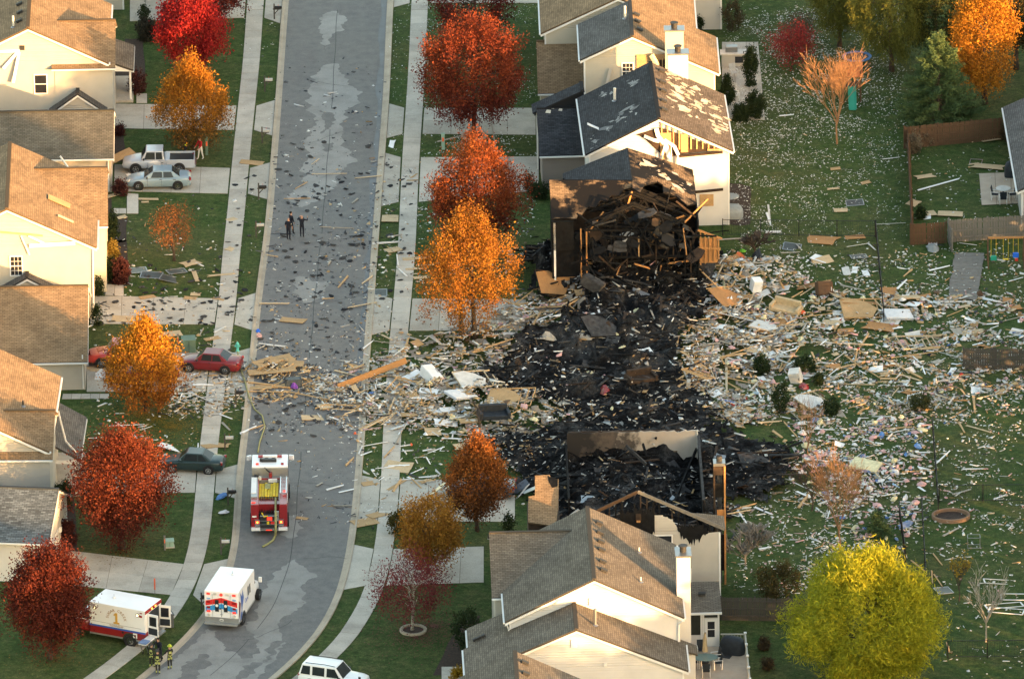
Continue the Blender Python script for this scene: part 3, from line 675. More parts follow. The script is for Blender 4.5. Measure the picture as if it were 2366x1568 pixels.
for u,v in ((1665,98),(1672,140),(1685,192)): roof_vent(H6,862.6+u*.3646,v*.3646,zf6,.47,1)

H7=House('back_right_house','furthest brown-roofed house of the right row at the top edge',1428,-6,8.4,.5)
block(H7,-5.4,5.4,0,11,8.4,.47,'y','roof_tan','siding_cream')
pr=H7.L(1300,-45,4.9); block(H7,pr.x-.2,-5.2,pr.y-4.2,pr.y+4,4.9,.49,'x','roof_grey','siding_grey',siding=False,xr=pr.y)
H8=House('far_white_house','plain white house wall behind the right row at the top edge',1640,68,0,0)
block(H8,-4.0,.86,0,9,8.0,.5,'y','roof_grey','siding_grey')
HR=House('right_edge_house','grey roofed house cut by the right edge beside the patio',2440,345,0,1.0)
eL=HR.L(2352,440,2.8); eF=HR.L(2322,252,2.8)
block(HR,eL.x+.3,eL.x+9,eL.y,eF.y,2.8+.45*4.7,.45,'y','roof_grey','siding_grey',gutter=True)
HL=House('top_left_house','cream wall of the house behind the crimson tree at the top edge',285,22,0,0)
block(HL,-6,0,0,9,8.0,.5,'y','roof_brown','siding_cream')
# ---------------------------------------------------------------- houses, and an added wood, outside the frame that shade the street
for k,(x,y) in enumerate(((4,-99),(3,-120),(2,-141),(6,-163))):
    hh=House('neighbour_house','tan house further down the right row, %s beyond the frame'%('first','second','third','fourth')[k],1183,784,0,0); hh.root.location=(x,y,0)
    block(hh,-6,6,0,13,8.9,.49,'y','roof_brown','siding_tan',siding=False)
# ---------------------------------------------------------------- trees
def leaf_quads(c, size, rng, updir=.3, out=None, aspect=1.6, elong=None):
    """c (n,3) leaf centres -> quads (kite) with random orientation"""
    n=len(c); a=rng.normal(size=(n,3)); a[:,2]+=updir
    if out is not None: a+=out
    a/=np.linalg.norm(a,axis=1)[:,None]+1e-9
    b=rng.normal(size=(n,3)); b-=a*(a*b).sum(1)[:,None]; b/=np.linalg.norm(b,axis=1)[:,None]+1e-9
    s=size*rng.uniform(.6,1.35,n)[:,None]; l=s*aspect
    v=np.stack([c-a*l*.5, c+b*s*.5-a*l*.05, c+a*l*.5, c-b*s*.5-a*l*.05],1).reshape(-1,3)
    return v, np.arange(4*n).reshape(n,4)
def palette(cols, t):
    cols=np.array(cols); k=len(cols)-1; t=np.clip(t,0,.9999)*k; i=t.astype(int); f=(t-i)[:,None]; return cols[i]*(1-f)+cols[i+1]*f
def crown_points(rng, n, rx, ry, rz, cz, shape, ncl, spread, hollow=.55):
    """leaf centres gathered in clumps through the crown volume"""
    d=rng.normal(size=(ncl,3)); d/=np.linalg.norm(d,axis=1)[:,None]
    r=rng.uniform(hollow,1.0,ncl)**.6
    k=d*r[:,None]
    if shape=='pear':      # narrow top, wide low shoulder
        zz=k[:,2]; wsc=np.where(zz>0,1-.55*np.abs(zz)**1.3,1-.25*zz**2); k[:,:2]*=wsc[:,None]
    if shape=='spire':     # broad shoulder, several upright leaders
        zz=k[:,2]; wsc=np.where(zz>-.3,1-.80*((np.clip(zz,-.3,1)+.3)/1.3)**1.15,1-.35*(zz+.3)**2*2); k[:,:2]*=wsc[:,None]*1.12
    if shape=='round':
        zz=k[:,2]; k[:,2]=np.where(zz<-.75,-.75+ (zz+.75)*.3,zz)
    bump=np.array([mnoise.noise(Vector(q)*2.3+Vector((ncl*.1,rx,0))) for q in k])
    bump2=np.array([mnoise.noise(Vector(q)*4.9+Vector((3,rx,ncl*.2))) for q in k]); k*= (1+.30*bump+.20*bump2)[:,None]
    idx=rng.integers(0,ncl,n); p=k[idx]*np.array([rx,ry,rz])
    dirs=k[idx]/(np.linalg.norm(k[idx],axis=1)[:,None]+1e-6)
    g=rng.normal(size=(n,3))*spread*np.array([.8,.8,1.15]); g+=dirs*np.abs(rng.normal(size=(n,1)))*spread*.5; g[:,2]+=np.abs(rng.normal(size=n))*spread*.5
    p=p+g; p[:,2]+=cz
    return p, idx, dirs, k
def tree(name,label,u,v,vtop,half_px,cols,n=9000,vbot=None,shape='pear',seed=1,size=.15,bark='bark',spread=.30,ncl=170,group=None,hollow=.5,
         trunk_r=None,lean=(0,0),aspect=1.7,ring=None,cat='tree',cvar=.5,trunks=1,updir=.6,uc=None,low=None):
    rng=np.random.default_rng(seed); rr_=random.Random(seed); n=int(n*2.3) if n<30000 else n; size=size*.62 if n<70000 else size; ncl=int(ncl*1.6)
    base=G(u,v); H=HT(v,vtop); hb=HT(v,vbot) if vbot else H*.25
    R=half_px/SCL(v); root=empty(name,base,0,label,cat,group)
    rz=(H-hb)/2; cz=hb+rz; off=((uc-u)/SCL(v) if uc else 0)
    p,idx,dirs,k=crown_points(rng,n,R*.94,R*.94,rz*.97,cz,shape,ncl,spread,hollow)
    p[:,0]+=off*np.clip((p[:,2]-hb*.5)/max(H-hb,.1)*1.2,0,1)
    vv,ff=leaf_quads(p,size,rng,updir,dirs*.7,aspect)
    tcl=rng.uniform(0,1,ncl); tt=np.clip(tcl[idx]*cvar+rng.uniform(0,1,n)*(1-cvar),0,1)
    col=palette(cols,tt)*rng.uniform(.75,1.25,(n,1))
    if low is not None:   # lower crown painted darker for its shade, plus some less-turned leaf hue
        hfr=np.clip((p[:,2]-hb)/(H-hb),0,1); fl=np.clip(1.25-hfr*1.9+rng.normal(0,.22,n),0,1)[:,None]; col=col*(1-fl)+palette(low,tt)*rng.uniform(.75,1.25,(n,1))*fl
    tr=trunk_r or max(.07,H*.017)
    b=MB()
    for q in range(trunks):
        ox=(q-(trunks-1)/2)*.9
        sp=[(ox+lean[0]*i+off*i*.6+.08*math.sin(i*4+seed),lean[1]*i,H*.82*i) for i in (0,.12,.3,.5,.75,1)]
        b.tube(sp,[tr*1.5,tr*1.05,tr*.9,tr*.7,tr*.42,tr*.15],8)
        for j in range(14//trunks):
            kk=k[rr_.randrange(ncl)]; e=Vector((kk[0]*R*.85+off,kk[1]*R*.85,cz+kk[2]*rz*.85)); s0=max(hb*.75,min(e.z-.8,H*.6)); f0=s0/(H*.82)
            st=Vector((ox+off*f0*.6,0,s0)); mid=st.lerp(e,.5)+Vector((0,0,.15)); b.tube([st,mid,e],[tr*.45,tr*.3,tr*.1],5)
    b.obj('trunk',bark,root,smooth=True)
    np_mesh('crown',vv,ff,'leaves',root,colors=col)
    if ring:
        rb=MB(); nst=22; 
        ro=empty('stone_ring',base,0,'round stone edging under the '+' '.join(label.split()[:4]),'edging')
        for i in range(nst):
            a=2*math.pi*i/nst; bb_=MB(); bb_.box((0,0,0),(.30,.2,.16)); o=bb_.obj('edging_stone','stone_ring',ro,bevel=.02); o.location=(ring*math.cos(a),ring*math.sin(a),.08); o.rotation_euler=(0,0,a+math.pi/2+rr_.uniform(-.1,.1))
        MB().lathe([(ring-.08,.0),(ring-.1,.05),(.1,.09)],n=18).obj('mulch','mulch',ro)
    return root
RED=[(.10,.008,.010),(.22,.012,.014),(.36,.02,.02),(.42,.05,.03)]
DKRED=[(.045,.010,.010),(.085,.014,.012),(.13,.022,.014),(.17,.04,.018)]
RUST=[(.042,.009,.008),(.080,.014,.010),(.120,.022,.011),(.165,.040,.014)]
ORBR=[(.07,.045,.012),(.16,.07,.014),(.26,.11,.018),(.30,.15,.02)]
ORNG=[(.20,.07,.010),(.34,.13,.014),(.44,.20,.018),(.48,.27,.025)]
GOLD=[(.10,.042,.011),(.19,.068,.012),(.27,.105,.014),(.34,.155,.018),(.18,.058,.013)]
tree('crimson_maple','bright crimson maple in the left front garden near the top',443,168,-8,80,RED,11000,vbot=138,shape='round',seed=11,spread=.32)
tree('dark_red_tree','dark red tree behind the crimson maple at the top edge',482,60,-95,105,DKRED,9000,vbot=38,shape='round',seed=12)
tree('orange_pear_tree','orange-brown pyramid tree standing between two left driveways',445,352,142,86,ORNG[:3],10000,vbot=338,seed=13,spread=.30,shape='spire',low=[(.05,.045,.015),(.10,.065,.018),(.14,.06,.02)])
tree('sapling','small thin-leaved brown tree in the left lawn with shrubs behind',400,602,478,54,[(.09,.05,.018),(.16,.06,.02),(.22,.09,.03)],1500,vbot=575,shape='round',seed=14,spread=.26,size=.11,ncl=70,hollow=.2,trunk_r=.09)
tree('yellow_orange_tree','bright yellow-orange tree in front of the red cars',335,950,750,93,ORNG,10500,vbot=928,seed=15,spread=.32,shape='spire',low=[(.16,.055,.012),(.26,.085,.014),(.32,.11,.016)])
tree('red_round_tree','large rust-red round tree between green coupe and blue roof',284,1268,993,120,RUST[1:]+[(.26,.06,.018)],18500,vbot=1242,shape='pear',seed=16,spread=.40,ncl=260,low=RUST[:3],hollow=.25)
tree('red_corner_tree','rust-red oval tree in front of the parked township ambulance',119,1522,1263,107,RUST,18000,vbot=1490,shape='pear',seed=17,spread=.38,ncl=240,hollow=.25)
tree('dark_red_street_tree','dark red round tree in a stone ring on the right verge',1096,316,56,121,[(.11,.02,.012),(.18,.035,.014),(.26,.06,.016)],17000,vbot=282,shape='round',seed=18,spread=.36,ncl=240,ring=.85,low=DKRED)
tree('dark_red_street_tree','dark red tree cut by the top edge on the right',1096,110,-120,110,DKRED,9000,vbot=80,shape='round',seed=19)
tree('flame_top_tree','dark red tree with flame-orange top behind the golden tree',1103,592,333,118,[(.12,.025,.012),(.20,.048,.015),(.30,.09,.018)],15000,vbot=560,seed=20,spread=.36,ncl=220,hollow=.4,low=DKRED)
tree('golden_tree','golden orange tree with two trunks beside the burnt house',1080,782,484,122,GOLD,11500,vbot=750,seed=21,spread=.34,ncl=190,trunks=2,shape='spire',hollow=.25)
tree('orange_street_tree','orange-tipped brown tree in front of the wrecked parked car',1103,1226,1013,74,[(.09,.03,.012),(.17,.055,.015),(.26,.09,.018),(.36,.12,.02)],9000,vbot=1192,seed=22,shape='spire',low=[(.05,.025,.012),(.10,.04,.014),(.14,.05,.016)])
tree('amber_tree','amber tree with loose crown next to the tan house driveway',992,1325,1155,78,ORBR[1:]+[(.32,.15,.02)],7000,vbot=1302,shape='round',seed=23,hollow=.35)
tree('thin_red_tree','sparse dark red tree in a pale stone ring on the right lawn',955,1457,1285,95,[(.06,.018,.018),(.14,.02,.025),(.20,.03,.03)],3600,vbot=1432,shape='round',seed=24,hollow=.2,size=.12,bark='bark_pale',ring=.8,spread=.35)
tree('willow','big round yellow-green willow at the lower right',2005,1592,1287,176,[(.18,.20,.014),(.27,.28,.016),(.36,.34,.018),(.22,.255,.022)],95000,vbot=1575,shape='pear',seed=25,spread=.36,ncl=520,size=.05,aspect=7,updir=.25,hollow=.6)
OLV=[(.075,.085,.018),(.12,.125,.022),(.17,.16,.03)]
tree('olive_willow','olive green weeping tree left of the two at the top right',1938,108,-120,72,OLV,9000,vbot=80,shape='round',seed=26,size=.08,aspect=6,updir=-.8)
tree('olive_willow','olive green weeping tree right of the two at the top right',2058,165,-105,95,OLV,12000,vbot=140,shape='round',seed=27,size=.08,aspect=6,updir=-.8)
tree('flame_orange_tree','flame orange tree at the top right behind the pine',2275,240,-40,74,ORNG[:3]+[(.46,.15,.02)],12000,vbot=215,shape='round',seed=28,spread=.36)
tree('dark_thicket_tree','dark brown-green tree filling the top right corner',2350,160,-110,66,[(.03,.03,.012),(.06,.045,.015),(.09,.06,.02)],8000,vbot=120,shape='round',seed=29)
tree('dark_thicket_tree','dark green tree between the olive trees and the orange tree',2160,150,-110,70,[(.025,.035,.014),(.045,.06,.02),(.06,.07,.02)],8000,vbot=125,shape='round',seed=30)
tree('red_shrub','low red maple shrub in the far back garden',1830,160,62,56,[(.12,.02,.02),(.24,.03,.03),(.30,.05,.04)],2200,vbot=150,shape='round',seed=31,hollow=.1,cat='shrub',size=.12)
tree('bare_brown_bush','bare brown bush next to the far red shrub',1848,95,40,35,[(.09,.06,.045),(.14,.09,.06)],1300,vbot=90,shape='round',seed=32,hollow=.1,cat='shrub',size=.1)
def pine(name,label,u,v,vtop,half_px,seed,cols=((.042,.075,.032),(.075,.125,.050),(.13,.17,.06)),n=9000,top_cols=None):
    rng=np.random.default_rng(seed); base=G(u,v); H=HT(v,vtop); R=half_px/SCL(v); root=empty(name,base,0,label,'conifer')
    P=[];D=[];I=[]; b=MB(); b.tube([(0,0,0),(0,0,H*.5),(0,0,H*.98)],[H*.02,H*.013,.02],7); k=0
    lev=int(H/.42)
    for i in range(lev):
        z=H*(.06+.93*i/lev); r=R*(1-(i/lev))**.8*(1+.18*math.sin(i*2.1))+.12; m=max(4,int(7*(1-i/lev)+4))
        for j in range(m):
            a=2*math.pi*(j+rng.uniform(-.3,.3))/m+i; L=r*rng.uniform(.7,1.12); up=.18
            e=Vector((math.cos(a)*L,math.sin(a)*L,z+L*up)); b.tube([(0,0,z),e],[.03,.008],4)
            q=max(10,int(n*L/(lev*m*R*.5))); t=rng.uniform(.25,1.02,q)**.7
            pts=np.array([0,0,z])+np.outer(t,np.array(e)-np.array([0,0,z]))+rng.normal(size=(q,3))*np.array([.13,.13,.10])
            P.append(pts); D.append(np.tile(np.array(e)-np.array([0,0,z]),(q,1))/max(L,.1)); I.append(np.full(q,rng.uniform()))
    P=np.vstack(P);D=np.vstack(D);I=np.concatenate(I); vv,ff=leaf_quads(P,.055,rng,.35,D*1.2,5)
    c=palette(list(cols),np.clip(I*.6+rng.uniform(0,.4,len(P)),0,1))
    b.obj('trunk','bark',root); np_mesh('crown',vv,ff,'leaves',root,colors=c); return root
pine('pine_tree','tall green pine beside the brown picket fence',2168,292,70,92,41,n=30000)
pine('small_spruce','small dark spruce among pink debris in the back garden',2028,1235,1170,24,42,n=1500)
def bare(name,label,u,v,vtop,half_px,seed,bark='bark',n=None,cat='tree',levels=4,trunk=.25,leafcols=None,nleaf=0):
    rr_=random.Random(seed); base=G(u,v); H=HT(v,vtop); R=half_px/SCL(v); root=empty(name,base,0,label,cat); b=MB(); tips=[]
    def grow(p,d,L,r,k):
        q=p+d*L; mid=p.lerp(q,.5)+Vector((rr_.uniform(-1,1),rr_.uniform(-1,1),0))*L*.05
        b.tube([p,mid,q],[r,r*.8,r*.6],5 if k<2 else 4,cap=False)
        if k>=levels: tips.append(q); return
        for i in range(rr_.choice((2,3,3)) if k else 9):
            a=rr_.uniform(0,2*math.pi); s=rr_.uniform(.25,.62); nd=(d+Vector((math.cos(a),math.sin(a),.25))*s*(1.25 if k==0 else 1)).normalized()
            grow(p.lerp(q,rr_.uniform(.5,1.0)) if k else p.lerp(q,rr_.uniform(.6,1)),nd,L*rr_.uniform(.6,.9),max(.012,r*.52),k+1)
    grow(Vector((0,0,0)),Vector((0,0,1)),H*trunk,(.035+H*.0065) if cat=='tree' else .028,0)
    vs=np.array(b.v); sx=R/np.percentile(np.abs(vs[:,0]),97); sz=H/vs[:,2].max()
    w=np.clip((vs[:,2])/ (H*trunk),0,1); vs[:,0]*=1+(sx-1)*w; vs[:,1]*=1+(sx-1)*w; vs[:,2]*=sz; b.v=[tuple(q) for q in vs]
    b.obj('trunk',bark,root)
    if nleaf:
        rng=np.random.default_rng(seed); k=rng.integers(0,len(tips),nleaf); t=np.array([tuple(q) for q in tips])[k]*np.array([sx,sx,sz])+rng.normal(size=(nleaf,3))*.14
        vv,ff=leaf_quads(t,.11,rng); np_mesh('crown',vv,ff,'leaves',root,colors=palette(leafcols,rng.uniform(0,1,nleaf)))
    return root
bare('bare_tree','bare tree with orange twigs in the far back garden',1934,333,116,70,51,'bark_red',levels=6,trunk=.3)
bare('bare_tree','tall bare tree with orange twigs above the willow',1937,1292,1028,66,52,'bark_red',levels=6,trunk=.42)
bare('bare_birch','small white-barked bare tree at the lower right edge',2278,1482,1318,48,53,'bark_pale',levels=4,trunk=.4)
bare('young_tree','slim young tree with a few yellow leaves at the lower right',2216,1388,1278,22,54,'bark',levels=4,trunk=.45,leafcols=[(.25,.17,.02),(.3,.2,.03)],nleaf=260)
bare('bare_sapling','bare sapling standing in the debris left of the tall bare tree',1868,1065,905,34,55,'bark_red',levels=4,trunk=.45)
bare('bare_sapling','bare sapling with dark twigs at the edge of the ash field',1876,1180,1040,42,56,'bark',levels=5,trunk=.35)
bare('bare_sapling','bare sapling behind the orange-tipped tree in the debris',1110,1018,920,18,57,'bark',levels=3,trunk=.5)
bare('bare_bush','wide bare grey bush against the burnt gable wall',1722,1312,1208,62,58,'wood_grey',levels=5,trunk=.15,cat='shrub')
bare('bare_bush','bare grey bush in the debris behind the grill cover',1745,590,535,38,59,'bark',levels=4,trunk=.15,cat='shrub')
def shrub(name,label,u,v,vtop,half_px,cols,seed,n=1100,size=.09,tall=False,cat='shrub',group=None):
    rng=np.random.default_rng(seed); base=G(u,v); H=max(.3,HT(v,vtop)); R=half_px/SCL(v); root=empty(name,base,0,label,cat,group)
    p,idx,dirs,k=crown_points(rng,n,R*.9,R*.9,H*.5,H*.5,'pear' if tall else 'round',60,.10+.05*R,.35); p[:,2]=np.clip(p[:,2],.03,None)
    vv,ff=leaf_quads(p,size,rng,.5,dirs*.6); c=palette(cols,np.clip(rng.uniform(0,1,60)[idx]*.5+rng.uniform(0,.5,n),0,1))
    MB().tube([(0,0,0),(0,0,H*.5)],[.05,.03],5).obj('stem','bark',root); np_mesh('foliage',vv,ff,'leaves',root,colors=c); return root
GRN=[(.012,.022,.008),(.025,.042,.014),(.045,.06,.02)]; MAR=[(.035,.012,.012),(.07,.02,.018),(.10,.03,.02)]; GLD=[(.10,.07,.012),(.18,.12,.02),(.22,.15,.03)]; BRN=[(.05,.035,.02),(.09,.06,.03)]
for i,(lb,u,v,vt,hp,c,tall) in enumerate((
 ('dark green bush by the cream house porch, nearest the path',258,560,497,20,GRN,0),('golden bush in front of the cream house',258,612,565,17,GLD,0),('dark green round bush below the golden bush',256,648,598,20,GRN,0),
 ('maroon bush next to the dark green bush by the cream house',281,655,600,17,MAR,0),('slim arborvitae left of the garden path, upper of two',227,683,643,12,GRN,1),('slim arborvitae at the driveway edge, lower of two',225,752,708,12,GRN,1),
 ('maroon shrub at the corner of the olive-roofed garage',277,450,420,16,MAR,0),('round maroon shrub beside the beige house porch',318,215,165,22,MAR,0),('dark clipped bush below the top left house',337,92,50,30,[(.03,.028,.02),(.05,.045,.03)],0),
 ('dark conical bush next to the top left house',333,50,17,14,GRN,1),('low maroon shrub by the olive-roofed garage, far corner',277,312,292,12,MAR,0),('dark hedge bush beside the low left house',148,1175,1120,24,GRN,0),
 ('dark maroon bush at the blue-roofed garage',155,1268,1205,22,MAR,0),('round amber-green shrub beside the amber tree',916,1232,1180,19,[(.05,.045,.012),(.09,.08,.02)],0),('small dark conical shrub by the burnt front wall',1176,1230,1190,14,GRN,1),
 ('dark conical shrub at the brick garage of the white house',1225,448,404,14,GRN,1),('dark rounded shrub at the brick garage of the white house',1248,458,428,20,GRN,0),('dark yew bush at the front of the tan house',1075,1520,1400,36,GRN,0),
 ('yellow flowering shrub at the bottom edge by the tan house',1062,1575,1548,22,[(.25,.16,.01),(.35,.2,.02)],0),('tall pruned arborvitae in the middle of the debris',1803,955,888,22,GRN,1),('low green shrub in the debris left of the arborvitae',1760,862,826,22,GRN,0),
 ('low green shrub in the debris right of the arborvitae',1858,858,828,26,GRN,0),('small green shrub stump in the debris',1893,888,866,10,GRN,0),('olive spreading bush behind the grey fence',1795,1382,1310,58,[(.045,.04,.014),(.08,.065,.02)],0),
 ('tall clipped hedge by the far patio, right side',1735,198,112,17,GRN,1),('narrow hedge between white house and patio',1681,245,176,15,GRN,1),('round bush at the near end of the patio, larger',1745,272,215,24,GRN,0),
 ('round bush at the near end of the patio, smaller',1713,277,248,18,GRN,0),('small conical shrub by the far white wall',1617,68,38,10,GRN,1),('brown brushy shrub right of the far white wall',1692,70,5,26,[(.05,.04,.02),(.08,.06,.03)],0),
 ('dry ornamental grass inside the picket fence, left clump',2112,352,315,18,[(.14,.11,.07),(.22,.17,.11)],0),('dry ornamental grass inside the picket fence, right clump',2140,335,303,16,[(.14,.11,.07),(.22,.17,.11)],0),('dark bush at the grey house by the picket fence',2335,325,285,22,BRN,0),
 ('brown low bush beside the pine',2228,262,240,22,BRN,0),('small shrub in the debris right of the arborvitae trunk',1920,955,925,20,GRN,0),('small green shrub near the wire fence',2125,945,915,26,[(.04,.05,.02),(.07,.08,.03)],0),
 ('tiny shrub against the fence in the lower right garden',1690,1422,1408,10,GLD,0),('small shrub inside the picket fence at its near end',2128,505,480,10,GRN,0),('dry shrub beside the deck, upper',1765,1500,1478,12,BRN,0),('dry shrub beside the deck, lower',1772,1545,1522,13,BRN,0))):
    shrub('shrub' if not tall else 'evergreen_shrub',lb,u,v,vt,hp,c,100+i,n=900 if hp<15 else (4200 if ('hedge' in lb or 'bush' in lb) else 1800),tall=bool(tall),size=.085)
# added wood, unseen beyond the right edge, its heights shaped to shade the street
def shade_wood():
    rng=np.random.default_rng(77); hy=[(-260,13),(-140,13.5),(-122,13.0),(-114,10.6),(-110,10.0),(-99,10.0),(-95,10.8),(-91,11.2),(-85,11.2),(-78,11.4),(-73,10.6),(-69,9.4),(-62,9.2),(-58,9),(-50,8.6),(-44,9.6),(-38,11),(-32,11),(-27,9.3),(-21,7.5),(-10,6.6),(10,7.0),(20,6.8),(30,6.2),(120,6.2)]
    n=60000; y=rng.uniform(-250,110,n); h=np.interp(y,[a for a,_ in hy],[b for _,b in hy])
    bump=np.array([mnoise.noise(Vector((a*.35,3.3,0)))+.5*mnoise.noise(Vector((a*1.1,9.3,0))) for a in y]); h=h*(1+.08*bump)
    z=h*rng.uniform(0,1,n)**.6; x=rng.uniform(46,56,n)
    vv,ff=leaf_quads(np.c_[x,y,z],.6,rng); o=np_mesh('shade_wood',vv,ff,'leaves',None,colors=palette(ORBR,rng.uniform(0,.6,n)))
    tag(o,'unseen brown leaf belt added beyond the right edge to shade the street','wood',kind='stuff')
shade_wood()
# ---------------------------------------------------------------- the burnt plots: heaps, ash, ruined houses
def UV(x,y,z=0.0):
    """place -> survey grid (numpy arrays)"""
    dx=np.asarray(x,float); dy=np.asarray(y,float)+CAM_D; dz=np.asarray(z,float)-CAM_H
    dep=dy*cT-dz*sT; a=dx/dep; b=(dy*sT+dz*cT)/dep
    a0=a*math.cos(ROLL)-b*math.sin(ROLL); b0=b*math.cos(ROLL)+a*math.sin(ROLL)
    return CU+F_PX*a0, CV-F_PX*b0
def GN(u,v):
    a0=(np.asarray(u,float)-CU)/F_PX; b0=(CV-np.asarray(v,float))/F_PX
    a=a0*math.cos(ROLL)+b0*math.sin(ROLL); b=b0*math.cos(ROLL)-a0*math.sin(ROLL)
    t=-CAM_H/(-sT+b*cT); return a*t, -CAM_D+(cT+b*sT)*t
HEAPS=[(1440,655,6.6,3.6,3.0),(1285,645,3.2,3.4,2.6),(1400,735,5.0,3.0,1.7),(1520,770,5.5,4.0,1.5),(1425,790,9.5,5.0,1.3),(1330,760,3.0,2.0,1.5),(1450,850,4.0,2.0,1.2),(1290,865,6.5,2.6,.5),(1725,655,4.2,3.8,1.3),(1585,852,3.4,2.6,1.1),(1455,1150,5.5,6.0,1.3),
       (1755,1090,6.0,4.5,.5),(1060,925,7.5,3.6,.75),(1210,965,6.0,3.0,.75),(640,855,2.6,1.6,.45),(1400,905,5,2.0,.9),(1500,960,4,2.0,.7),(1200,1060,3.8,3.2,.75),(1270,735,4.0,2.0,.6),(1985,705,5.0,2.0,.5),(1560,1000,7,2.5,.4),(2050,1100,6,7,.15),(1830,800,7,4,.3),(1460,1070,5.6,2.0,2.1),(1520,1190,4.0,2.5,1.3)]
_hp=[(*GN(u,v),rx,ry,h) for u,v,rx,ry,h in HEAPS]
def nz(x,y,f,seed=0.0):
    return np.array([mnoise.noise(Vector((a*f+seed,b*f-seed,seed))) for a,b in zip(np.ravel(x),np.ravel(y))]).reshape(np.shape(x))
def mound(x,y,noisy=True):
    x=np.asarray(x,float); y=np.asarray(y,float); z=np.zeros_like(x)
    for hx,hy,rx,ry,h in _hp: z=np.maximum(z,h*np.exp(-(((x-hx)/rx)**2+((y-hy)/ry)**2)*1.2))
    z=z*(1+.55*nz(x,y,.55,2.0)+.35*nz(x,y,1.5,6.0))
    return np.where(z>.04,z,0)
CHAR_POLY=[(1225,585),(1270,560),(1640,555),(1655,620),(1640,700),(1620,760),(1575,800),(1555,850),(1600,900),(1650,930),(1660,990),(1720,1010),(1835,1040),(1850,1100),(1825,1140),(1700,1165),(1680,1210),(1660,1300),(1320,1300),(1190,1110),(1110,1020),(1180,1005),(1300,985),(1300,950),(1240,930),(1100,905),(1035,890),(1050,870),(1150,850),(1180,800),(1250,770),(1330,740),(1360,700),(1290,690),(1215,690)]
def in_poly(u,v,poly):
    u=np.asarray(u); v=np.asarray(v); c=np.zeros(u.shape,bool); n=len(poly); j=n-1
    for i in range(n):
        xi,yi=poly[i]; xj,yj=poly[j]
        c^=((yi>v)!=(yj>v))&(u<(xj-xi)*(v-yi)/((yj-yi) or 1e-9)+xi); j=i
    return c
def bed_mesh(name,label,cat,maskf,mat,step=.17,lift=.02,rough=.10,hole=None,seed=5.0):
    xs=np.arange(-12,24,step); ys=np.arange(-45,25,step); X,Y=np.meshgrid(xs,ys); u,v=UV(X,Y)
    ju=nz(X,Y,.5,seed)*26+nz(X,Y,1.7,seed+3)*14; jv=nz(X,Y,.5,seed+7)*16+nz(X,Y,1.9,seed+11)*8
    ju=ju+nz(X,Y,4.3,seed+5)*12; jv=jv+nz(X,Y,4.7,seed+9)*8
    keep=maskf(u+ju*1.7,v+jv*1.7)
    if hole: keep&=(nz(X,Y,1.1,seed+13)+.6*nz(X,Y,3.3,seed+15))>hole
    Z=mound(X,Y)+lift+np.abs(nz(X,Y,1.3,seed+1))*rough+np.abs(nz(X,Y,3.1,seed+2))*rough*.6
    idx=np.arange(X.size).reshape(X.shape); q=np.stack([idx[:-1,:-1],idx[:-1,1:],idx[1:,1:],idx[1:,:-1]],-1).reshape(-1,4)
    k=keep.ravel(); ok=k[q].all(1); q=q[ok]; used=np.unique(q); remap=-np.ones(X.size,int); remap[used]=np.arange(len(used))
    P=np.c_[X.ravel(),Y.ravel(),Z.ravel()][used]
    o=np_mesh(name,P,remap[q],mat); tag(o,label,cat,kind='stuff'); return o
m,nt,n,l,p=_nodes('ash'); v_=wpos(n)
c_=ramp(n,l,noise(n,l,1.3,6,.7,v_),[(.30,(.004,.004,.0045)),(.48,(.008,.008,.0085)),(.56,(.020,.020,.021)),(.66,(.06,.058,.056)),(.78,(.13,.126,.12))])
c_=mix(n,l,ramp(n,l,noise(n,l,.28,5,.65,v_),[(.50,(0,0,0)),(.66,(.8,.8,.8))]),c_,ramp(n,l,noise(n,l,3.0,5,.75,v_),[(.3,(.02,.02,.02)),(.55,(.09,.087,.083)),(.75,(.24,.23,.22))]))
c_=mix(n,l,1.0,c_,ramp(n,l,noise(n,l,11,4,.8,v_),[(.3,(.35,.35,.35)),(.75,(1.7,1.7,1.7))]),'MULTIPLY'); l.new(c_,p.inputs['Base Color']); p.inputs['Roughness'].default_value=.9; p.inputs['Specular IOR Level'].default_value=.08; bumpn(n,l,p,noise(n,l,9,4,.75,v_),1.0,.15)
pm('rubble_dust',(.22,.19,.155),.95,.35,1.2,bump=1.0,bscale=10,local=False,fine=.6)
bed_mesh('ash_bed','black burnt ash bed over the destroyed houses','ash',lambda u,v:in_poly(u,v,CHAR_POLY),'ash',lift=.03,rough=.34)
DUST=[(700,880),(840,835),(900,800),(980,790),(1010,760),(1100,755),(1160,700),(1230,690),(1640,600),(1760,640),(1830,740),(1800,860),(1720,980),(1660,960),(1620,1000),(1320,985),(1300,1010),(1200,1060),(1120,1045),(1000,990),(860,990),(800,960),(740,930)]
bed_mesh('rubble_bed','grey plaster dust and crushed rubble around the ash','rubble',lambda u,v:in_poly(u,v,DUST),'rubble_dust',lift=.012,rough=.09,seed=21.0,hole=-.02)

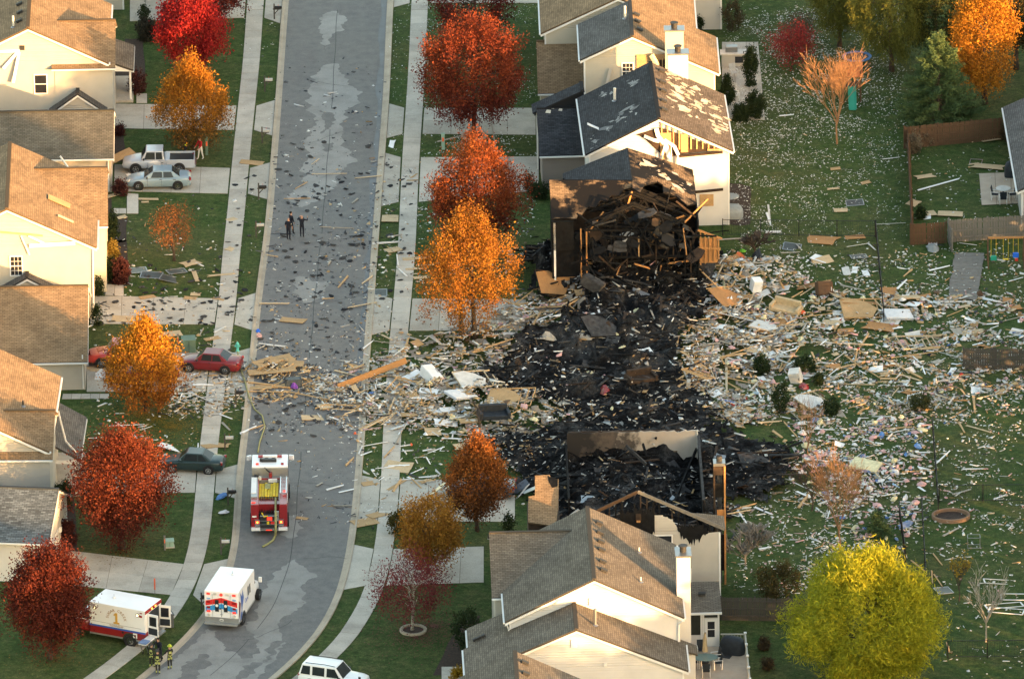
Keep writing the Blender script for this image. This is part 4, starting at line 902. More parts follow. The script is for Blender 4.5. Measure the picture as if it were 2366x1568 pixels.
# ---- burnt-out house with the open front (between white house and ash field)
H4=House('burnt_house','burnt-out house with charred roof and open front beside the golden tree',1460,436,7.6,1.2)
zc=7.45; yc=H4.L(1365,426,zc).y; zfc=lambda x,y: zc-.5*(yc-y)
zr4=lambda x,y:7.6-.44*abs(x)
z1=lambda u,v:(862.6+u*.3646,v*.3646)
def roof_piece(h,zf,pts,mat,name='roof_slope',t=.12):
    P=[h.on(*z1(*p),zf) for p in pts]; return MB().slab(P,t).obj(name,mat,h.root)
roof_piece(H4,zr4,[(1610,935),(1640,1140),(1200,1138),(1200,1100)],'roof_charcoal')
roof_piece(H4,zr4,[(1612,937),(1830,1008),(1800,1150),(1720,1170),(1690,1220),(1644,1190)],'roof_burnt')
roof_piece(H4,zr4,[(1832,1009),(2025,1075),(2045,1290),(1990,1300),(1920,1240),(1840,1215),(1835,1170),(1802,1150)],'roof_burnt')
roof_piece(H4,zfc,[(1115,1140),(1638,1142),(1640,1188),(1585,1200),(1560,1240),(1510,1236),(1478,1272),(1440,1268),(1408,1312),(1360,1310),(1322,1362),(1300,1355),(1286,1388),(1210,1380),(1130,1388)],'roof_burnt')
R4=H4.root; zl=yc-3.0
MB().bb(-4.7,4.7,7.4,7.5,0,5.6).obj('wall','char',R4); MB().bb(-5.75,-5.6,zl+.2,yc+1,0,5.8).obj('wall','char',R4); MB().bb(-5.72,-4.2,zl+.1,zl+.25,3.6,5.8).obj('wall','char',R4)
MB().bb(4.6,4.7,-1,7.4,0,5.4).obj('wall','char',R4); MB().bb(-5.5,4.6,-1.2,7.3,2.75,2.95).obj('upper_floor','char',R4)
MB().bb(-5.5,4.6,4.0,4.12,0,5.6).obj('inner_wall','char_brown',R4)
MB().bb(-5.62,-5.48,zl+.1,zl+.24,0,5.7).obj('corner_post','white_vinyl',R4)
rg=random.Random(4)
for i in range(22):
    x=-4.1+i*.41; MB().bb(x-.045,x+.045,zl+.3+rg.uniform(0,.2),zl+.4+rg.uniform(.0,.2),rg.choice((0,2.9)),rg.uniform(3.2,5.5)).obj('burnt_stud',rg.choice(('char','char','char_brown','lumber')),R4) if rg.random()<.75 else None
for i in range(12):   # exposed roof trusses
    y=-2.4+i*.62; xa=rg.uniform(-3.6,-1.2); xb=rg.uniform(1.6,4.4); zt=7.25-.02*i-rg.choice((0,0,.3,.9))
    b=MB(); b.beam((xa,y,zt-.44*abs(xa)),(0,y,zt),.06,.14); b.beam((0,y,zt),(xb,y,zt-.44*xb),.06,.14); b.beam((xa,y,5.5+rg.uniform(-.9,.1)),(xb,y,5.5+rg.uniform(-1.2,.1)),.06,.14)
    for s in (-1,1): b.beam((s*1.3,y,5.5),(s*.9,y,zt-.5),.05,.09); b.beam((s*.9,y,zt-.5),(0,y,5.5),.05,.09)
    b.obj('roof_truss',rg.choice(('char','char','char','char_brown')),R4)
for i in range(120):
    x=rg.uniform(-4,4.6); y=rg.uniform(-3.0,1.5); z=rg.uniform(1.2,5.8); a=rg.uniform(-1,1); L=rg.uniform(.8,2.6); d=Vector((rg.uniform(-1,1),rg.uniform(-.5,.5),rg.uniform(-.9,.9))).normalized()*L
    MB().beam((x,y,z),(x+d.x,y+d.y,max(.2,z+d.z)),.06,.12).obj('fallen_joist',rg.choice(('char','char','char','char','char_brown','char_grey','char','osb_orange')),R4)  # the orange pick paints joists that catch sunlight
# framing at garden side and left porch opening; its orange paints low sunlight
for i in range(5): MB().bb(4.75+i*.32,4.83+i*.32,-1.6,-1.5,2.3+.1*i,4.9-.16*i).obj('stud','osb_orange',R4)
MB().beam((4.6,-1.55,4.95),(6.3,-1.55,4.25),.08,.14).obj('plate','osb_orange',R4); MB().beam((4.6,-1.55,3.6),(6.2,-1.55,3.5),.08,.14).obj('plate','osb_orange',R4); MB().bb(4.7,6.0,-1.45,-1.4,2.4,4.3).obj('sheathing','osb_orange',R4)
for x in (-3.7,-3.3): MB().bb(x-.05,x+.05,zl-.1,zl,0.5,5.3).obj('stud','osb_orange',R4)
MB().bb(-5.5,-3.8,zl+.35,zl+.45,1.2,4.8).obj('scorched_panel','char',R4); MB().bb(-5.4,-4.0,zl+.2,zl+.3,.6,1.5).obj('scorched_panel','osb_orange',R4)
for (u,v,w_,h_,a) in ((1463,541,.95,.75,.5),(1443,549,.45,.7,.35)):
    P=H4.L(u,v,3.7); o=MB().box((0,0,0),(w_,.05,h_)).obj('plaster_sheet','white_vinyl',R4); o.location=(P.x,P.y,3.7); o.rotation_euler=(-.5,-a,.25)
# collapsed dark roof plane leaning on the heap and half-burnt floor truss
zz=lambda u,v,z:H4.L(1900/1.623+u*.2214,850/1.623+v*.2214,z)
MB().slab([zz(1980,260,2.6),zz(2200,290,2.4),zz(2130,590,.7),zz(1930,570,.8)],.10).obj('roof_sheet','roof_charcoal',R4)
a=zz(1200,440,1.9); b_=zz(1960,345,2.5); tb=MB(); tb.beam(a,b_,.09,.12); tb.beam(a+Vector((0,0,.5)),b_+Vector((0,0,.42)),.09,.12)
for i in range(9): q=a.lerp(b_,i/8); q2=a.lerp(b_,min(1,(i+.5)/8)); tb.beam(q,q2+Vector((0,0,.46)),.05,.06)
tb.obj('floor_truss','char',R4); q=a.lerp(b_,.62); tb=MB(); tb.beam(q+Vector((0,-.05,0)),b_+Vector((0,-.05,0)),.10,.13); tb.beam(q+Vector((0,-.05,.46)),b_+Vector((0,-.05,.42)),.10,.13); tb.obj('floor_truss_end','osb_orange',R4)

# ---- burnt house behind the tan house: one gable standing
H2=House('gutted_house','gutted house with one tan gable wall standing and charred rafters',1473.6,1136.8,8.7,1.2)
R2=H2.root; zC=lambda u,v:(1047.4+u*.391,955+v*.391)
prof=[(-7,5.6),(-1.9,6.9),(-1.35,6.6),(-1.0,5.9),(-.1,5.3),(.55,6.1),(.8,7.1),(1.6,7.05),(2.3,6.75),(2.75,5.9),(3.1,6.2),(3.3,5.6),(4.4,5.6),(4.8,5.75),(5.55,5.75)]
top=lambda x: float(np.interp(x,[a for a,_ in prof],[b for _,b in prof]))-.15*abs(mnoise.noise(Vector((x*3,1,0))))
w=MB(); xs=np.linspace(-5.4,5.4,55); 
w.prism_y([(x,0) for x in (-5.4,5.4)]+[(x,top(x)-.12) for x in xs[::-1]],.02,.12); w.obj('wall','siding_tan',R2)
tag(siding_mesh(-5.4,5.4,0,top,0,dx=.11).obj('siding_boards','siding_tan',R2),kind='stuff')
MB().bb(5.34,5.46,-.06,.02,0,5.7).obj('corner_board','trim_white',R2)
for i in range(26):
    x=-5.2+i*.415; zt=8.6-.49*abs(x)-.15
    MB().bb(x-.045,x+.045,.16,.27,top(x)-1.2,zt if rg.random()<.8 else zt-rg.uniform(.3,1.2)).obj('burnt_stud',rg.choice(('char','char','char_brown')),R2)
MB().beam((0,.1,8.7),(5.75,.1,8.7-.49*5.75),.1,.22).obj('rake_rafter','wood_grey',R2); MB().beam((0,.1,8.7),(-3.2,.1,8.7-.49*3.2),.1,.22).obj('rake_rafter','char_brown',R2)
for (a,b_,z0,z1_) in ((-1.2,1.1,5.2,7.6),(2.6,4.6,5.3,6.4)): 
    w=MB(); kx=np.linspace(a,b_,26); w.prism_y([(x,z0+1.0*(abs(2*(x-a)/(b_-a)-1)**3)-.55*rg.random()**2) for x in kx]+[(x,min(z1_,8.4-.49*abs(x))-.5*rg.random()**2) for x in kx[::-1]],-.05,-.03); w.obj('scorch_patch','char',R2)
MB().bb(-.15,.2,-.16,-.06,6.75,7.2).obj('gable_vent','char_brown',R2); MB().bb(-.1,.15,-.17,-.07,6.6,6.75).obj('gable_vent','osb_orange',R2)
x_=H2.L(*zC(1235,755),5).x; window(H2,x_,HT(1418,955+752*.391),0,1.2,.62,1,1,sash=False); x_=H2.L(*zC(1387,980),4).x; window(H2,x_,HT(1420,955+980*.391),0,.62,1.1,2,2)
MB().slab([(3.2,.3,7.05),(5.8,.3,5.78),(5.8,2.6,5.78),(4.4,1.6,6.4)],.1).obj('roof_slope','roof_brown',R2)
MB().bb(5.3,5.4,.1,6,0,5.5).obj('wall','char_brown',R2); MB().bb(-5.4,-5.3,.1,9,0,4.2).obj('wall','char',R2)
# garden-side chimney frame
cy=H2.L(1657,1060,8.9).y; ch=MB().bb(5.2,6.0,cy-.45,cy+.45,8.55,8.75).obj('chimney_cap','metal_grey',R2); MB().cyl((5.6,cy,8.95),.2,.35,10).obj('flue','char_grey',ch)
for x in (5.25,5.95):
    for y in (-.4,.4): MB().bb(x-.06,x+.06,cy+y-.06,cy+y+.06,0,8.55).obj('chimney_post',('osb_orange' if x>5.5 else 'char_brown') if y<0 else 'char',R2)  # orange on the sun-facing corner post paints sunlight; the others stay charred
for z0,z1_,m_ in ((1.0,3.6,'char'),(4.4,5.4,'osb_orange'),(6.3,7.3,'char'),(7.9,8.5,'char_brown')): MB().bb(5.3,5.9,cy-.38,cy-.33,z0,z1_).obj('chimney_sheathing',m_,R2)
MB().tube([(5.6,cy,0),(5.6,cy,8.6)],.16,8).obj('flue_pipe','char_grey',R2)
# remaining front roof piece with scorched corner
zw=8.1; yw=H2.L(1262,1096,zw).y; zfw=lambda x,y: zw-.49*(yw-y)
P=[H2.on(u,v,zfw) for u,v in ((1236,1098),(1270,1096),(1276,1108),(1291,1106),(1290,1170),(1284,1214),(1220,1206),(1221,1146),(1236,1144))]
MB().slab(P,.14).obj('roof_slope','roof_tan',R2)
P=[H2.on(u,v,lambda x,y:zfw(x,y)+.03) for u,v in ((1266,1099),(1289,1106),(1288,1122),(1276,1126),(1268,1112))]; MB().slab(P,.02).obj('scorch_patch','char',R2)
a=H2.on(1221,1206,zfw); b_=H2.on(1284,1214,zfw); MB().bb(a.x,b_.x+.3,a.y+.2,a.y+3.6,0,a.z-.1).obj('wall','char_brown',R2)
MB().slab([(a.x-1.6,a.y-1.2,3.0),(b_.x+.6,a.y-1.2,3.0),(b_.x+.6,a.y+.2,3.6),(a.x-1.6,a.y+.2,3.6)],.12).obj('porch_roof','roof_charcoal',R2); MB().bb(a.x-1.4,b_.x+.4,a.y-.9,a.y+.1,0,2.95).obj('porch_wall','brick_brown',R2)
# ---- standing wall of the house in between
HW=House('ruined_walls','smoke-stained tan wall standing above the black ash of a destroyed house',1460,993,2.9,.6,cat='ruin')
RW=HW.root; xl=HW.L(1310,993,2.9).x; xr_=HW.L(1612,993,2.9).x
m,nt,n,l,p=_nodes('smoked_plaster'); ob=coord(n); sp=n.new('ShaderNodeSeparateXYZ'); l.new(ob,sp.inputs[0])
mr=n.new('ShaderNodeMapRange'); l.new(sp.outputs[0],mr.inputs[0]); mr.inputs[1].default_value=xl; mr.inputs[2].default_value=xr_
ad=n.new('ShaderNodeMath'); ad.operation='ADD'; l.new(mr.outputs[0],ad.inputs[0]); nn=n.new('ShaderNodeMath'); nn.operation='MULTIPLY_ADD'; l.new(noise(n,l,.8,5,.65,ob),nn.inputs[0]); nn.inputs[1].default_value=.9; nn.inputs[2].default_value=-.45; l.new(nn.outputs[0],ad.inputs[1])
l.new(ramp(n,l,ad.outputs[0],[(.12,(.015,.013,.012)),(.33,(.09,.07,.055)),(.44,(.05,.042,.036)),(.58,(.36,.31,.255)),(1,(.44,.385,.33))]),p.inputs['Base Color']); p.inputs['Roughness'].default_value=.9
kx=np.linspace(xl,xr_,40); MB().prism_y([(xl,0),(xr_,0)]+[(x,2.80-.22*max(0,mnoise.noise(Vector((x*1.7,4,0))))-.1*rg.random()**3) for x in kx[::-1]],0,.12).obj('wall','smoked_plaster',RW); MB().bb(xl+.1,xr_-1.2,.13,.2,2.72,2.8).obj('top_plate','char_brown',RW)
MB().bb(xr_,xr_+.12,-11.5,.1,0,2.4).obj('wall','char',RW); MB().bb(xr_-.03,xr_+.14,-11.5,.0,2.4,2.5).obj('top_plate','char_grey',RW); MB().bb(xr_-.06,xr_+.02,-.12,0,0,2.85).obj('post','plaster',RW)
MB().bb(xl-.12,xl,-9,.1,0,1.7).obj('wall','char',RW)
for (u0,v0,u1,v1,z0,z1_,m_) in ((1020,190,1140,300,2.6,1.6,'char_grey'),(1120,180,1145,260,2.2,1.6,'char'),(1130,420,1150,320,1.6,2.2,'char_grey'),(1290,560,1440,200,1.2,1.4,'char')):
    p0=HW.L(*zC(u0,v0),z0); p1=HW.L(*zC(u1,v1),z1_); MB().beam(p0,p1,.12,.22).obj('fallen_beam',m_,RW)

# ---- strips of the broken foundation of the middle house
fd=empty('foundation',G(1400,860),0,'broken concrete foundation strips of the vanished house in the black ash','foundation')
of=G(1400,860)
for (u0,v0,u1,v1,hh) in ((1045,893,1150,889,.2),(1390,915,1500,911,.25),(1590,905,1604,850,.2)):
    p0=G(u0,v0)-of; p1=G(u1,v1)-of; k=6
    for i in range(k):
        a=p0.lerp(p1,i/k+.01); c=p0.lerp(p1,(i+1)/k-.01); hz_=hh*rg.uniform(.3,1.3); a.z=c.z=hz_/2+.3; MB().beam(a,c,.24,hz_+.6).obj('foundation_block','char_grey' if i%3 else 'concrete',fd)

# torn charred sheathing hanging over the open front of the burnt house
for i in range(34):
    x=rg.uniform(-3.8,4.4); t_=7.3-.44*abs(x); o=MB().prism([(-.5,-.3),(.1,-.42),(.5,-.2),(.42,.3),(-.1,.38),(-.45,.25)],-.012,.012).obj('torn_sheathing',rg.choice(('char','char','char_brown','roof_charcoal','char_grey')),R4); s_=rg.uniform(.5,1.5); o.scale=(s_,s_*rg.uniform(.5,1.1),1)
    o.location=(x,rg.uniform(-3.0,-.4),t_-rg.uniform(.1,3.2)); o.rotation_euler=(rg.uniform(.2,1.6),rg.uniform(-.6,.6),rg.uniform(-1,1))
for i in range(14):
    x=rg.uniform(-3.8,4.4); MB().tube([(x,-2.9,rg.uniform(4.4,6.0)),(x+rg.uniform(-.5,.5),-3.1,rg.uniform(3,4.4)),(x+rg.uniform(-.8,.8),-3.0,rg.uniform(2.2,3))],.02,4).obj('hanging_wire','char',R4)
# ---------------------------------------------------------------- vehicles
def paint(name,c,coat=.6,rough=.35,metal=.0): return pm(name,c,rough,.04,1.0,metallic=metal,spec=.5,coat=coat)
paint('paint_silver',(.36,.40,.46),.7,.35,.0); paint('paint_silver_green',(.20,.28,.34),.7,.35,.0); paint('paint_red',(.42,.025,.018)); paint('paint_maroon',(.15,.008,.012),.4,.4); paint('paint_green',(.006,.024,.025),.35,.4); paint('paint_white',(.78,.78,.78)); paint('paint_slate',(.055,.065,.085)); paint('paint_engine_red',(.22,.008,.012)); paint('paint_blue',(.02,.09,.42)); paint('paint_sky',(.03,.28,.62)); paint('paint_bright_red',(.62,.02,.015)); paint('paint_gold',(.62,.36,.06)); paint('paint_brown_gold',(.36,.20,.08))
pm('windscreen',(.022,.028,.032),.10,.25,1.2,spec=.3); pm('plastic_black',(.02,.02,.022),.5,.1); pm('lamp_clear',(.55,.53,.48),.15,.1,spec=.6); pm('lamp_red_off',(.25,.01,.012),.2,.1,spec=.6); pm('treadplate',(.36,.36,.35),.4,.1,2,metallic=.7)
emit_mat('lamp_red_on',(1.0,.04,.015),.22,(.4,.02,.02)); emit_mat('lamp_amber_on',(1.0,.38,.05),.5,(.5,.2,.05)); emit_mat('lamp_white_on',(1.0,.75,.38),.5,(.8,.7,.5))
def wheel(parent,x,y,r,w=.22,rim='chrome',side=1):
    t=MB(); n=18; pr=[(r*.62,-w/2),(r*.94,-w/2),(r,-w*.3),(r,w*.3),(r*.94,w/2),(r*.62,w/2)]
    for i in range(len(pr)-1):
        for k in range(n):
            a,b=2*math.pi*k/n,2*math.pi*(k+1)/n
            t.poly([(pr[i][0]*math.cos(a),pr[i][1],pr[i][0]*math.sin(a)),(pr[i][0]*math.cos(b),pr[i][1],pr[i][0]*math.sin(b)),(pr[i+1][0]*math.cos(b),pr[i+1][1],pr[i+1][0]*math.sin(b)),(pr[i+1][0]*math.cos(a),pr[i+1][1],pr[i+1][0]*math.sin(a))])
    o=t.obj('wheel','tyre',parent,smooth=True); o.location=(x,y,r)
    d=MB(); d.cyl((0,side*w*.18,0),r*.63,.03,16,'y')
    d.obj('wheel_disc','plastic_black',o); s=MB()
    for k in range(5):
        a=2*math.pi*k/5+.3; s.beam((r*.08*math.cos(a),side*w*.33,r*.08*math.sin(a)),(r*.6*math.cos(a),side*w*.33,r*.6*math.sin(a)),r*.22,.04)
    s.cyl((0,side*w*.34,0),r*.16,.05,10,'y'); 
    for k in range(16):
        a,b=2*math.pi*k/16,2*math.pi*(k+1)/16; s.beam((r*.6*math.cos(a),side*w*.35,r*.6*math.sin(a)),(r*.6*math.cos(b),side*w*.35,r*.6*math.sin(b)),.05,.05)
    s.obj('rim',rim,o); return o
def hull(st,b=.22):
    """loft of body stations (x, top z, half width)"""
    m=MB(); rings=[]
    for x,h,w,bb in st:
        hb=h-bb
        half=[(0,bb),(w*.86,bb),(w*.97,bb+.10),(w,bb+hb*.45),(w*.985,bb+hb*.72),(w*.93,h-.05),(w*.80,h-.005),(w*.4,h+.02),(0,h+.028)]
        ring=[(x,y,z) for y,z in half]+[(x,-y,z) for y,z in half[-2:0:-1]]; rings.append(ring)
    n=len(rings[0]); vs=[p for r in rings for p in r]; fs=[]
    for i in range(len(rings)-1):
        for k in range(n): fs.append((i*n+k,(i+1)*n+k,(i+1)*n+(k+1)%n,i*n+(k+1)%n))
    fs.append(tuple(range(n))); fs.append(tuple(range((len(rings)-1)*n,len(rings)*n))[::-1]); m._add(vs,fs); return m
def cabin(root,col,zb,zt,xr0,xr1,xf1,xf0,wb,wt,wins,glass='windscreen'):
    """glasshouse: belt rectangle xr0..xf0 at zb, roof rectangle xr1..xf1 at zt; wins = side windows as fractions of belt"""
    c=MB(); B=[(xr0,-wb,zb),(xf0,-wb,zb),(xf0,wb,zb),(xr0,wb,zb)]; T=[(xr1,-wt,zt),(xf1,-wt,zt),(xf1,wt,zt),(xr1,wt,zt)]
    c._add(B+T,[(4,5,6,7),(0,1,5,4),(1,2,6,5),(2,3,7,6),(3,0,4,7),(3,2,1,0)]); c.obj('cabin',col,root,smooth=False,bevel=.05)
    def lerp3(a,b,t): return Vector(a).lerp(Vector(b),t)
    def pane(nm,bl,br,tr,tl,i=.07,off=.014):
        bl,br,tr,tl=map(Vector,(bl,br,tr,tl)); nrm=(br-bl).cross(tl-bl).normalized(); f=lambda s,t:(bl.lerp(br,s)).lerp(tl.lerp(tr,s),t)+nrm*off
        MB().poly([f(i,i*1.2),f(1-i,i*1.2),f(1-i,1-i*1.1),f(i,1-i*1.1)]).obj(nm,glass,root)
    pane('windshield',B[1],B[2],T[2],T[1]); pane('rear_window',B[3],B[0],T[0],T[3])
    for sgn in (-1,1):
        y0,y1=sgn*wb,sgn*wt
        for s0,s1 in wins:
            bx0,bx1=xr0+(xf0-xr0)*s0,xr0+(xf0-xr0)*s1; h0,h1=.10,.86
            def px(s,h): # keep inside the slanted ends
                lo=xr0+(xr1-xr0)*h+.10; hi=xf0+(xf1-xf0)*h-.10; return min(max(s,lo),hi)
            q=[(px(bx0,h0),h0),(px(bx1,h0),h0),(px(bx1,h1),h1),(px(bx0,h1),h1)]
            off=Vector((0,sgn*.016,.004)); P=[Vector((x,y0+(y1-y0)*h,zb+(zt-zb)*h))+off for x,h in q]
            MB().poly(P if sgn<0 else P[::-1]).obj('side_window',glass,root)
def car(name,label,u,v,heading,col,kind='sedan',L=4.7,W=1.76,group=None,lit=False,cat='car'):
    base=G(u,v); root=empty(name,base+Vector((0,0,.02)),math.radians(heading),label,cat,group); w=W/2; h=L/2
    if kind in ('sedan','coupe'):
        st=[(-h,.62,w*.72,.36),(-h+.06,.86,w*.86,.26),(-h+.35,.95,w*.95,.22),(-h+.9,.97,w*.99,.2),(-.3,.92,w,.2),(h-1.35,.90,w*.99,.2),(h-.75,.82,w*.97,.2),(h-.3,.72,w*.90,.22),(h-.08,.62,w*.78,.26),(h,.52,w*.62,.36)]
        hull(st).obj('body',col,root,smooth=True)
        cabin(root,col,.88,1.40,-h+.72,-h+1.45,.35,h-1.28,w*.90,w*.70,((.20,.47),(.50,.80)) if kind=='sedan' else ((.16,.40),(.44,.82)))
        wx=(h-.92,-h+.98); r=.31
    elif kind=='suv':
        st=[(-h,.9,w*.86,.4),(-h+.08,1.05,w*.96,.34),(-.4,1.06,w,.32),(h-1.3,1.05,w,.32),(h-.4,.99,w*.97,.34),(h-.05,.9,w*.9,.38),(h,.8,w*.85,.42)]
        hull(st).obj('body',col,root,smooth=True)
        cabin(root,col,1.0,1.74,-h+.05,-h+.28,h-1.85,h-1.25,w*.93,w*.78,((.05,.26),(.31,.58),(.63,.92)))
        for s in (-1,1): MB().tube([(-h+.5,s*w*.68,1.80),(-.4,s*w*.68,1.83),(.35,s*w*.68,1.78)],.025,6).obj('roof_rail','plastic_black',root)
        wx=(h-.85,-h+.9); r=.36
    elif kind=='pickup':
        st=[(-.15,1.02,w*.98,.34),(h-1.25,1.02,w*.99,.34),(h-.6,.96,w*.97,.34),(h-.12,.86,w*.90,.36),(h,.72,w*.80,.42)]
        hull(st).obj('body',col,root,smooth=True)
        cabin(root,col,1.0,1.66,-.42,-.32,.92,h-1.32,w*.92,w*.76,((.08,.36),(.40,.84)))
        bd=MB(); bd.bb(-h+.02,-.48,-w,-w+.08,.40,1.04); bd.bb(-h+.02,-.48,w-.08,w,.40,1.04); bd.bb(-h+.02,-h+.10,-w+.08,w-.08,.46,1.02); bd.bb(-.55,-.48,-w+.08,w-.08,.4,1.06); bd.obj('bed',col,root,bevel=.02)
        MB().bb(-h+.1,-.55,-w+.08,w-.08,.84,.90).obj('bed_liner','plastic_black',root)
        MB().bb(-h-.08,-h+.02,-w*.95,w*.95,.42,.58).obj('rear_bumper','chrome',root,bevel=.02)
        MB().bb(-.8,-.1,-w*.96,w*.96,.34,1.0).obj('cab_lower',col,root)
        wx=(h-.95,-h+1.15); r=.36
    for x in wx:
        for s in (-1,1):
            a=MB(); a.cyl((x,s*(w-.05),r+.02),r+.075,.13,20,'y'); a.obj('wheel_arch','plastic_black',root); wheel(root,x,s*(w-.045),r,.2,side=s)
    for s in (-1,1):
        MB().box((h-.16,s*w*.66,.66),(.30,.34,.13),(0,.25,s*-.45)).obj('headlight','lamp_clear',root,bevel=.03)
        MB().box((-h+.10,s*w*.76,.80 if kind!='suv' else .98),(.14,.26,.20 if kind!='pickup' else .34),(0,0,s*.3)).obj('taillight','lamp_red_off',root,bevel=.02)
        mz=.99 if kind in('sedan','coupe') else 1.12; MB().box((h-1.55 if kind!='suv' else h-1.5,s*(w+.08),mz),(.12,.2,.12)).obj('mirror','plastic_black' if kind!='coupe' else col,root,bevel=.02)
        for dx in ((-.15,-1.15) if kind=='sedan' else (-.25,)):
            MB().bb(dx-.09,dx+.09,s*w-.02 if s>0 else s*w-.012,s*w+.012 if s>0 else s*w+.02,.80,.83).obj('door_handle','plastic_black',root)
        for dx in ((-1.25,-.22,.80) if kind=='sedan' else (-.55,.80)):
            MB().bb(dx-.008,dx+.008,s*w*.995-.006,s*w*.995+.006,.35,.84).obj('door_seam','plastic_black',root)
    MB().bb(h-.02,h+.015,-.35,.35,.44,.58).obj('grille','plastic_black',root)
    return root
sp=car('pickup_truck','silver pickup truck parked at the olive-roofed garage',368,391,180,'paint_silver','pickup',5.28,1.82,cat='pickup')
s1=car('sedan','pale silver sedan parked beside the silver pickup',367,430,180.5,'paint_silver_green','sedan',4.76,1.76)
rp=car('pickup_truck','old red pickup truck with smashed front beside the tan-roofed garage',291,839,180,'paint_red','pickup',5.3,1.95,cat='pickup')
car('sedan','dark red sedan half hidden under the yellow-orange tree',338,876,183,'paint_maroon','sedan',4.6,1.75)
car('sedan','maroon sedan with dented roof parked on the debris-covered drive',486,853,167,'paint_maroon','sedan',4.5,1.72)
car('coupe','dark green two-door coupe parked at the kerb end of the drive',446,1084,170,'paint_green','coupe',4.44,1.7)
sv=car('white_suv','white sport utility vehicle with striped flag at the bottom edge',772,1588,-21,'paint_white','suv',4.45,1.82)
wr=car('wrecked_car','crushed slate-blue car behind the orange-tipped tree',1112,1142,175,'paint_slate','sedan',4.7,1.78)
for o in wr.children:
    if o.name.startswith('cabin'): o.scale=(1,.95,.9); o.rotation_euler=(.08,.03,0); o.location=(0,0,.1)
for k,(dx,dy,a) in enumerate(((2.6,-.6,.4),(3.3,.2,-.2),(-2.9,.5,.6),(2.9,.9,.9))):
    o=MB().box((0,0,0),(1.3,.6,.04)).obj('torn_panel','metal_grey' if k%2 else 'paint_slate',wr); o.location=(-dx,dy,.35+.1*k); o.rotation_euler=(.4*k-.5,.5,a)
o=MB().box((0,0,0),(.5,.5,.03)).obj('dent','lamp_red_off',rp); o.location=(1.75,-.1,1.03); o.rotation_euler=(.0,.1,.3)
for k in range(6): 
    o=MB().beam((0,0,0),(.5-.1*k,.3,.2*(k%3)),.08,.1).obj('engine_wreck','char' if k%2 else 'char_grey',rp); o.location=(2.5,-.6+.2*k,.4+.08*k)
MB().bb(-.22,.22,-.012,.012,-.1,.1).obj('door_emblem','plastic_black',sv).location=(.55,-.925,.78)
fp=MB().tube([(0,0,0),(0,0,.75)],.012,5).obj('flag_pole','trim_white',sv); fp.location=(2.05,-.7,.9)
for k in range(5): MB().box((.10,0,.02+.045*k-.25),(.34,.012,.043),(0,.5,0)).obj('flag_stripe','paint_bright_red' if k%2==0 else 'white_vinyl',fp)
MB().bb(-.05,.12,-.012,.012,.2,.45).obj('flag_canton','cover_navy',fp)

# ---- fire engine seen from behind
p=(G(624.5,1234)+G(624.5,1138))/2; fe=empty('fire_engine',p,math.radians(90.0),'red and white fire engine with yellow hose bed and glowing rear lights','fire engine')
h=3.72; w=1.22      # local x = forward
def fb(nm,x0,x1,y0,y1,z0,z1,mt,bv=.0,par=None): return MB().bb(x0,x1,y0,y1,z0,z1).obj(nm,mt,par or fe,bevel=bv)
fb('chassis',-h,h+.4,-.9,.9,.35,.7,'plastic_black')
fb('cab',1.55,h,-w,w,.6,2.55,'paint_engine_red',.05); fb('cab_roof',1.5,h-.1,-w,w,2.55,2.85,'paint_white',.06)
fb('cab_rear_panel',1.38,1.5,-w,w,.9,2.75,'treadplate'); fb('front_bumper',h,h+.45,-w,w,.5,.85,'chrome',.04)
MB().bb(h-.03,h+.02,-1.05,1.05,1.5,2.4).obj('windshield','windscreen',fe)
for s in (-1,1):
    fb('side_window',2.0,3.3,s*w-.012,s*w+.012,1.5,2.3,'windscreen')
    m_=MB().box((h+.05,s*(w+.22),2.55),(.16,.34,.34),(0,.0,s*.5)).obj('mirror','paint_white',fe,bevel=.03)
lb=fb('light_bar',3.0,3.2,-.75,.75,2.86,2.98,'white_vinyl',.03)
for s in (-.65,.65): fb('light_lens',2.98,3.22,s-.16,s+.16,2.87,3.0,'lamp_red_off',.02,lb)
for s in (-.24,.24): MB().cyl((2.78,s,2.87),.15,.05,12).obj('roof_horn','plastic_black',fe)
fb('air_conditioner',2.2,2.55,-.45,.55,2.85,3.02,'plastic_black',.04); fb('roof_antenna',2.3,2.5,.55,.7,2.85,3.05,'plastic_black')
for s,mt in ((-.85,'lamp_red_off'),(.85,'lamp_red_on')): fb('beacon',1.75,1.9,s-.1,s+.1,2.85,2.96,mt,.02)
fb('pump_house',.85,1.38,-w,w,.6,2.1,'treadplate'); fb('body_left',-h+.1,.85,.72,w,.55,2.2,'paint_engine_red',.02); fb('body_right',-h+.1,.85,-w,-.72,.55,2.2,'paint_engine_red',.02)
fb('body_cap_left',-h+1.2,.9,.80,w+.01,2.2,2.3,'treadplate'); fb('hose_bed_floor',-h+1.0,.85,-.72,.72,.55,1.85,'paint_engine_red')
for z in (1.0,1.9): fb('pump_rail',.95,1.05,-.85,.85,z+.2,z+.28,'paint_engine_red')
dg=fb('deck_gun',1.0,1.2,-.15,.05,2.1,2.55,'paint_engine_red'); MB().tube([(1.1,-.05,2.5),(1.5,.35,2.75)],.05,6).obj('gun_barrel','plastic_black',dg)
MB().cyl((1.0,.72,2.2),.16,.22,12).obj('air_bottle','pipe_white',fe); fb('gauge_panel',.75,.9,-.5,.1,1.95,2.2,'trim_white',.02); fb('speaker_box',.9,1.15,.75,1.05,2.1,2.4,'plastic_black',.02)
pm('hose_yellow',(.66,.46,.03),.7,.2,3,bump=.4,bscale=8); pm('hose_green',(.30,.28,.12),.85,.2,4)
hz=MB()
for i in range(7): hz.bb(-1.75,.55,-.60+i*.19,-.60+i*.19+.17,1.85,2.02+.05*math.sin(i*2))
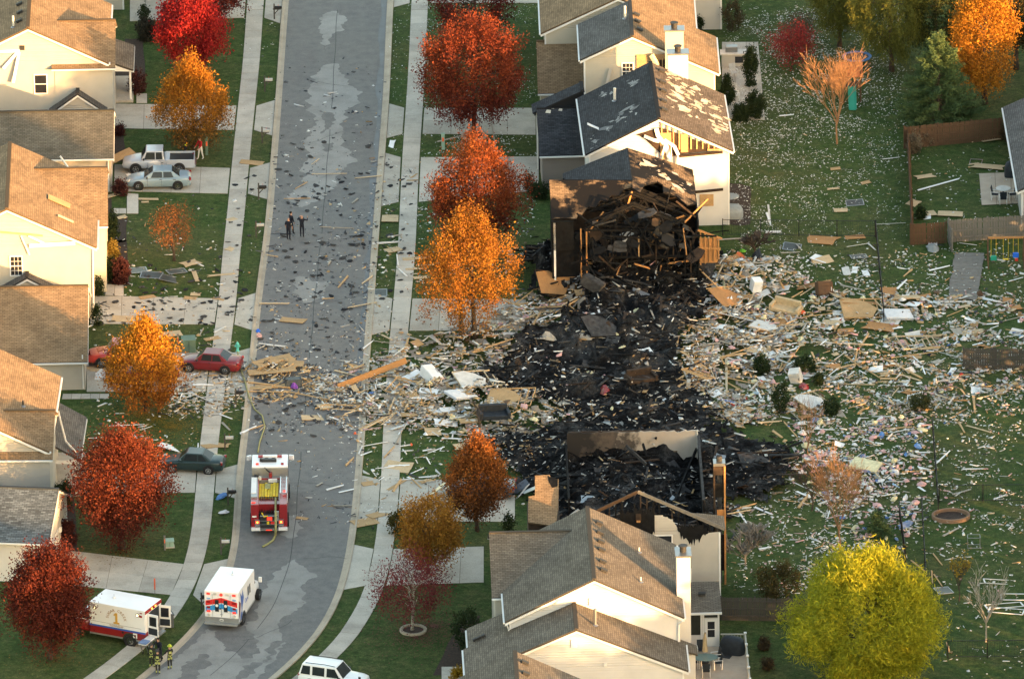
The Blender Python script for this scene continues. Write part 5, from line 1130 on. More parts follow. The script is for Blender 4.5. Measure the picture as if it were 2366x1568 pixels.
hz.obj('hose_cover','hose_yellow',fe,bevel=.02)
fb('cover_patch',-.6,.35,-.05,.3,2.06,2.09,'hose_green')
nt_=MB()
for i in range(9): nt_.beam((-1.8,-.6+i*.15,2.0),(-3.0,-.62+i*.155,1.25),.04,.04)
for i in range(6): nt_.beam((-1.85-.2*i,-.65,1.97-.125*i),(-1.85-.2*i,.65,1.97-.125*i),.04,.04)
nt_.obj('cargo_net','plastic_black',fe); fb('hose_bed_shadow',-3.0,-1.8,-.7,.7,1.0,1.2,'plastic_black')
ld=MB()
for s in (-1,1): ld.bb(-2.2,.75,-.95+s*.2-.03,-.95+s*.2+.03,2.36,2.44)
for i in range(12): ld.bb(-2.1+i*.24,-2.06+i*.24,-1.15,-.75,2.38,2.42)
ld.obj('ladder','chrome',fe)
fb('left_panel_white',-1.9,.85,w-.34,w+.012,2.3,2.33,'trim_white'); fb('side_strip',-h+.6,.9,-w-.02,-w+.0,2.1,2.3,'trim_white')
# rear face
for s in (-1,1):
    fb('rear_panel',-h+.02,-h+.1,min(s*.7,s*w),max(s*.7,s*w),.55,2.15,'paint_engine_red'); fb('tail_step',-h-.28,-h+.05,min(s*.62,s*w),max(s*.62,s*w),.42,.58,'trim_white',.02)
    fb('brake_light',-h-.03,-h+.03,s*.80-.13,s*.80+.13,.85,1.05,'lamp_red_on'); fb('turn_light',-h-.03,-h+.03,s*1.1-.09,s*1.1+.09,.68,.98,'lamp_red_off'); fb('light_bezel',-h-.02,-h+.01,s*.80-.17,s*.80+.17,.66,1.15,'chrome')
    MB().cyl((-h+.02,s*.80,.95),.075,.12,10,'x').obj('lamp_core','lamp_amber_on',fe)
fb('warning_light',-h+.35,-h+.5,w-.30,w-.04,2.0,2.25,'lamp_red_on',.03); fb('warning_light',-1.9,-1.75,-w+.05,-w+.30,2.3,2.42,'lamp_red_on',.03); fb('warning_light',-h+.03,-h+.08,.86,1.12,1.55,1.85,'lamp_red_on',.02)
fb('plate_white',-h-.0,-h+.015,.86,1.14,1.30,1.42,'trim_white'); fb('rear_opening',-h+.02,-h+.5,-.62,.62,.62,1.35,'plastic_black'); fb('rear_platform',-h-.25,-h+.1,-.62,.62,.42,.52,'treadplate'); fb('platform_edge',-h-.27,-h-.25,-.18,.22,.44,.5,'lamp_red_on')
for z in (.75,1.02,1.36): fb('rear_rail',-h-.04,-h+.02,-.6,.6,z,z+.05,'chrome')
fb('tool_red',-h-.02,-h+.1,-.2,.15,1.08,1.3,'lamp_red_on'); fb('tool_green',-h-.0,-h+.1,.2,.45,.78,1.0,'paint_green'); fb('tool_yellow',-h-.0,-h+.1,.0,.16,.78,1.0,'hose_yellow'); fb('tool_red_box',-h-.0,-h+.1,-.35,-.1,.78,1.0,'paint_bright_red'); fb('pump_panel',-h+.0,-h+.12,-.66,-.36,1.05,1.7,'treadplate')
MB().tube([(-h+.3,.5,1.5),(-h-.02,.35,1.35),(-h-.05,.1,1.42)],.05,6).obj('short_hose','hose_yellow',fe)
for x in (-h+1.5,h-1.0):
    for s in (-1,1): wheel(fe,x,s*(w-.06),.5,.3,side=s)
pA=G(640,1183,1.5); MB().tube([G(637,1150,2.0),G(637,1185,1.6)+Vector((0,-.2,0)),G(637,1222,.7)+Vector((0,-.4,0)),G(636,1236,.1),G(630,1248,.09),G(618,1256,.08),G(607,1262,.08)],.075,8).obj('supply_hose','hose_green',None,smooth=True); tag(bpy.data.objects['supply_hose'],'flat green hose trailing from the back of the fire engine','hose')
tag(MB().tube([G(596,1044,.08),G(600,1020,.08),G(612,985,.08),G(606,960,.08),G(588,945,.08),G(575,915,.10),G(566,880,.12),G(552,840,.14),G(549,812,.4)],.05,8).obj('supply_hose','hose_green',None,smooth=True),'green hose running from hydrant to the front of the fire engine','hose')

# ---- ambulances
def ambulance(name,label,loc,heading,style):
    r=empty(name,loc,math.radians(heading),label,'ambulance'); Lb=4.15; w=1.17
    B=lambda nm,x0,x1,y0,y1,z0,z1,mt,bv=0,par=None: MB().bb(x0,x1,y0,y1,z0,z1).obj(nm,mt,par or r,bevel=bv)
    lo='paint_white' if style=='blue' else 'paint_engine_red'
    B('box_body',0,Lb,-w,w,1.12,2.72,'paint_white',.05); B('box_lower',.0,Lb,-w+.01,w-.01,.48,1.12,lo,.03)
    # cab
    st=[(Lb,1.35,w*.86,.42),(Lb+1.0,1.30,w*.86,.42),(Lb+1.7,1.18,w*.84,.42),(Lb+2.05,1.0,w*.74,.46),(Lb+2.12,.8,w*.65,.5)]
    hull(st).obj('cab_body',lo if style!='blue' else 'paint_white',r,smooth=True)
    cabin(r,'paint_white',1.25,2.0,Lb-.1,Lb,Lb+.65,Lb+1.15,w*.82,w*.70,((.15,.85),))
    for s in (-1,1): MB().box((Lb+1.0,s*(w+.12),1.55),(.14,.22,.36)).obj('mirror','paint_white',r,bevel=.03)
    for x in (1.15,Lb+1.15):
        for s in (-1,1):
            wheel(r,x,s*(w-.08),.39,.26,'chrome',s)
            if x<2: 
                a=MB(); 
                for k in range(10):
                    t0,t1=math.pi*k/10,math.pi*(k+1)/10; a.beam((x+.52*math.cos(t0),s*(w+.005),.42+.52*math.sin(t0)),(x+.52*math.cos(t1),s*(w+.005),.42+.52*math.sin(t1)),.05,.06)
                a.obj('wheel_trim','chrome',r); MB().cyl((x,s*(w-.02),.42),.49,.06,18,'y').obj('wheel_well','plastic_black',r)
    B('rear_step',-.32,0,-w*.96,w*.96,.40,.52,'treadplate',.02); B('kick_plate',-.02,0,-w,w,.52,.86,'treadplate')
    for s in (-1,1): B('skirt',.0,Lb,s*w-.015 if s>0 else s*w-.005,s*w+.005 if s>0 else s*w+.015,.44,.56,'treadplate')
    MB().cyl((2.9,0,2.78),.10,.05,10).obj('roof_vent','trim_white',r); MB().tube([(2.9,0,2.8),(2.9,0,3.0)],.01,4).obj('antenna','plastic_black',r)
    return r,B
pr_=G(513,1453); ab,B=ambulance('ambulance','white ambulance with red and blue chevrons parked on the road',pr_,90-14,'blue')
w=1.17
def rear(nm,y0,y1,z0,z1,mt,d=.0,bv=.01): return MB().bb(-.03-d,-.004-d,y0,y1,z0,z1).obj(nm,mt,ab,bevel=bv)
def chevron(nm,z,hh,mt,d):
    b=MB(); pts=[(-w*.93,z-.28),(0,z+.0),(w*.93,z-.28)]
    for (ya,za),(yb,zb_) in ((pts[0],pts[1]),(pts[1],pts[2])):
        q=[(-.022-d,ya,za),(-.022-d,yb,zb_),(-.022-d,yb,zb_+hh),(-.022-d,ya,za+hh)]; b._add(q+[(-.005,p_[1],p_[2]) for p_ in q],[(3,2,1,0),(4,5,6,7),(0,1,5,4),(1,2,6,5),(2,3,7,6),(3,0,4,7)])
    b.obj(nm,mt,ab)
chevron('red_chevron',1.92,.36,'paint_bright_red',.0); chevron('blue_chevron',1.50,.34,'paint_sky',.0)
for s in (-.30,.30):
    dw=rear('door_window',s-.13,s+.13,1.28,2.12,'glass_dark',.03); MB().cyl((-.07,s,1.72),.10,.012,14,'x').obj('window_emblem','trim_white',dw)
rear('door_gap',-.012,.012,.9,2.2,'plastic_black',.0); rear('door_gap',-.62,-.60,.9,2.5,'metal_grey'); rear('door_gap',.60,.62,.9,2.5,'metal_grey')
for s in (-1,1):
    for z,mt in ((2.52,'lamp_red_on'),(1.95,'lamp_red_off'),(1.55,'lamp_red_off'),(1.28,'lamp_red_on')): rear('warning_light',s*.88-.12,s*.88+.12,z-.075,z+.075,mt,.03)
    MB().cyl((-.04,s*.86,1.0),.10,.06,12,'x').obj('backup_light','lamp_clear',ab); rear('flood_light',s*.42-.12,s*.42+.12,2.45,2.6,'lamp_clear',.03); rear('unit_lettering',s*.88-.13,s*.88+.13,2.17,2.21,'paint_sky',.0,0); rear('unit_lettering',s*.88-.10,s*.88+.10,2.11,2.14,'paint_sky',.0,0)
MB().cyl((-.05,0,2.5),.11,.08,12,'x').obj('warning_light','lamp_red_on',ab); rear('latch',.02,.12,1.45,1.53,'cover_navy',.02); rear('handle',-.1,.1,1.06,1.1,'metal_grey',.02); rear('licence_plate',-.13,.13,.62,.76,'trim_white',.03); rear('plate_text',-.08,.08,.67,.71,'cover_navy',.06,0)
# right side stripes (blue sweep, red field) and windows, as thin film on the side
def side_film(nm,pts,mt,off=.012):
    MB().poly([(x,-w-off,z) for x,z in pts]).obj(nm,mt,ab)
side_film('blue_sweep',[(.25,.6),(.55,.6),(.75,1.2),(.45,2.55),(.9,2.1),(1.0,2.6),(1.35,1.9),(.95,1.3),(.85,.8),(.5,.55)],'paint_blue'); side_film('red_field',[(.04,.75),(.30,1.1),(.55,1.75),(.10,2.1)],'paint_maroon',.016)
side_film('blue_patch',[(.3,.62),(.62,.62),(.8,1.05),(.6,1.1)],'paint_blue',.02)
for x in (2.3,2.75): side_film('side_window',[(x,1.55),(x+.26,1.55),(x+.26,2.2),(x,2.2)],'glass_dark',.02)
def lettering(txt,par,size,loc,rot,mt,name='lettering',ext=.004):
    cu=bpy.data.curves.new('txt','FONT'); cu.body=txt; cu.size=size; cu.extrude=ext; cu.align_x='CENTER'; cu.align_y='CENTER'
    o=bpy.data.objects.new('txt',cu); COL.objects.link(o); dg=bpy.context.evaluated_depsgraph_get(); me=bpy.data.meshes.new_from_object(o.evaluated_get(dg)); bpy.data.objects.remove(o)
    me.materials.clear(); q=link_mesh(name,me,mt,par); q.location=loc; q.rotation_euler=rot; return q
lettering('Care',ab,.42,(2.0,-w-.015,1.45),(math.pi/2,0,0),'paint_blue')
cg=(G(243,1357,2.72)+G(360,1380,2.72)+G(329,1413,2.72)+G(224,1390,2.72))/4; hd=154; fw=Vector((math.cos(math.radians(hd)),math.sin(math.radians(hd)),0))
pt=Vector((cg.x,cg.y,0))-fw*2.08
at,B=ambulance('ambulance','white over red township ambulance with open rear doors on the lawn',pt,hd,'red')
sd=1 # the camera sees the +y side of this one
B('blue_band',.0,4.15,w-.005,w+.012,1.04,1.16,'paint_blue'); B('seam',.3,4.1,w-.004,w+.008,1.38,1.40,'metal_grey')
for x in (.55,3.75): 
    MB().cyl((x,w+.02,2.35),.13,.05,14,'y').obj('flood_light','plastic_black',at); MB().cyl((x,w+.05,2.35),.085,.04,12,'y').obj('lamp_core','lamp_white_on',at)
B('warning_light',.22,.42,w,w+.04,2.22,2.36,'lamp_red_off',.01); B('warning_light',.2,.38,w,w+.04,2.5,2.56,'lamp_red_off',.01); B('side_badge',.62,.92,w,w+.015,.66,1.0,'trim_white',.01); B('badge_mark',.70,.84,w+.012,w+.02,.74,.9,'paint_maroon'); B('fuel_cap',1.62,1.76,w,w+.015,.84,.98,'plastic_black',.02)
one=MB(); one.bb(2.06,2.22,w+.004,w+.024,1.52,2.22); one.bb(1.92,2.36,w+.004,w+.024,1.44,1.56); one.prism_y([(2.22,2.22),(2.36,2.06),(2.30,2.0),(2.20,2.06)],w+.004,w+.024); one.obj('number','paint_gold',at)
def arc_text(txt,rad,cx,cz,a0,a1,size):
    n=len(txt)
    for i,ch in enumerate(txt):
        if ch==' ': continue
        a=a0+(a1-a0)*i/(n-1); q=lettering(ch,at,size,(cx+rad*math.cos(math.pi-a)*-1,w+.018,cz+rad*math.sin(a)),(0,0,0),'paint_brown_gold','letter')
        q.rotation_euler=(Matrix.Rotation(math.pi,3,'Z')@Matrix.Rotation(math.pi/2,3,'X')@Matrix.Rotation(math.pi/2-a,3,'Z')).to_euler()
arc_text('SUGAR CREEK',.66,2.15,1.74,math.radians(8),math.radians(172),.27)
lettering('TOWNSHIP',at,.2,(2.15,w+.02,1.27),(math.pi/2,0,math.pi),'paint_brown_gold')
# open rear doors, dark doorway, lights above
B('doorway',-.02,.0,-.78,.78,.9,2.4,'cover_navy')
for s,ang in ((1,100),(-1,105)):
    d=MB().bb(0,.78,-.03,.03,.86,2.42).obj('rear_door','paint_white' if s>0 else 'trim_white',at); d.location=(-.03,s*.80,0); d.rotation_euler=(0,0,math.radians(180-(ang-90)*s*.6) if s>0 else math.radians(180+12))
    MB().bb(.12,.66,-.045,.045,1.6,2.25).obj('door_window','glass_dark',d); MB().bb(.05,.73,-.05,.05,.98,1.45).obj('door_panel','cover_navy',d)
for y in (-.25,.25): MB().cyl((-.05,y,2.58),.07,.06,10,'x').obj('rear_light','lamp_amber_on',at)
B('rear_rail',-.03,0,-w,w,2.46,2.7,'lamp_red_off')
# ---------------------------------------------------------------- people
pm('skin',(.42,.24,.16),.6,.08,6); pm('uniform_navy',(.010,.012,.022),.85,.25,6); pm('turnout_black',(.018,.018,.018),.85,.25,6); pm('band_yellow',(.34,.36,.12),.5,.1,6); pm('shirt_red',(.42,.015,.02),.8,.1,6); pm('trousers_white',(.55,.54,.50),.85,.1,6); pm('vest_orange',(.85,.28,.02),.7,.1,5); pm('jeans_dark',(.02,.022,.035),.85,.2,6); pm('hair_dark',(.012,.010,.009),.7,.2,8); pm('helmet_lime',(.34,.40,.02),.4,.1,4); pm('boot',(.012,.012,.012),.6,.1); pm('band_lime',(.45,.75,.05),.6,.1)
def person(label,u,v,face,regions,arms=((.22,.05,-.0),(.22,.05,-.0)),stride=.0,hat=None,hair=True,height=1.78,bands=None,lean=.0,hips=0):
    """one continuous skinned figure; face = direction it looks (degrees), arms = ((elbow x,y,z),...) style tuples (reach forward, out, lift)"""
    root=empty('person',G(u,v),math.radians(face-90),label,'person')   # local +y is forward
    s=height/1.78; V=[];E=[];R=[];reg=[]
    def add(p,r,par=None,rg=None,ry=None):
        V.append((p[0]*s,p[1]*s,p[2]*s)); R.append((r*s,(ry or r)*s))
        if par is not None: E.append((par,len(V)-1)); reg.append(rg)
        return len(V)-1
    L=lean
    pel=add((0,0,.96),.155,None,None,.115); sp=add((0,L*.15,1.14),.145,pel,'torso',.105); ch=add((0,L*.35,1.36),.17,sp,'torso',.115); nk=add((0,L*.45,1.50),.062,ch,'torso'); hd=add((0,L*.5+.01,1.60),.078,nk,'head',.088); tp=add((0,L*.5+.005,1.71),.075,hd,'head',.086); add((0,L*.5+.105,1.62),.016,hd,'head')
    for sx,(fwd,out,lift) in ((-1,arms[0]),(1,arms[1])):
        sh=add((sx*.185,L*.35,1.42),.07,ch,'arm'); el=add((sx*(.215+out),L*.3+fwd*.45,1.14+lift*.55),.050,sh,'arm'); wr_=add((sx*(.20+out*.6),L*.3+fwd*1.25,.93+lift*1.25+fwd*.25),.034,el,'forearm')
        d=Vector(V[wr_])-Vector(V[el]); d.normalize(); pm_=Vector(V[wr_])/s+d*.07; pa=add(pm_,.036,wr_,'hand',.022)
        side=d.cross(Vector((sx*1.0,0,0)));  side=side.normalized() if side.length>1e-3 else Vector((0,1,0))
        for k,ln in ((-1.5,.075),(-.5,.09),(.5,.085),(1.5,.065)):
            q=pm_+side*k*.018+d*.03; f1=add(q,.011,pa,'hand'); add(q+d*ln+Vector((-sx*.02,0,0)),.009,f1,'hand')
        t=add(pm_-d*.03+side*.035,.012,pa,'hand'); add(pm_+d*.02+side*.06,.010,t,'hand')
    for sx in (-1,1):
        st=stride*sx; hp=add((sx*.095,0,.90),.098,pel,'leg'); kn=add((sx*.10,st*.35+.02,.50),.068,hp,'leg'); an=add((sx*.10,st*.75,.10),.045,kn,'leg'); add((sx*.11,st*.75+.15,.045),.042,an,'boot',.035)
    me=bpy.data.meshes.new('body'); me.from_pydata(V,E,[]); o=bpy.data.objects.new('body',me); COL.objects.link(o)
    mod=o.modifiers.new('s','SKIN'); 
    for i,d in enumerate(me.skin_vertices[0].data): d.radius=R[i]; d.use_root=(i==0)
    mod.branch_smoothing=.3; o.modifiers.new('b','SUBSURF').levels=1
    dg=bpy.context.evaluated_depsgraph_get(); m2=bpy.data.meshes.new_from_object(o.evaluated_get(dg)); bpy.data.objects.remove(o)
    names=[]; 
    for k in regions.values():
        if k not in names: names.append(k)
    bn=[]
    if bands:
        if bands[0] not in names: names.append(bands[0])
    SV=[np.array(q) for q in V]; A=np.array([V[a] for a,_ in E]); Bv=np.array([V[b] for _,b in E]); AB=Bv-A; den=(AB*AB).sum(1)
    m2.materials.clear()
    for k in names: m2.materials.append(M[k])
    for f in m2.polygons:
        c=np.array(f.center); t=np.clip(((c-A)*AB).sum(1)/den,0,1); dd=np.linalg.norm(A+AB*t[:,None]-c,axis=1); g=reg[int(dd.argmin())]
        if c[2]<.13*s: g='boot'
        k=regions[g]
        if bands and g in ('torso','leg','arm','forearm'):
            for gg,z0,z1 in bands[1]:
                if gg==g and z0*s<c[2]<z1*s: k=bands[0]
        f.material_index=names.index(k)
    m2.polygons.foreach_set('use_smooth',[True]*len(m2.polygons))
    b=bpy.data.objects.new('body',m2); COL.objects.link(b); b.parent=root
    hy=(L*.5+.0)*s; hz=1.66*s
    for sx in (-1,1): MB().box((sx*.032,hy+.085,hz-.01),(.022,.012,.012)).obj('eye','hair_dark',root)
    MB().box((0,hy+.083,hz-.085),(.05,.01,.012)).obj('mouth','shirt_red',root)
    for sx in (-1,1): MB().box((sx*.085,hy,hz-.02),(.016,.04,.06)).obj('ear','skin',root,bevel=.005)
    if hair: MB().lathe([(.088,-.03),(.098,.02),(.092,.07),(.06,.105),(.01,.115)],(0,hy-.015,hz),12).obj('hair' if hair!='cap' else 'cap','hair_dark',root,smooth=True)
    if hat:
        MB().lathe([(.165,-.0),(.17,.02),(.115,.035),(.112,.09),(.075,.135),(.01,.15)],(0,hy-.02,hz+.03),14).obj('helmet',hat,root,smooth=True)
        MB().box((0,hy-.16,hz+.035),(.18,.1,.02)).obj('helmet_brim',hat,root)
    return root
NAVY=dict(torso='uniform_navy',head='skin',arm='uniform_navy',forearm='uniform_navy',hand='skin',leg='uniform_navy',boot='boot'); NAVS=dict(NAVY,forearm='skin')
o1=person('bald officer in short-sleeved navy uniform on the road',667,555,60,NAVS,((.05,.05,0),(.10,.08,0)),hair=False)
MB().box((.26,.0,1.30),(.02,.07,.09)).obj('sleeve_patch','trim_white',o1)
person('officer with dark cap behind the bald officer on the road',673,541,35,NAVY,((.12,.02,0),(.1,.0,0)),hair='cap',stride=.15)
person('officer in dark jacket with raised elbows, rightmost on the road',698,549,75,NAVY,((.35,.16,.30),(.35,.16,.30)),hair=False)
rd=person('person in red shirt and white trousers walking under the orange-brown tree',464,368,215,dict(torso='shirt_red',head='skin',arm='shirt_red',forearm='shirt_red',hand='skin',leg='trousers_white',boot='trousers_white'),stride=.22,hair=True,lean=.1)
vp=person('person in orange safety vest behind the silver pickup',430,366,160,dict(torso='vest_orange',head='skin',arm='turnout_black',forearm='turnout_black',hand='skin',leg='jeans_dark',boot='boot'),bands=('band_lime',[('torso',1.08,1.14)]))
FIRE=dict(torso='turnout_black',head='skin',arm='turnout_black',forearm='turnout_black',hand='turnout_black',leg='turnout_black',boot='boot')
BND=('band_yellow',[('torso',.96,1.07),('torso',1.25,1.36),('forearm',.92,1.06),('leg',.13,.27),('leg',.78,.88)])
person('firefighter with grey helmet seen from behind, middle of the group',365,1557,80,FIRE,((.22,.1,.0),(.22,.1,.0)),hat='char_grey',bands=BND)
person('firefighter in lime-yellow helmet at the kerb',393,1546,120,FIRE,((.3,.06,.05),(.3,.06,.05)),hat='helmet_lime',bands=BND)
person('firefighter partly hidden at the left of the group',351,1542,60,FIRE,((.25,.05,0),(.3,.05,.1)),hat='char_grey',bands=BND,stride=.12)
person('paramedic in dark jacket bending over the stretcher',370,1527,235,dict(NAVY),((.32,.1,.1),(.32,.1,.1)),hair=True,lean=.35)
# ---------------------------------------------------------------- street furniture and garden things
pm('mailbox_black',(.015,.015,.016),.5,.1); pm('mailbox_white',(.42,.42,.40),.5,.1); pm('hydrant_teal',(.10,.48,.42),.5,.1); pm('utility_green',(.10,.16,.12),.6,.15,2); pm('utility_pale',(.26,.38,.30),.6,.1,2); pm('bin_grey',(.07,.08,.085),.6,.15,2); pm('marker_orange',(.75,.14,.06),.6,.1)
pm('plastic_purple',(.22,.07,.36),.6,.1); pm('plastic_blue',(.02,.13,.62),.5,.1); pm('plastic_teal',(.02,.28,.20),.5,.1); pm('slide_green',(.03,.25,.17),.5,.1); pm('canvas_orange',(.42,.12,.045),.9,.15,4); pm('canvas_blue',(.10,.22,.48),.8,.2,4); pm('plastic_lime',(.20,.55,.05),.6,.1); pm('cloth_white',(.62,.62,.62),.9,.1,4,bump=.5,bscale=5); pm('cloth_blue',(.16,.22,.36),.9,.2,4,bump=.5,bscale=5)
def mailbox(label,u,v,rz=0,post='wood_dark',box='mailbox_black',tilt=0):
    r=empty('mailbox',G(u,v),math.radians(rz),label,'mailbox'); r.rotation_euler=(tilt,0,math.radians(rz))
    MB().bb(-.05,.05,-.05,.05,0,1.25).obj('post',post,r); MB().beam((-.1,0,.82),(.5,0,.82),.08,.08).obj('arm',post,r); MB().beam((.03,0,.45),(.33,0,.8),.06,.06).obj('brace',post,r)
    b=MB(); pr=[(-.09,0),(.09,0),(.09,.12),(.06,.18),(0,.20),(-.06,.18),(-.09,.12)]; b.prism_x(pr,.05,.58); o=b.obj('box',box,r); o.location=(0,0,.87); MB().bb(.58,.60,-.08,.08,.88,1.05).obj('box_door','metal_grey',r); MB().bb(.3,.32,.09,.10,.95,1.15).obj('flag','paint_bright_red',r)
for lb,u,v,b in (('black mailbox at the top of the left verge',634,45,'mailbox_black'),('pale mailbox on the left verge beside the crimson maple',612,212,'mailbox_white'),('white mailbox near the apron of the upper left drive',606,330,'mailbox_white'),('black mailbox on the left verge beside the silver cars',598,460,'mailbox_black'),
   ('grey mailbox on the left verge level with the officers',592,548,'mailbox_white'),('black mailbox with tall post amid lumber on the left verge',545,935,'mailbox_black'),('grey mailbox on the left verge above the green coupe',520,1040,'mailbox_white'),('black mailbox on the left verge beside the fire engine',527,1165,'mailbox_black'),('pale mailbox on the left verge below the fire engine',511,1280,'mailbox_white'),('black mailbox next to the chevron ambulance',466,1408,'mailbox_black')): mailbox(lb,u,v,0,box=b)
def pedestal(label,u,v,h_,w_=.2,mt='utility_green'):
    r=empty('utility_post',G(u,v),0,label,'utility post'); MB().bb(-w_/2,w_/2,-w_/2,w_/2,0,h_).obj('post',mt,r,bevel=.02); MB().bb(-w_/2-.015,w_/2+.015,-w_/2-.015,w_/2+.015,h_,h_+.05).obj('cap',mt,r)
    MB().bb(-w_*.3,w_*.3,-w_/2-.02,-w_/2,h_*.55,h_*.8).obj('sign_plate','marker_orange',r)
pedestal('small grey utility post by the driveway of the red round tree',381,1270,1.0,.12,'wood_grey'); pedestal('grey-green utility post on the right lawn by the stone ring',1024,345,1.2,.25,'utility_pale'); pedestal('green utility post right of the person in red',478,358,1.35,.2,'utility_green'); pedestal('grey utility post beside the green transformer box',412,810,1.2,.14,'wood_grey')
def transformer(label,u,v,mt,sz=(1.0,.9,.8)):
    r=empty('transformer_box',G(u,v),.1,label,'transformer'); x,y,z=sz
    MB().bb(-x/2,x/2,-y/2,y/2,.06,z).obj('cabinet',mt,r,bevel=.03); MB().bb(-x/2-.05,x/2+.05,-y/2-.05,y/2+.05,0,.06).obj('pad','concrete',r); MB().slab([(-x/2-.03,-y/2-.03,z+.01),(x/2+.03,-y/2-.03,z+.01),(x/2+.03,y/2+.03,z+.08),(-x/2-.03,y/2+.03,z+.08)],.04).obj('lid',mt,r); MB().bb(-.01,.01,-y/2-.012,-y/2,.1,z-.05).obj('door_seam','plastic_black',r)
transformer('large green transformer box behind the maroon sedan',436,812,'utility_green',(.95,.8,1.0)); transformer('small pale green utility box below the red round tree',392,1262,'utility_pale',(.55,.45,.45))
r=empty('fire_hydrant',G(549,812),0,'teal fire hydrant with hose on the left verge','hydrant'); MB().lathe([(.14,0),(.14,.06),(.10,.08),(.10,.5),(.14,.52),(.12,.62),(.05,.72),(.03,.76)],n=12).obj('barrel','hydrant_teal',r,smooth=True)
for a in (0,math.pi): MB().cyl((.14*math.cos(a),0,.42),.06,.12,10,'x').obj('outlet','hydrant_teal',r)
r=empty('wheelie_bin',G(390,1448),math.radians(20),'dark wheeled bin with light lid on the verge behind the township ambulance','bin'); MB().prism([(-.28,-.3),(.28,-.3),(.28,.3),(-.28,.3)],.05,.95).obj('bin_body','bin_grey',r,bevel=.04); MB().box((0,.0,1.0),(.62,.7,.07),(.1,0,0)).obj('lid','bin_grey',r,bevel=.02); MB().box((0,-.05,1.05),(.4,.3,.03),(.1,0,0)).obj('rubbish','cloth_white',r)
for s in (-.25,.25): MB().cyl((s,.3,.1),.1,.05,10,'x').obj('wheel','tyre',r)
r=empty('tipped_bin',G(678,892),math.radians(10),'grey wheeled bin lying on its side on the road','bin'); MB().prism_x([(-.32,.02),(.32,.02),(.30,.6),(-.30,.6)],-.55,.5).obj('bin_body','bin_grey',r,bevel=.04); MB().bb(.5,.57,-.34,.34,.0,.64).obj('lid','bin_grey',r,bevel=.02)
for s in (-.25,.25): MB().cyl((-.5,s,.55),.1,.05,10,'y').obj('wheel','tyre',r)
r=empty('marker_post',G(358,1372),0,'thin orange-red marker post at the edge of the lower left drive','marker'); MB().tube([(0,0,0),(0,0,1.0)],.02,6).obj('rod','wood_grey',r); MB().tube([(0,0,.35),(0,0,1.15)],.05,8).obj('sleeve','marker_orange',r)
# stretcher and cooler by the ambulance
r=empty('stretcher',G(343,1505),math.radians(64),'white and blue stretcher beside the firefighters','stretcher'); MB().bb(-.9,.9,-.28,.28,.82,.92).obj('mattress','cloth_white',r,bevel=.03); MB().bb(-.9,-.2,-.30,.30,.90,.96).obj('blanket','cloth_blue',r,bevel=.02)
for s in (-1,1):
    MB().beam((s*.75,-.2,.8),(s*.4,-.2,.1),.04).obj('leg','metal_grey',r); MB().beam((s*.75,.2,.8),(s*.4,.2,.1),.04).obj('leg','metal_grey',r)
    for t in (-.2,.2): MB().cyl((s*.4,t,.08),.08,.04,10,'y').obj('wheel','tyre',r)
r=empty('equipment_case',G(352,1465),math.radians(64),'teal equipment case with grey lid at the open ambulance doors','case'); MB().bb(-.5,.5,-.3,.3,.35,.75).obj('case_body','hydrant_teal',r,bevel=.03); MB().bb(-.52,.52,-.32,.32,.75,.86).obj('lid','cloth_white',r,bevel=.02); MB().bb(-.4,.4,-.25,.25,0,.35).obj('stand','metal_grey',r)
# ---------------------------------------------------------------- fences
def picket_fence(name,label,a,b,hgt,mt,sp=.15,pw=.135,rail_front=True,ragged=.04,seed=1,broken=0.0):
    A_,B_=Vector(a),Vector(b); d=B_-A_; L=d.length; ang=math.atan2(d.y,d.x); r=empty(name,A_,ang,label,'fence'); rg=random.Random(seed)
    base=[MB().prism_y([(-pw/2,0),(pw/2,0),(pw/2,hgt-.06),(pw*.25,hgt),(-pw*.25,hgt),(-pw/2,hgt-.06)],-.012,.012).mesh('picket') for _ in range(1)]
    for me in base: me.materials.append(M[mt])
    n=int(L/sp)
    for i in range(n):
        if rg.random()<broken: continue
        o=bpy.data.objects.new('picket',base[0]); COL.objects.link(o); o.parent=r; o.location=((i+.5)*sp,rg.uniform(-.006,.006),rg.uniform(-ragged,0)); o.rotation_euler=(rg.gauss(0,.01),rg.gauss(0,.008),rg.gauss(0,.05))
    for z in (.35,hgt*.5,hgt-.3): MB().bb(0,L,-.06,-.015,z-.045,z+.045).obj('rail',mt,r)
    k=max(1,round(L/2.4))
    for i in range(k+1): MB().bb(L*i/k-.05,L*i/k+.05,.02,.12,0,hgt+.03).obj('fence_post',mt,r)
picket_fence('picket_fence','brown picket fence behind the dry grass clumps',G(2090,344),G(2322,322),1.75,'wood_brown',.19,.17,seed=1)
picket_fence('picket_fence','brown picket fence seen edge-on beside the back lawn',G(2098,344),G(2108,566),1.6,'wood_brown',.24,.2,seed=2)
picket_fence('picket_fence','short brown picket fence left of the grey gate',G(2104,566),G(2186,562),1.65,'wood_brown',.19,.165,seed=3)
picket_fence('picket_fence','weathered grey fence behind the swing set',G(2192,560),G(2372,548),1.75,'wood_grey',.19,.17,seed=4)
picket_fence('picket_fence','open grey gate standing edge-on at the picket fence corner',G(2190,556),G(2198,582),1.75,'wood_grey',.16,.14,seed=5)
picket_fence('picket_fence','dark weathered fence at the right edge of the rubble',G(2226,853),G(2372,855),1.65,'wood_dark',.16,.14,seed=6,ragged=.1)
picket_fence('picket_fence','dark weathered fence between sunroom and willow',G(1666,1432),G(1900,1436),1.7,'wood_dark',.16,.145,seed=7,ragged=.06)
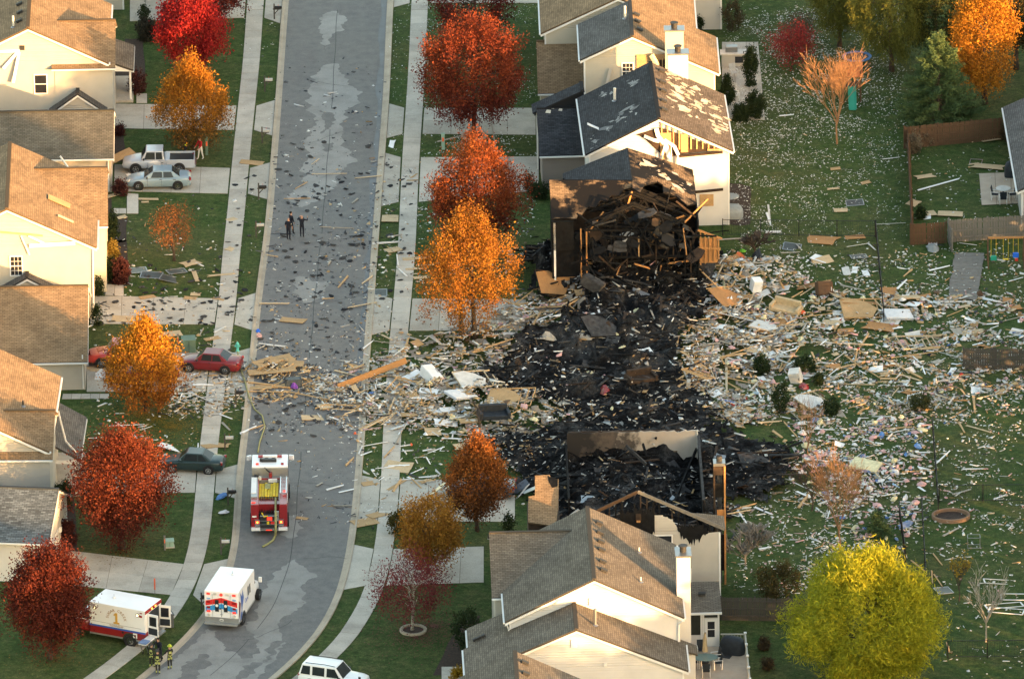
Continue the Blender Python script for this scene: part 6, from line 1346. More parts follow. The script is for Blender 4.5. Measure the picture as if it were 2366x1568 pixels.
def wire_fence(label,pts,hgt=1.25,n_post=2.2):
    P=[G(*p) for p in pts]; r=empty('wire_fence',P[0],0,label,'fence'); o=P[0]
    for i in range(len(P)-1):
        a,b=P[i]-o,P[i+1]-o; L=(b-a).length; k=max(1,int(L/n_post))
        MB().beam(a+Vector((0,0,hgt)),b+Vector((0,0,hgt)),.035).obj('rail','metal_black',r); MB().beam(a+Vector((0,0,.12)),b+Vector((0,0,.12)),.03).obj('rail','metal_black',r)
        for j in range(k+1):
            q=a.lerp(b,j/k); MB().bb(q.x-.035,q.x+.035,q.y-.035,q.y+.035,0,hgt+.08).obj('fence_post','metal_black',r)
        w=MB(); m=int(L/.16)
        for j in range(m):
            q=a.lerp(b,j/m); w.bb(q.x-.007,q.x+.007,q.y-.007,q.y+.007,.12,hgt)
        tag(w.obj('wire_infill','metal_black',r),kind='stuff')
wire_fence('black wire fence across the back lawn',[(1670,545),(2022,548)]); wire_fence('black wire fence running towards the plywood pile',[(2024,548),(2042,745)]); wire_fence('black wire fence beside the lower right lawn',[(2155,1000),(2168,1185)]); wire_fence('black wire fence right of the willow top',[(2130,1185),(2142,1400)]); wire_fence('black wire fence in front of the blue tarp',[(2078,1200),(2092,1300)]); wire_fence('black wire fence at the lower right edge',[(2190,1520),(2372,1518)]); wire_fence('black wire fence across the right lawn beyond the brick ring',[(2170,1160),(2372,1158)])
# ---------------------------------------------------------------- decks, patios, garden furniture
g4=lambda x,y:(1540.4+.1159*x,1386.3+.1159*y)
dk=empty('deck',G(1640,1540),0,'tan plank deck behind the tan house with railing on one side','deck'); o=G(1640,1540)
q0,q1,q2,q3=G(1584,1497)-o,G(1722,1497)-o,G(1733,1605)-o,G(1580,1605)-o; N=26
for i in range(N):
    a,b=q0.lerp(q3,i/N),q1.lerp(q2,i/N); c,d=q1.lerp(q2,(i+.95)/N),q0.lerp(q3,(i+.95)/N); MB().slab([(p_.x,p_.y,.14) for p_ in (d,c,b,a)],.03).obj('deck_plank','deck_tan',dk)
MB().prism([(q3.x,q3.y),(q2.x,q2.y),(q1.x,q1.y),(q0.x,q0.y)],.01,.10).obj('deck_frame','deck_tan',dk)
for i in range(5):
    p_=q1.lerp(q2,i/4*.98); MB().bb(p_.x-.06,p_.x+.06,p_.y-.06,p_.y+.06,.1,1.08).obj('rail_post','siding_cream',dk); MB().bb(p_.x-.09,p_.x+.09,p_.y-.09,p_.y+.09,1.08,1.16).obj('post_cap','trim_white',dk)
MB().beam(q1+Vector((0,0,1.02)),q2+Vector((0,0,1.02)),.10,.06).obj('hand_rail','siding_cream',dk); MB().beam(G(1665,1497)-o+Vector((0,0,1.02)),q1+Vector((0,0,1.02)),.10,.06).obj('hand_rail','siding_cream',dk)
for i in range(22): p_=q1.lerp(q2,(i+.5)/22); MB().bb(p_.x-.015,p_.x+.015,p_.y-.015,p_.y+.015,.14,1.0).obj('baluster','siding_cream',dk)
for i in range(8): p_=(G(1667,1497)-o).lerp(q1,(i+.5)/8); MB().bb(p_.x-.015,p_.x+.015,p_.y-.015,p_.y+.015,.14,1.0).obj('baluster','siding_cream',dk)
t=empty('garden_table',G(1630,1545)+Vector((0,0,.14)),0,'glass garden table with chairs on the tan deck','table')
MB().prism([(.85*math.cos(a)*1.0,.62*math.sin(a)) for a in np.linspace(0,2*math.pi,13)[:-1]],.70,.73).obj('table_top','table_glass',t)
for x in (-.5,.5):
    for y in (-.35,.35): MB().tube([(x,y,0),(x,y,.7)],.025,6).obj('leg','trim_white',t)
um=empty('parasol',G(1629,1535)+Vector((0,0,.14)),0,'folded tan parasol standing at the garden table','parasol'); MB().tube([(0,0,0),(0,0,2.2)],.025,6).obj('pole','wood_grey',um); MB().lathe([(.20,.85),(.16,1.2),(.13,1.7),(.05,2.15),(.01,2.2)],n=8).obj('canopy','umbrella_tan',um); MB().cyl((0,0,.05),.25,.1,12).obj('base','plastic_black',um)
def garden_chair(label,u,v,rz,mt='cover_navy',z=.14):
    c=empty('garden_chair',G(u,v)+Vector((0,0,z)),math.radians(rz),label,'chair','garden chairs on the deck'); MB().box((0,0,.42),(.5,.5,.03)).obj('seat',mt,c); MB().box((0,.27,.72),(.5,.04,.6),(-.2,0,0)).obj('backrest',mt,c)
    for x in (-.25,.25):
        MB().beam((x,-.25,0),(x,-.25,.62),.035).obj('leg','trim_white',c); MB().beam((x,.25,0),(x,.3,.62),.035).obj('leg','trim_white',c); MB().beam((x,-.28,.63),(x,.3,.63),.05,.03).obj('armrest','trim_white',c)
for lb,u,v,rz in (('garden chair left of the glass table, further one',1599,1530,70),('garden chair left of the glass table, nearer one',1610,1545,75),('garden chair right of the glass table, further one',1654,1533,-75),('garden chair right of the glass table, nearer one',1658,1547,-80),('garden chair at the near end of the glass table',1632,1566,180),('garden chair at the far end of the glass table',1620,1518,5)): garden_chair(lb,u,v,rz)
def covered(name,label,u,v,rz,L,W_,H_,mt,cat='grill',z=0):
    r=empty(name,G(u,v)+Vector((0,0,z)),math.radians(rz),label,cat); pr=[(1,0),(1.02,.25),(.98,.55),(.9,.78),(.7,.93),(.3,1)]; b=MB(); n=16; rg=random.Random(int(u)); vs=[];fs=[]
    for k,(s,zz) in enumerate(pr):
        for i in range(n):
            a=2*math.pi*i/n; ca,sa=math.cos(a),math.sin(a); e=.55; x=math.copysign(abs(ca)**e,ca)*L/2*s; y=math.copysign(abs(sa)**e,sa)*W_/2*s; j=1+rg.uniform(-.05,.05); vs.append((x*j,y*j,zz*H_))
    for k in range(len(pr)-1):
        for i in range(n): fs.append((k*n+i,k*n+(i+1)%n,(k+1)*n+(i+1)%n,(k+1)*n+i))
    fs.append(tuple(range((len(pr)-1)*n,len(pr)*n))); b._add(vs,fs); b.obj('cover',mt,r,smooth=True); MB().bb(-L*.3,L*.3,-W_*.2,W_*.2,0,H_*.8).obj('body','plastic_black',r)
    for s in (-1,1): MB().cyl((s*L*.35,-W_*.35,.09),.09,.05,10,'x').obj('wheel','tyre',r)
    return r
covered('covered_grill','navy covered grill on the tan deck',1692,1512,-20,1.65,.9,1.2,'cover_navy',z=.14); covered('covered_table','grey covered round table on the back lawn beside the burnt house',1690,500,0,1.7,1.5,.85,'cover_grey','table'); covered('covered_grill','black covered grill at the right edge patio',2338,408,0,1.1,.9,1.2,'cover_navy')
lid=empty('oval_shell',G(1688,455),0,'pale oval lid lying behind the covered round table','lid'); MB().lathe([(.62,.0),(.64,.05),(.5,.12),(.1,.16)],n=16).obj('shell','cover_grey',lid)
tag(MB().box((0,0,0),(.85,.6,.02)).obj('door_mat','char_grey'),'dark door mat on the tan deck in front of the grill','mat'); bpy.data.objects['door_mat'].location=G(1675,1520)+Vector((0,0,.16)); bpy.data.objects['door_mat'].rotation_euler=(0,0,-.35)
quad_panels('patio',[(1668,98),(1668,275),(1768,278),(1752,98)],3,5,'concrete',.03); quad_panels('patio',[(2262,402),(2268,475),(2372,470),(2372,398)],3,2,'deck_tan',.05)
kt=empty('outdoor_kitchen',G(1695,150),0,'pale outdoor kitchen counter on the far patio','counter'); MB().bb(-.9,.9,-.4,.4,0,.95).obj('counter','siding_grey',kt); MB().bb(-1.0,1.0,-.5,.5,.95,1.05).obj('worktop','plaster',kt); MB().bb(.1,.7,-.42,-.40,.3,.8).obj('cupboard_door','glass_dark',kt); MB().bb(-.6,.3,-.2,.4,1.05,1.5).obj('grill_hood','metal_grey',kt,bevel=.05)
for lb,u,v,rz in (('garden chair on the far patio, upper',1695,180,20),('garden chair on the far patio, lower',1690,225,-30),('white chair on the far patio by the bushes',1700,232,100)): garden_chair(lb,u,v,rz,'plaster',.03)
pt_=empty('patio_table',G(2318,458)+Vector((0,0,.05)),0,'round pale table with dark chairs on the right edge patio','table'); MB().cyl((0,0,.72),.55,.04,14).obj('table_top','plaster',pt_); MB().tube([(0,0,0),(0,0,.7)],.06,8).obj('leg','plastic_black',pt_)
for lb,u,v,rz in (('dark chair at the round patio table, left one',2300,462,80),('dark chair at the round patio table, right one',2338,462,-80),('dark chair at the round patio table, near one',2318,472,180)): garden_chair(lb,u,v,rz,'cover_navy',.05)
# trampoline, play tower, swings, fire pit, tarp
tr=empty('trampoline',G(1980,150),0,'round trampoline with blue rim in the far back garden','trampoline'); MB().cyl((0,0,.62),.85,.03,20).obj('mat','plastic_black',tr); b=MB()
for k in range(20):
    a,c=2*math.pi*k/20,2*math.pi*(k+1)/20; b.beam((1.0*math.cos(a),1.0*math.sin(a),.66),(1.0*math.cos(c),1.0*math.sin(c),.66),.22,.06)
b.obj('rim_pad','canvas_blue',tr)
for k in range(4): a=k*math.pi/2+.4; MB().tube([(math.cos(a),math.sin(a),0),(math.cos(a),math.sin(a),.62)],.03,6).obj('leg','metal_grey',tr)
pl=empty('play_tower',G(1968,232),0,'wooden play tower with orange canvas roof and green slide','play set')
for x in (-.65,.65):
    for y in (-.5,.6): MB().bb(x-.05,x+.05,y-.05,y+.05,0,2.6).obj('post','wood_brown',pl)
MB().bb(-.7,.7,-.55,.65,1.2,1.28).obj('platform','wood_brown',pl); MB().slab([(-.8,-.7,2.1),(.8,-.7,2.1),(.8,.1,3.0),(-.8,.1,3.0)],.03).obj('canopy','canvas_orange',pl); MB().slab([(-.8,.1,3.0),(.8,.1,3.0),(.8,.8,2.2),(-.8,.8,2.2)],.03).obj('canopy','canvas_orange',pl)
MB().slab([(-.25,-2.3,.12),(.25,-2.3,.12),(.25,-.55,1.3),(-.25,-.55,1.3)],.06).obj('slide','slide_green',pl)
for s in (-.27,.27): MB().beam((s,-2.3,.2),(s,-.55,1.4),.05,.16).obj('slide_side','slide_green',pl)
sw=empty('swing_set',G(2320,612),0,'wooden swing set with teal, yellow and blue swings at the right edge','swing set'); o=G(2320,612); ta=G(2282,545,2.1)-o; tb=G(2364,538,2.1)-o
ta.y=tb.y=0.0; MB().beam(ta,tb,.1,.14).obj('top_beam','osb_orange',sw)
for e in (ta,tb):
    for s in (-.8,.8): MB().beam((e.x,s,0),(e.x,0,2.1),.09).obj('leg','wood_brown',sw)
for fx,mt,zz in ((.16,'plastic_teal',.55),(.5,'hose_yellow',.45),(.78,'plastic_blue',.75)):
    x=ta.x+(tb.x-ta.x)*fx
    for s in (-.18,.18): MB().tube([(x+s,0,2.05),(x+s,0,zz+.1)],.015,4).obj('chain','hose_yellow',sw)
    MB().box((0,0,0),(.42,.2,.34 if mt!='hose_yellow' else .05)).obj('swing_seat',mt,sw,bevel=.02).location=(x,0,zz)
MB().box((0,0,0),(.22,.2,.2)).obj('swing_seat','paint_bright_red',sw,bevel=.03).location=(ta.x+(tb.x-ta.x)*.80,-.02,.42)
pm('brick_red',(.26,.165,.105),.9,.25,3); fr=empty('brick_fire_ring',G(2197,1195),0,'oval brick planter ring on the right lawn','planter')
for i in range(34):
    a=2*math.pi*i/34; c=MB().box((0,0,0),(.24,.15,.26)).obj('brick','brick_red',fr); c.location=(1.22*math.cos(a),1.0*math.sin(a),.13); c.rotation_euler=(0,0,a+math.pi/2)
MB().lathe([(1.05,.0),(1.0,.05),(.1,.06)],n=18).obj('soil','mulch',fr)
gp=empty('fallen_fence_panel',G(2232,640),math.radians(-6),'weathered grey plank panel lying on the lawn near the swings','panel'); k=14
for i in range(k):
    c=MB().bb(-1.05+.06*math.sin(i),1.05,-4.4+i*.64,-4.4+i*.64+.60,.05,.09).obj('plank','wood_grey',gp); c.rotation_euler=(0,0,.01*math.sin(i*2))
for s in (-.8,.8): MB().bb(s-.05,s+.05,-4.4,4.5,.0,.05).obj('batten','wood_grey',gp)
tg=empty('glass_cage',G(2250,1262),0,'small clear wire cage on the right lawn','cage')
for x in (-.42,.42):
    for y in (-.3,.3): MB().beam((x,y,0),(x,y,.75),.03).obj('post','metal_grey',tg)
for z in (.02,.75):
    for x in (-.42,.42): MB().beam((x,-.3,z),(x,.3,z),.03).obj('rail','metal_grey',tg)
    for y in (-.3,.3): MB().beam((-.42,y,z),(.42,y,z),.03).obj('rail','metal_grey',tg)
# ---------------------------------------------------------------- debris: pieces one can tell apart
RD=random.Random(2012)
def place_phrase(u,v):
    if bool(in_poly(np.array([u]),np.array([v]),CHAR_POLY)[0]): return 'in the black ash' + (' by the burnt house' if v<720 else ' of the middle plot' if v<960 else ' behind the standing gable')
    if u<table(ROAD_L,v)-10: return ('on the upper left front gardens' if v<520 else 'on the left garden by the thin tree' if v<700 else 'around the red cars' if v<960 else 'on the left lawn above the green coupe')
    if u<table(ROAD_R,v)+14: return ('on the upper road' if v<480 else 'on the road by the three officers' if v<720 else 'on the road above the fire engine' if v<1040 else 'on the road beside the fire engine')
    if u<965: return 'along the right pavement' + (' near the golden tree' if v<800 else ' by the fire engine')
    if u<1330: return 'on the front gardens by the dark red trees' if v<600 else 'in the pale rubble left of the ash' if v<1020 else 'around the orange-tipped tree'
    if v<560: return 'on the back lawn behind the white house' if u<2090 else 'in the fenced garden at the right'
    if v<1000: return 'in the rubble right of the burnt house' if u<1960 else 'in the litter near the swing set'
    return 'in the pink and white litter above the willow' if u<2150 else 'on the lower right lawn'
_cache={}
def variant(kind,k):
    """a few shapes of each kind of piece, unit sized; instances share them"""
    if (kind,k) in _cache: return _cache[(kind,k)]
    rg=random.Random(hash((len(kind),k))%1000+k*7); b=MB()
    if kind=='sheet':   # torn board: irregular outline, 1 x 1, 18 mm thick, slightly bowed
        pts=[(-.5,-.5),(.5,-.5),(.5,.5),(-.5,.5)]; out=[]
        for i in range(4):
            a=Vector(pts[i]); c=Vector(pts[(i+1)%4]); out.append(tuple(a*rg.uniform(.86,1)))
            if rg.random()<.65: t=rg.uniform(.25,.75); m_=a.lerp(c,t); out.append(tuple(m_*rg.uniform(.72,1.0)))
        b.prism(out,-.009,.009)
    elif kind=='board':
        x=rg.uniform(.44,.5); b.prism([(-.5,-.5),(x,-.5+rg.uniform(0,.5)),(.5,.5),(-.5+rg.uniform(0,.05),.5)],-.5,.5)
    elif kind=='strip':  # bent vinyl
        n=5; hgt=[rg.uniform(-1,1)*.05 for _ in range(n+1)]
        for i in range(n):
            x0,x1=-.5+i/n,-.5+(i+1)/n; b._add([(x0,-.5,hgt[i]),(x1,-.5,hgt[i+1]),(x1,.5,hgt[i+1]),(x0,.5,hgt[i]),(x0,-.5,hgt[i]+.03),(x1,-.5,hgt[i+1]+.03),(x1,.5,hgt[i+1]+.03),(x0,.5,hgt[i]+.03)],[(4,5,6,7),(3,2,1,0),(0,1,5,4),(2,3,7,6)])
    elif kind=='mat':   # scrap of shingle
        n=6; out=[(math.cos(2*math.pi*i/n)*rg.uniform(.3,.55),math.sin(2*math.pi*i/n)*rg.uniform(.3,.55)) for i in range(n)]
        vs=[(x,y,rg.uniform(-.04,.10)) for x,y in out]; b._add([(0,0,.05)]+vs+[(x,y,z-.03) for x,y,z in vs],[(0,1+i,1+(i+1)%n) for i in range(n)]+[(1+i,1+n+i,1+n+(i+1)%n,1+(i+1)%n) for i in range(n)])
    elif kind=='wad':   # crumpled insulation, cloth
        n=7; vs=[];fs=[]
        for j in range(3):
            for i in range(n): a=2*math.pi*i/n; r=(.5,.42,.2)[j]*rg.uniform(.75,1.2); vs.append((r*math.cos(a),r*math.sin(a),(0,.22,.42)[j]*rg.uniform(.7,1.3)))
        for j in range(2):
            for i in range(n): fs.append((j*n+i,j*n+(i+1)%n,(j+1)*n+(i+1)%n,(j+1)*n+i))
        fs.append(tuple(range(2*n,3*n))); b._add(vs,fs)
    elif kind=='frame': # window screen
        for x in (-.48,.48): b.bb(x-.02,x+.02,-.5,.5,-.5,.5)
        for y in (-.47,.47): b.bb(-.5,.5,y-.03,y+.03,-.5,.5)
    me=b.mesh(kind); _cache[(kind,k)]=me; return me
_mm={}
def piece(kind,name,u,v,sx,sy,sz,rz,mat,label,cat,group,tilt=.06,z=None,k=None,pitch=None,roll=None):
    me=variant(kind,RD.randrange(7) if k is None else k); key=(me.name,mat)
    if key not in _mm: c=me.copy(); c.materials.append(M[mat]); _mm[key]=c
    o=bpy.data.objects.new(name,_mm[key]); COL.objects.link(o); g=G(u,v); zz=float(mound(g.x,g.y)) if z is None else z
    o.location=(g.x,g.y,zz+.05+abs(math.sin(tilt))*.2*max(sx,sy)*.3); o.scale=(sx,sy,sz); o.rotation_euler=(pitch if pitch is not None else RD.gauss(0,tilt),roll if roll is not None else RD.gauss(0,tilt),math.radians(rz))
    tag(o,label,cat,group); return o
SHEETS=[(581,377,1.9,.85,-6,0),(342,461,1.6,.35,-6,1),(335,468,.6,.22,0,1),(277,504,1.1,.5,22,1),(440,609,1.5,1.2,30,1),(452,640,2.2,.35,100,1),(512,636,2.3,.35,16,1),(452,681,.8,.6,0,1),(284,738,1.8,1.2,-12,1),(340,687,1.3,.6,20,0),(440,690,1.1,.6,-10,0),(505,692,1.1,.4,-25,0),(226,853,1.6,1.3,20,1),(398,772,1.4,1.1,10,1),(490,783,1.3,.6,30,0),(535,508,.8,.6,40,1),(533,577,.8,.8,60,1),(262,452,1.8,.7,35,1),
 (676,741,2.0,1.1,-18,0),(640,838,2.6,1.4,20,0),(668,846,2.2,1.2,-10,0),(614,852,2.0,1.2,38,0),(650,866,2.4,1.0,6,0),(600,868,1.8,1.0,15,0),(625,893,2.4,.8,5,0),(595,897,2.2,.7,-8,0),(722,966,1.7,1.0,10,1),(748,942,1.0,1.0,30,1),(698,1198,.9,.4,-12,0),(490,1030,1.6,.9,18,0),(512,1030,1.2,.8,-12,0),(400,1150,.01,.01,0,0),
 (901,506,1.35,1.7,0,1),(907,578,1.2,1.0,28,1),(962,598,2.3,.6,10,1),(990,612,2.0,.5,5,1),(962,622,1.7,.5,-6,1),(972,642,1.2,.5,14,1),(1000,1001,1.25,1.3,3,1),(919,1078,2.1,1.9,-14,1),(1072,1036,1.6,1.1,12,1),(925,838,1.0,1.1,-30,1),(915,1122,2.4,.3,60,0),(843,1207,1.9,1.4,24,0),(872,1190,1.6,1.0,40,0),(1000,1330,.6,.4,0,1),(985,1112,1.2,.6,30,0),(850,1118,1.0,.7,20,0),
 (1897,556,2.6,1.5,-22,2),(1975,549,1.6,.8,4,2),(2137,409,1.7,.8,28,1),(2110,470,1.1,.9,55,1),(2142,494,1.3,1.3,10,1),(2195,495,2.0,1.4,0,1),(2287,324,1.5,1.1,16,1),(2284,386,2.6,1.3,-16,1),(1942,487,1.1,.9,0,1),(1925,437,1.0,.6,10,1),(2000,423,.8,.5,12,0),(1930,391,.8,.5,0,0),(1880,668,2.7,.9,-6,2),(1798,748,1.5,1.9,-30,2),(1917,754,1.5,1.6,-20,1),(2035,757,2.5,1.6,-18,2),(1985,714,2.8,1.1,6,2),(2055,680,1.3,1.6,8,2),(2092,697,2.3,1.1,12,1),(1952,772,1.3,.8,-15,2),(2247,768,1.7,.9,6,1),(1700,628,1.2,1.6,35,2),(1690,640,.9,1.2,-10,2),(1762,818,2.4,1.2,-10,1),(1838,846,.9,1.1,10,1),(1770,790,1.5,.9,15,1),(2130,692,1.4,.5,10,2),(1900,605,1.6,.9,25,1),(1650,735,1.6,1.3,20,2),(1620,745,1.4,1.0,-15,2),(1820,900,1.2,.7,0,1),(1300,705,2.2,2.0,-12,2),(1350,708,1.6,1.6,15,2),(1305,640,1.0,2.2,20,2),(1290,620,.8,1.4,-15,2),(1085,985,1.6,.9,8,0),(1015,960,1.4,1.2,-8,0),(1120,960,1.3,.8,20,0),(945,965,1.3,.9,10,0),(2250,380,.8,.3,0,1)]
for i,(u,v,L,W_,a,mi) in enumerate(SHEETS):
    if L<.1: continue
    piece('sheet','plywood_sheet',u,v,L,W_*1.0,1.2,a+RD.uniform(-5,5),('osb','osb_pale','osb_orange')[mi],'torn plywood sheet '+place_phrase(u,v),'plywood','plywood sheets '+place_phrase(u,v),tilt=.05+.05*(u>1200))
def board(u0,v0,u1,v1,w_,t_,mat,name='board',lab='splintered tan board',cat='board',z0=None,z1=None):
    a=G(u0,v0); c=G(u1,v1); za=float(mound(a.x,a.y))+.08 if z0 is None else z0; zc=float(mound(c.x,c.y))+.10 if z1 is None else z1; a.z=za; c.z=zc; d=c-a; L=d.length
    me=variant('board',RD.randrange(5)); key=(me.name,mat)
    if key not in _mm: q=me.copy(); q.materials.append(M[mat]); _mm[key]=q
    o=bpy.data.objects.new(name,_mm[key]); COL.objects.link(o); o.location=(a+c)/2; o.scale=(L,w_,t_); o.rotation_euler=(RD.uniform(-.5,.5) if w_<.2 else RD.uniform(-.1,.1),-math.asin(max(-1,min(1,d.z/L))),math.atan2(d.y,d.x))
    ph=place_phrase((u0+u1)/2,(v0+v1)/2); tag(o,lab+' '+ph,cat,cat+'s '+ph); return o
zS=lambda q:(616.1+.2604*q[0],770.2+.2604*q[1]); zB=lambda q:(862.6+.3646*q[0],523.7+.3646*q[1]); zE=lambda q:(1602+.3537*q[0],492.9+.3537*q[1]); z2=lambda q:(.334*q[0],492.9+.334*q[1]); zF=lambda q:(1602+.3518*q[0],1016.6+.3518*q[1])
LB=[(zS,q) for q in (((530,645),(820,680)),((580,690),(845,720)),((430,680),(535,645)),((150,515),(550,615)),((0,480),(210,490)),((600,335),(800,390)),((820,860),(1110,735)),((830,870),(1150,740)),((1010,830),(1150,745)),((750,710),(960,630)),((1040,1110),(1140,1005)),((1230,150),(1270,30)),((1020,20),(1110,75)),((1780,215),(2200,165)),((2200,165),(2366,90)),((2010,150),(2110,260)),((1120,1410),(1200,1300)),((1265,1275),(1370,1380)),((1375,690),(1450,740)),((1930,690),(2050,630)),((1725,640),(1865,560)),((1380,560),(1490,520)),((780,320),(870,285)),((960,470),(1040,550)),((1850,740),(2100,830)),((2100,830),(2300,760)),((700,1180),(780,1110)),((0,330),(200,250)),((40,420),(250,300)),((-60,520),(130,440)),((-250,430),(60,470)),((-200,520),(200,530)),((870,640),(900,590)))]
LB+=[(zB,q) for q in (((1000,555),(1215,645)),((990,560),(1190,650)),((960,570),(1040,660)),((770,695),(1100,600)),((890,505),(960,560)),((1120,650),(1300,570)),((1150,660),(1310,590)),((1180,600),(1220,660)),((1240,590),(1280,620)),((600,830),(1000,745)),((760,780),(825,860)),((1990,280),(2130,375)),((2130,375),(2030,370)),((2150,440),(2220,340)),((2060,400),(2250,480)),((2366,830),(2200,880)),((2090,990),(2160,800)),((1930,1050),(2060,980)),((1980,1075),(2070,1000)),((1920,1010),(2050,960)),((2235,880),(2235,1060)),((2240,1000),(2340,1050)),((1700,1215),(1850,1150)),((1480,1260),(1560,1210)),((950,1250),(1110,1320)),((1960,850),(2100,900)),((1950,880),(2120,960)),((1750,800),(1890,795)),((1560,935),(1740,940)),((1010,690),(1100,560)),((1060,690),(1250,640)))]
LB+=[(zE,q) for q in (((930,1025),(1180,970)),((1180,970),(1640,905)),((1055,990),(1075,910)),((1075,910),(1175,970)),((1260,965),(1490,1085)),((1100,1010),(1220,1085)),((1220,1085),(1330,1090)),((1310,1090),(1360,1060)),((1360,1060),(1480,1100)),((180,1000),(430,890)),((215,1000),(215,1200)),((240,980),(330,1040)),((355,1100),(540,1110)),((310,885),(330,820)),((330,880),(450,830)),((1100,870),(1150,800)),((800,870),(1180,880)),((1265,615),(1370,670)),((970,540),(1010,500)),((640,580),(720,540)),((420,1390),(580,1370)),((590,1370),(680,1470)),((1780,1390),(1950,1440)),((1735,1370),(1770,1440)),((1830,1200),(1835,1310)),((520,1440),(580,1480)),((120,660),(260,720)),((30,330),(190,440)),((560,1050),(700,900)),((1160,590),(1320,720)),((1430,370),(1370,420)))]
LB+=[(zF,q) for q in (((580,405),(790,430)),((690,450),(770,360)),((190,500),(420,430)),((205,520),(380,470)),((660,510),(740,530)),((1370,700),(1400,780)),((1430,795),(1515,865)),((1575,750),(1635,830)),((1580,885),(1635,970)),((1565,860),(1570,950)),((1300,765),(1350,815)),((1665,1335),(1680,1400)),((1420,890),(1425,945)),((1030,300),(1080,255)))]
for f,(a,c) in LB:
    A_,C_=f(a),f(c); board(*A_,*C_,RD.choice((.09,.09,.14,.19)),.045+RD.random()*.03,RD.choice(('lumber','lumber','lumber_pale','lumber')))
WB=[(zS,q,.13) for q in (((840,1010),(1080,970)),((815,1080),(850,1015)),((830,1090),(940,1055)),((845,150),(950,75)),((950,75),(1180,110)),((1270,490),(1540,450)),((530,1395),(690,1355)),((640,1418),(780,1390)),((1170,905),(1260,810)),((1140,990),(1240,815)),((0,110),(160,130)),((440,1360),(500,1330)),((690,870),(710,850)),((540,750),(640,785)),((1425,1050),(1500,1035)))]
WB+=[(zE,q,.12) for q in (((130,705),(615,775)),((960,480),(1120,520)),((480,0),(500,80)),((1540,380),(1680,350)),((570,270),(700,262)),((1000,225),(1140,205)),((1140,200),(1190,250)),((1190,78),(1390,70)),((140,180),(440,165)),((1720,640),(1620,580)),((1740,200),(1850,215)),((1590,590),(1820,585)),((2060,450),(2160,425)),((1330,500),(1400,440)))]
WB+=[(zF,q,.12) for q in (((275,455),(350,560)),((350,540),(550,645)),((670,310),(860,385)),((1600,165),(1690,75)),((1770,200),(1910,200)),((1640,635),(1750,580)),((1970,395),(2060,365)),((1700,370),(1830,330)),((430,720),(515,710)),((720,905),(790,885)),((200,490),(300,520)),((400,450),(520,500)),((520,850),(640,860)))]
WB+=[(z2,q,.12) for q in (((610,1560),(760,1555)),((755,1475),(1000,1468)),((800,1450),(860,1490)),((1520,1395),(1605,1430)),((1535,1450),(1590,1510)),((1300,1240),(1500,1330)),((1180,1255),(1320,1255)),((1330,1190),(1480,1195)),((1500,940),(1690,1000)),((1480,830),(1570,790)),((1790,905),(1980,930)),((1380,850),(1410,800)),((915,1530),(950,1568)),((1660,1530),(1780,1480)))]
WB+=[(lambda q:q,q,.14) for q in (((1310,600),(1345,665)),((1290,585),(1330,610)),((1318,595),(1352,650)),((940,640),(918,620)),((860,565),(922,562)),((920,615),(918,590)),((1340,990),(1600,988)),((1010,330),(1095,310)),((2040,370),(2080,366)),((1800,270),(1835,268)),((1775,475),(1780,525)),((895,550),(930,545)),((2120,442),(2220,415)),((1130,255),(1145,345)),((770,1170),(815,1170)),((752,1133),(790,1125)),((1035,78),(1085,84)))]
for f,(a,c),w_ in WB:
    A_,C_=f(a),f(c); board(*A_,*C_,w_*RD.uniform(.8,1.5),.03,RD.choice(('white_vinyl','white_vinyl','lumber_grey','plaster')),'trim_board','pale trim board','trim board')
board(780,901,940,849,.10,.42,'osb_orange','laminated_beam','long orange-brown laminated beam at the kerb beside the road pile','beam',z0=.25,z1=.55)
for (u,v,L,W_,a) in ((978,938,1.9,.9,6),(1012,958,2.2,.7,-25),(1045,955,2.1,.7,24),(990,925,1.5,.8,-14),(1030,985,1.8,.9,8),(395,1035,1.9,1.3,-15),(960,880,1.5,2.0,-40),(1862,865,1.5,1.3,-5),(1470,548,.01,.01,0),(2155,566,.7,.9,0),(2142,503,.6,.8,0),(1040,905,1.3,.5,8),(1940,1030,.8,.6,0),(290,585,.01,.01,0),(1130,425,.6,.6,0),(905,335,.5,1.4,-10),(1150,408,.4,1.6,15),(1955,628,.6,1.4,5),(1975,625,.5,1.2,-8),(2000,632,.5,1.6,5),(1787,537,1.3,.5,0),(1895,600,1.4,1.2,-25),(1770,618,.8,1.2,30)):
    if L>.1: piece('sheet','wall_panel',u,v,L,W_,1.4,a,RD.choice(('white_vinyl','plaster','white_vinyl')),'broken white wall panel '+place_phrase(u,v),'panel','wall panels '+place_phrase(u,v),tilt=.12)
for (u,v,L,W_,a) in ((316,626,1.5,1.2,10),(350,637,1.6,1.0,-8),(395,646,1.6,1.2,-12),(408,628,1.4,1.0,20),(1975,470,1.3,1.0,5),(1830,572,1.3,1.2,-8),(1984,594,1.2,.8,10),(2310,1345,2.2,.7,8),(2320,1400,2.6,.8,15),(2325,1412,2.4,.9,-12),(2350,1380,2.2,1.0,-2),(2180,1365,1.1,1.1,20),(2255,375,.9,.8,-10),(880,678,.9,1.2,0)):
    o=piece('frame','window_screen',u,v,L,W_,.04,a,'white_vinyl' if u>2290 else 'metal_grey','empty pale-edged window frame '+place_phrase(u,v),'window frame','window frames '+place_phrase(u,v),tilt=.08)
    if u<2200: s=MB().bb(-.46,.46,-.45,.45,-.1,.1).obj('screen_mesh','screen_dark',o)
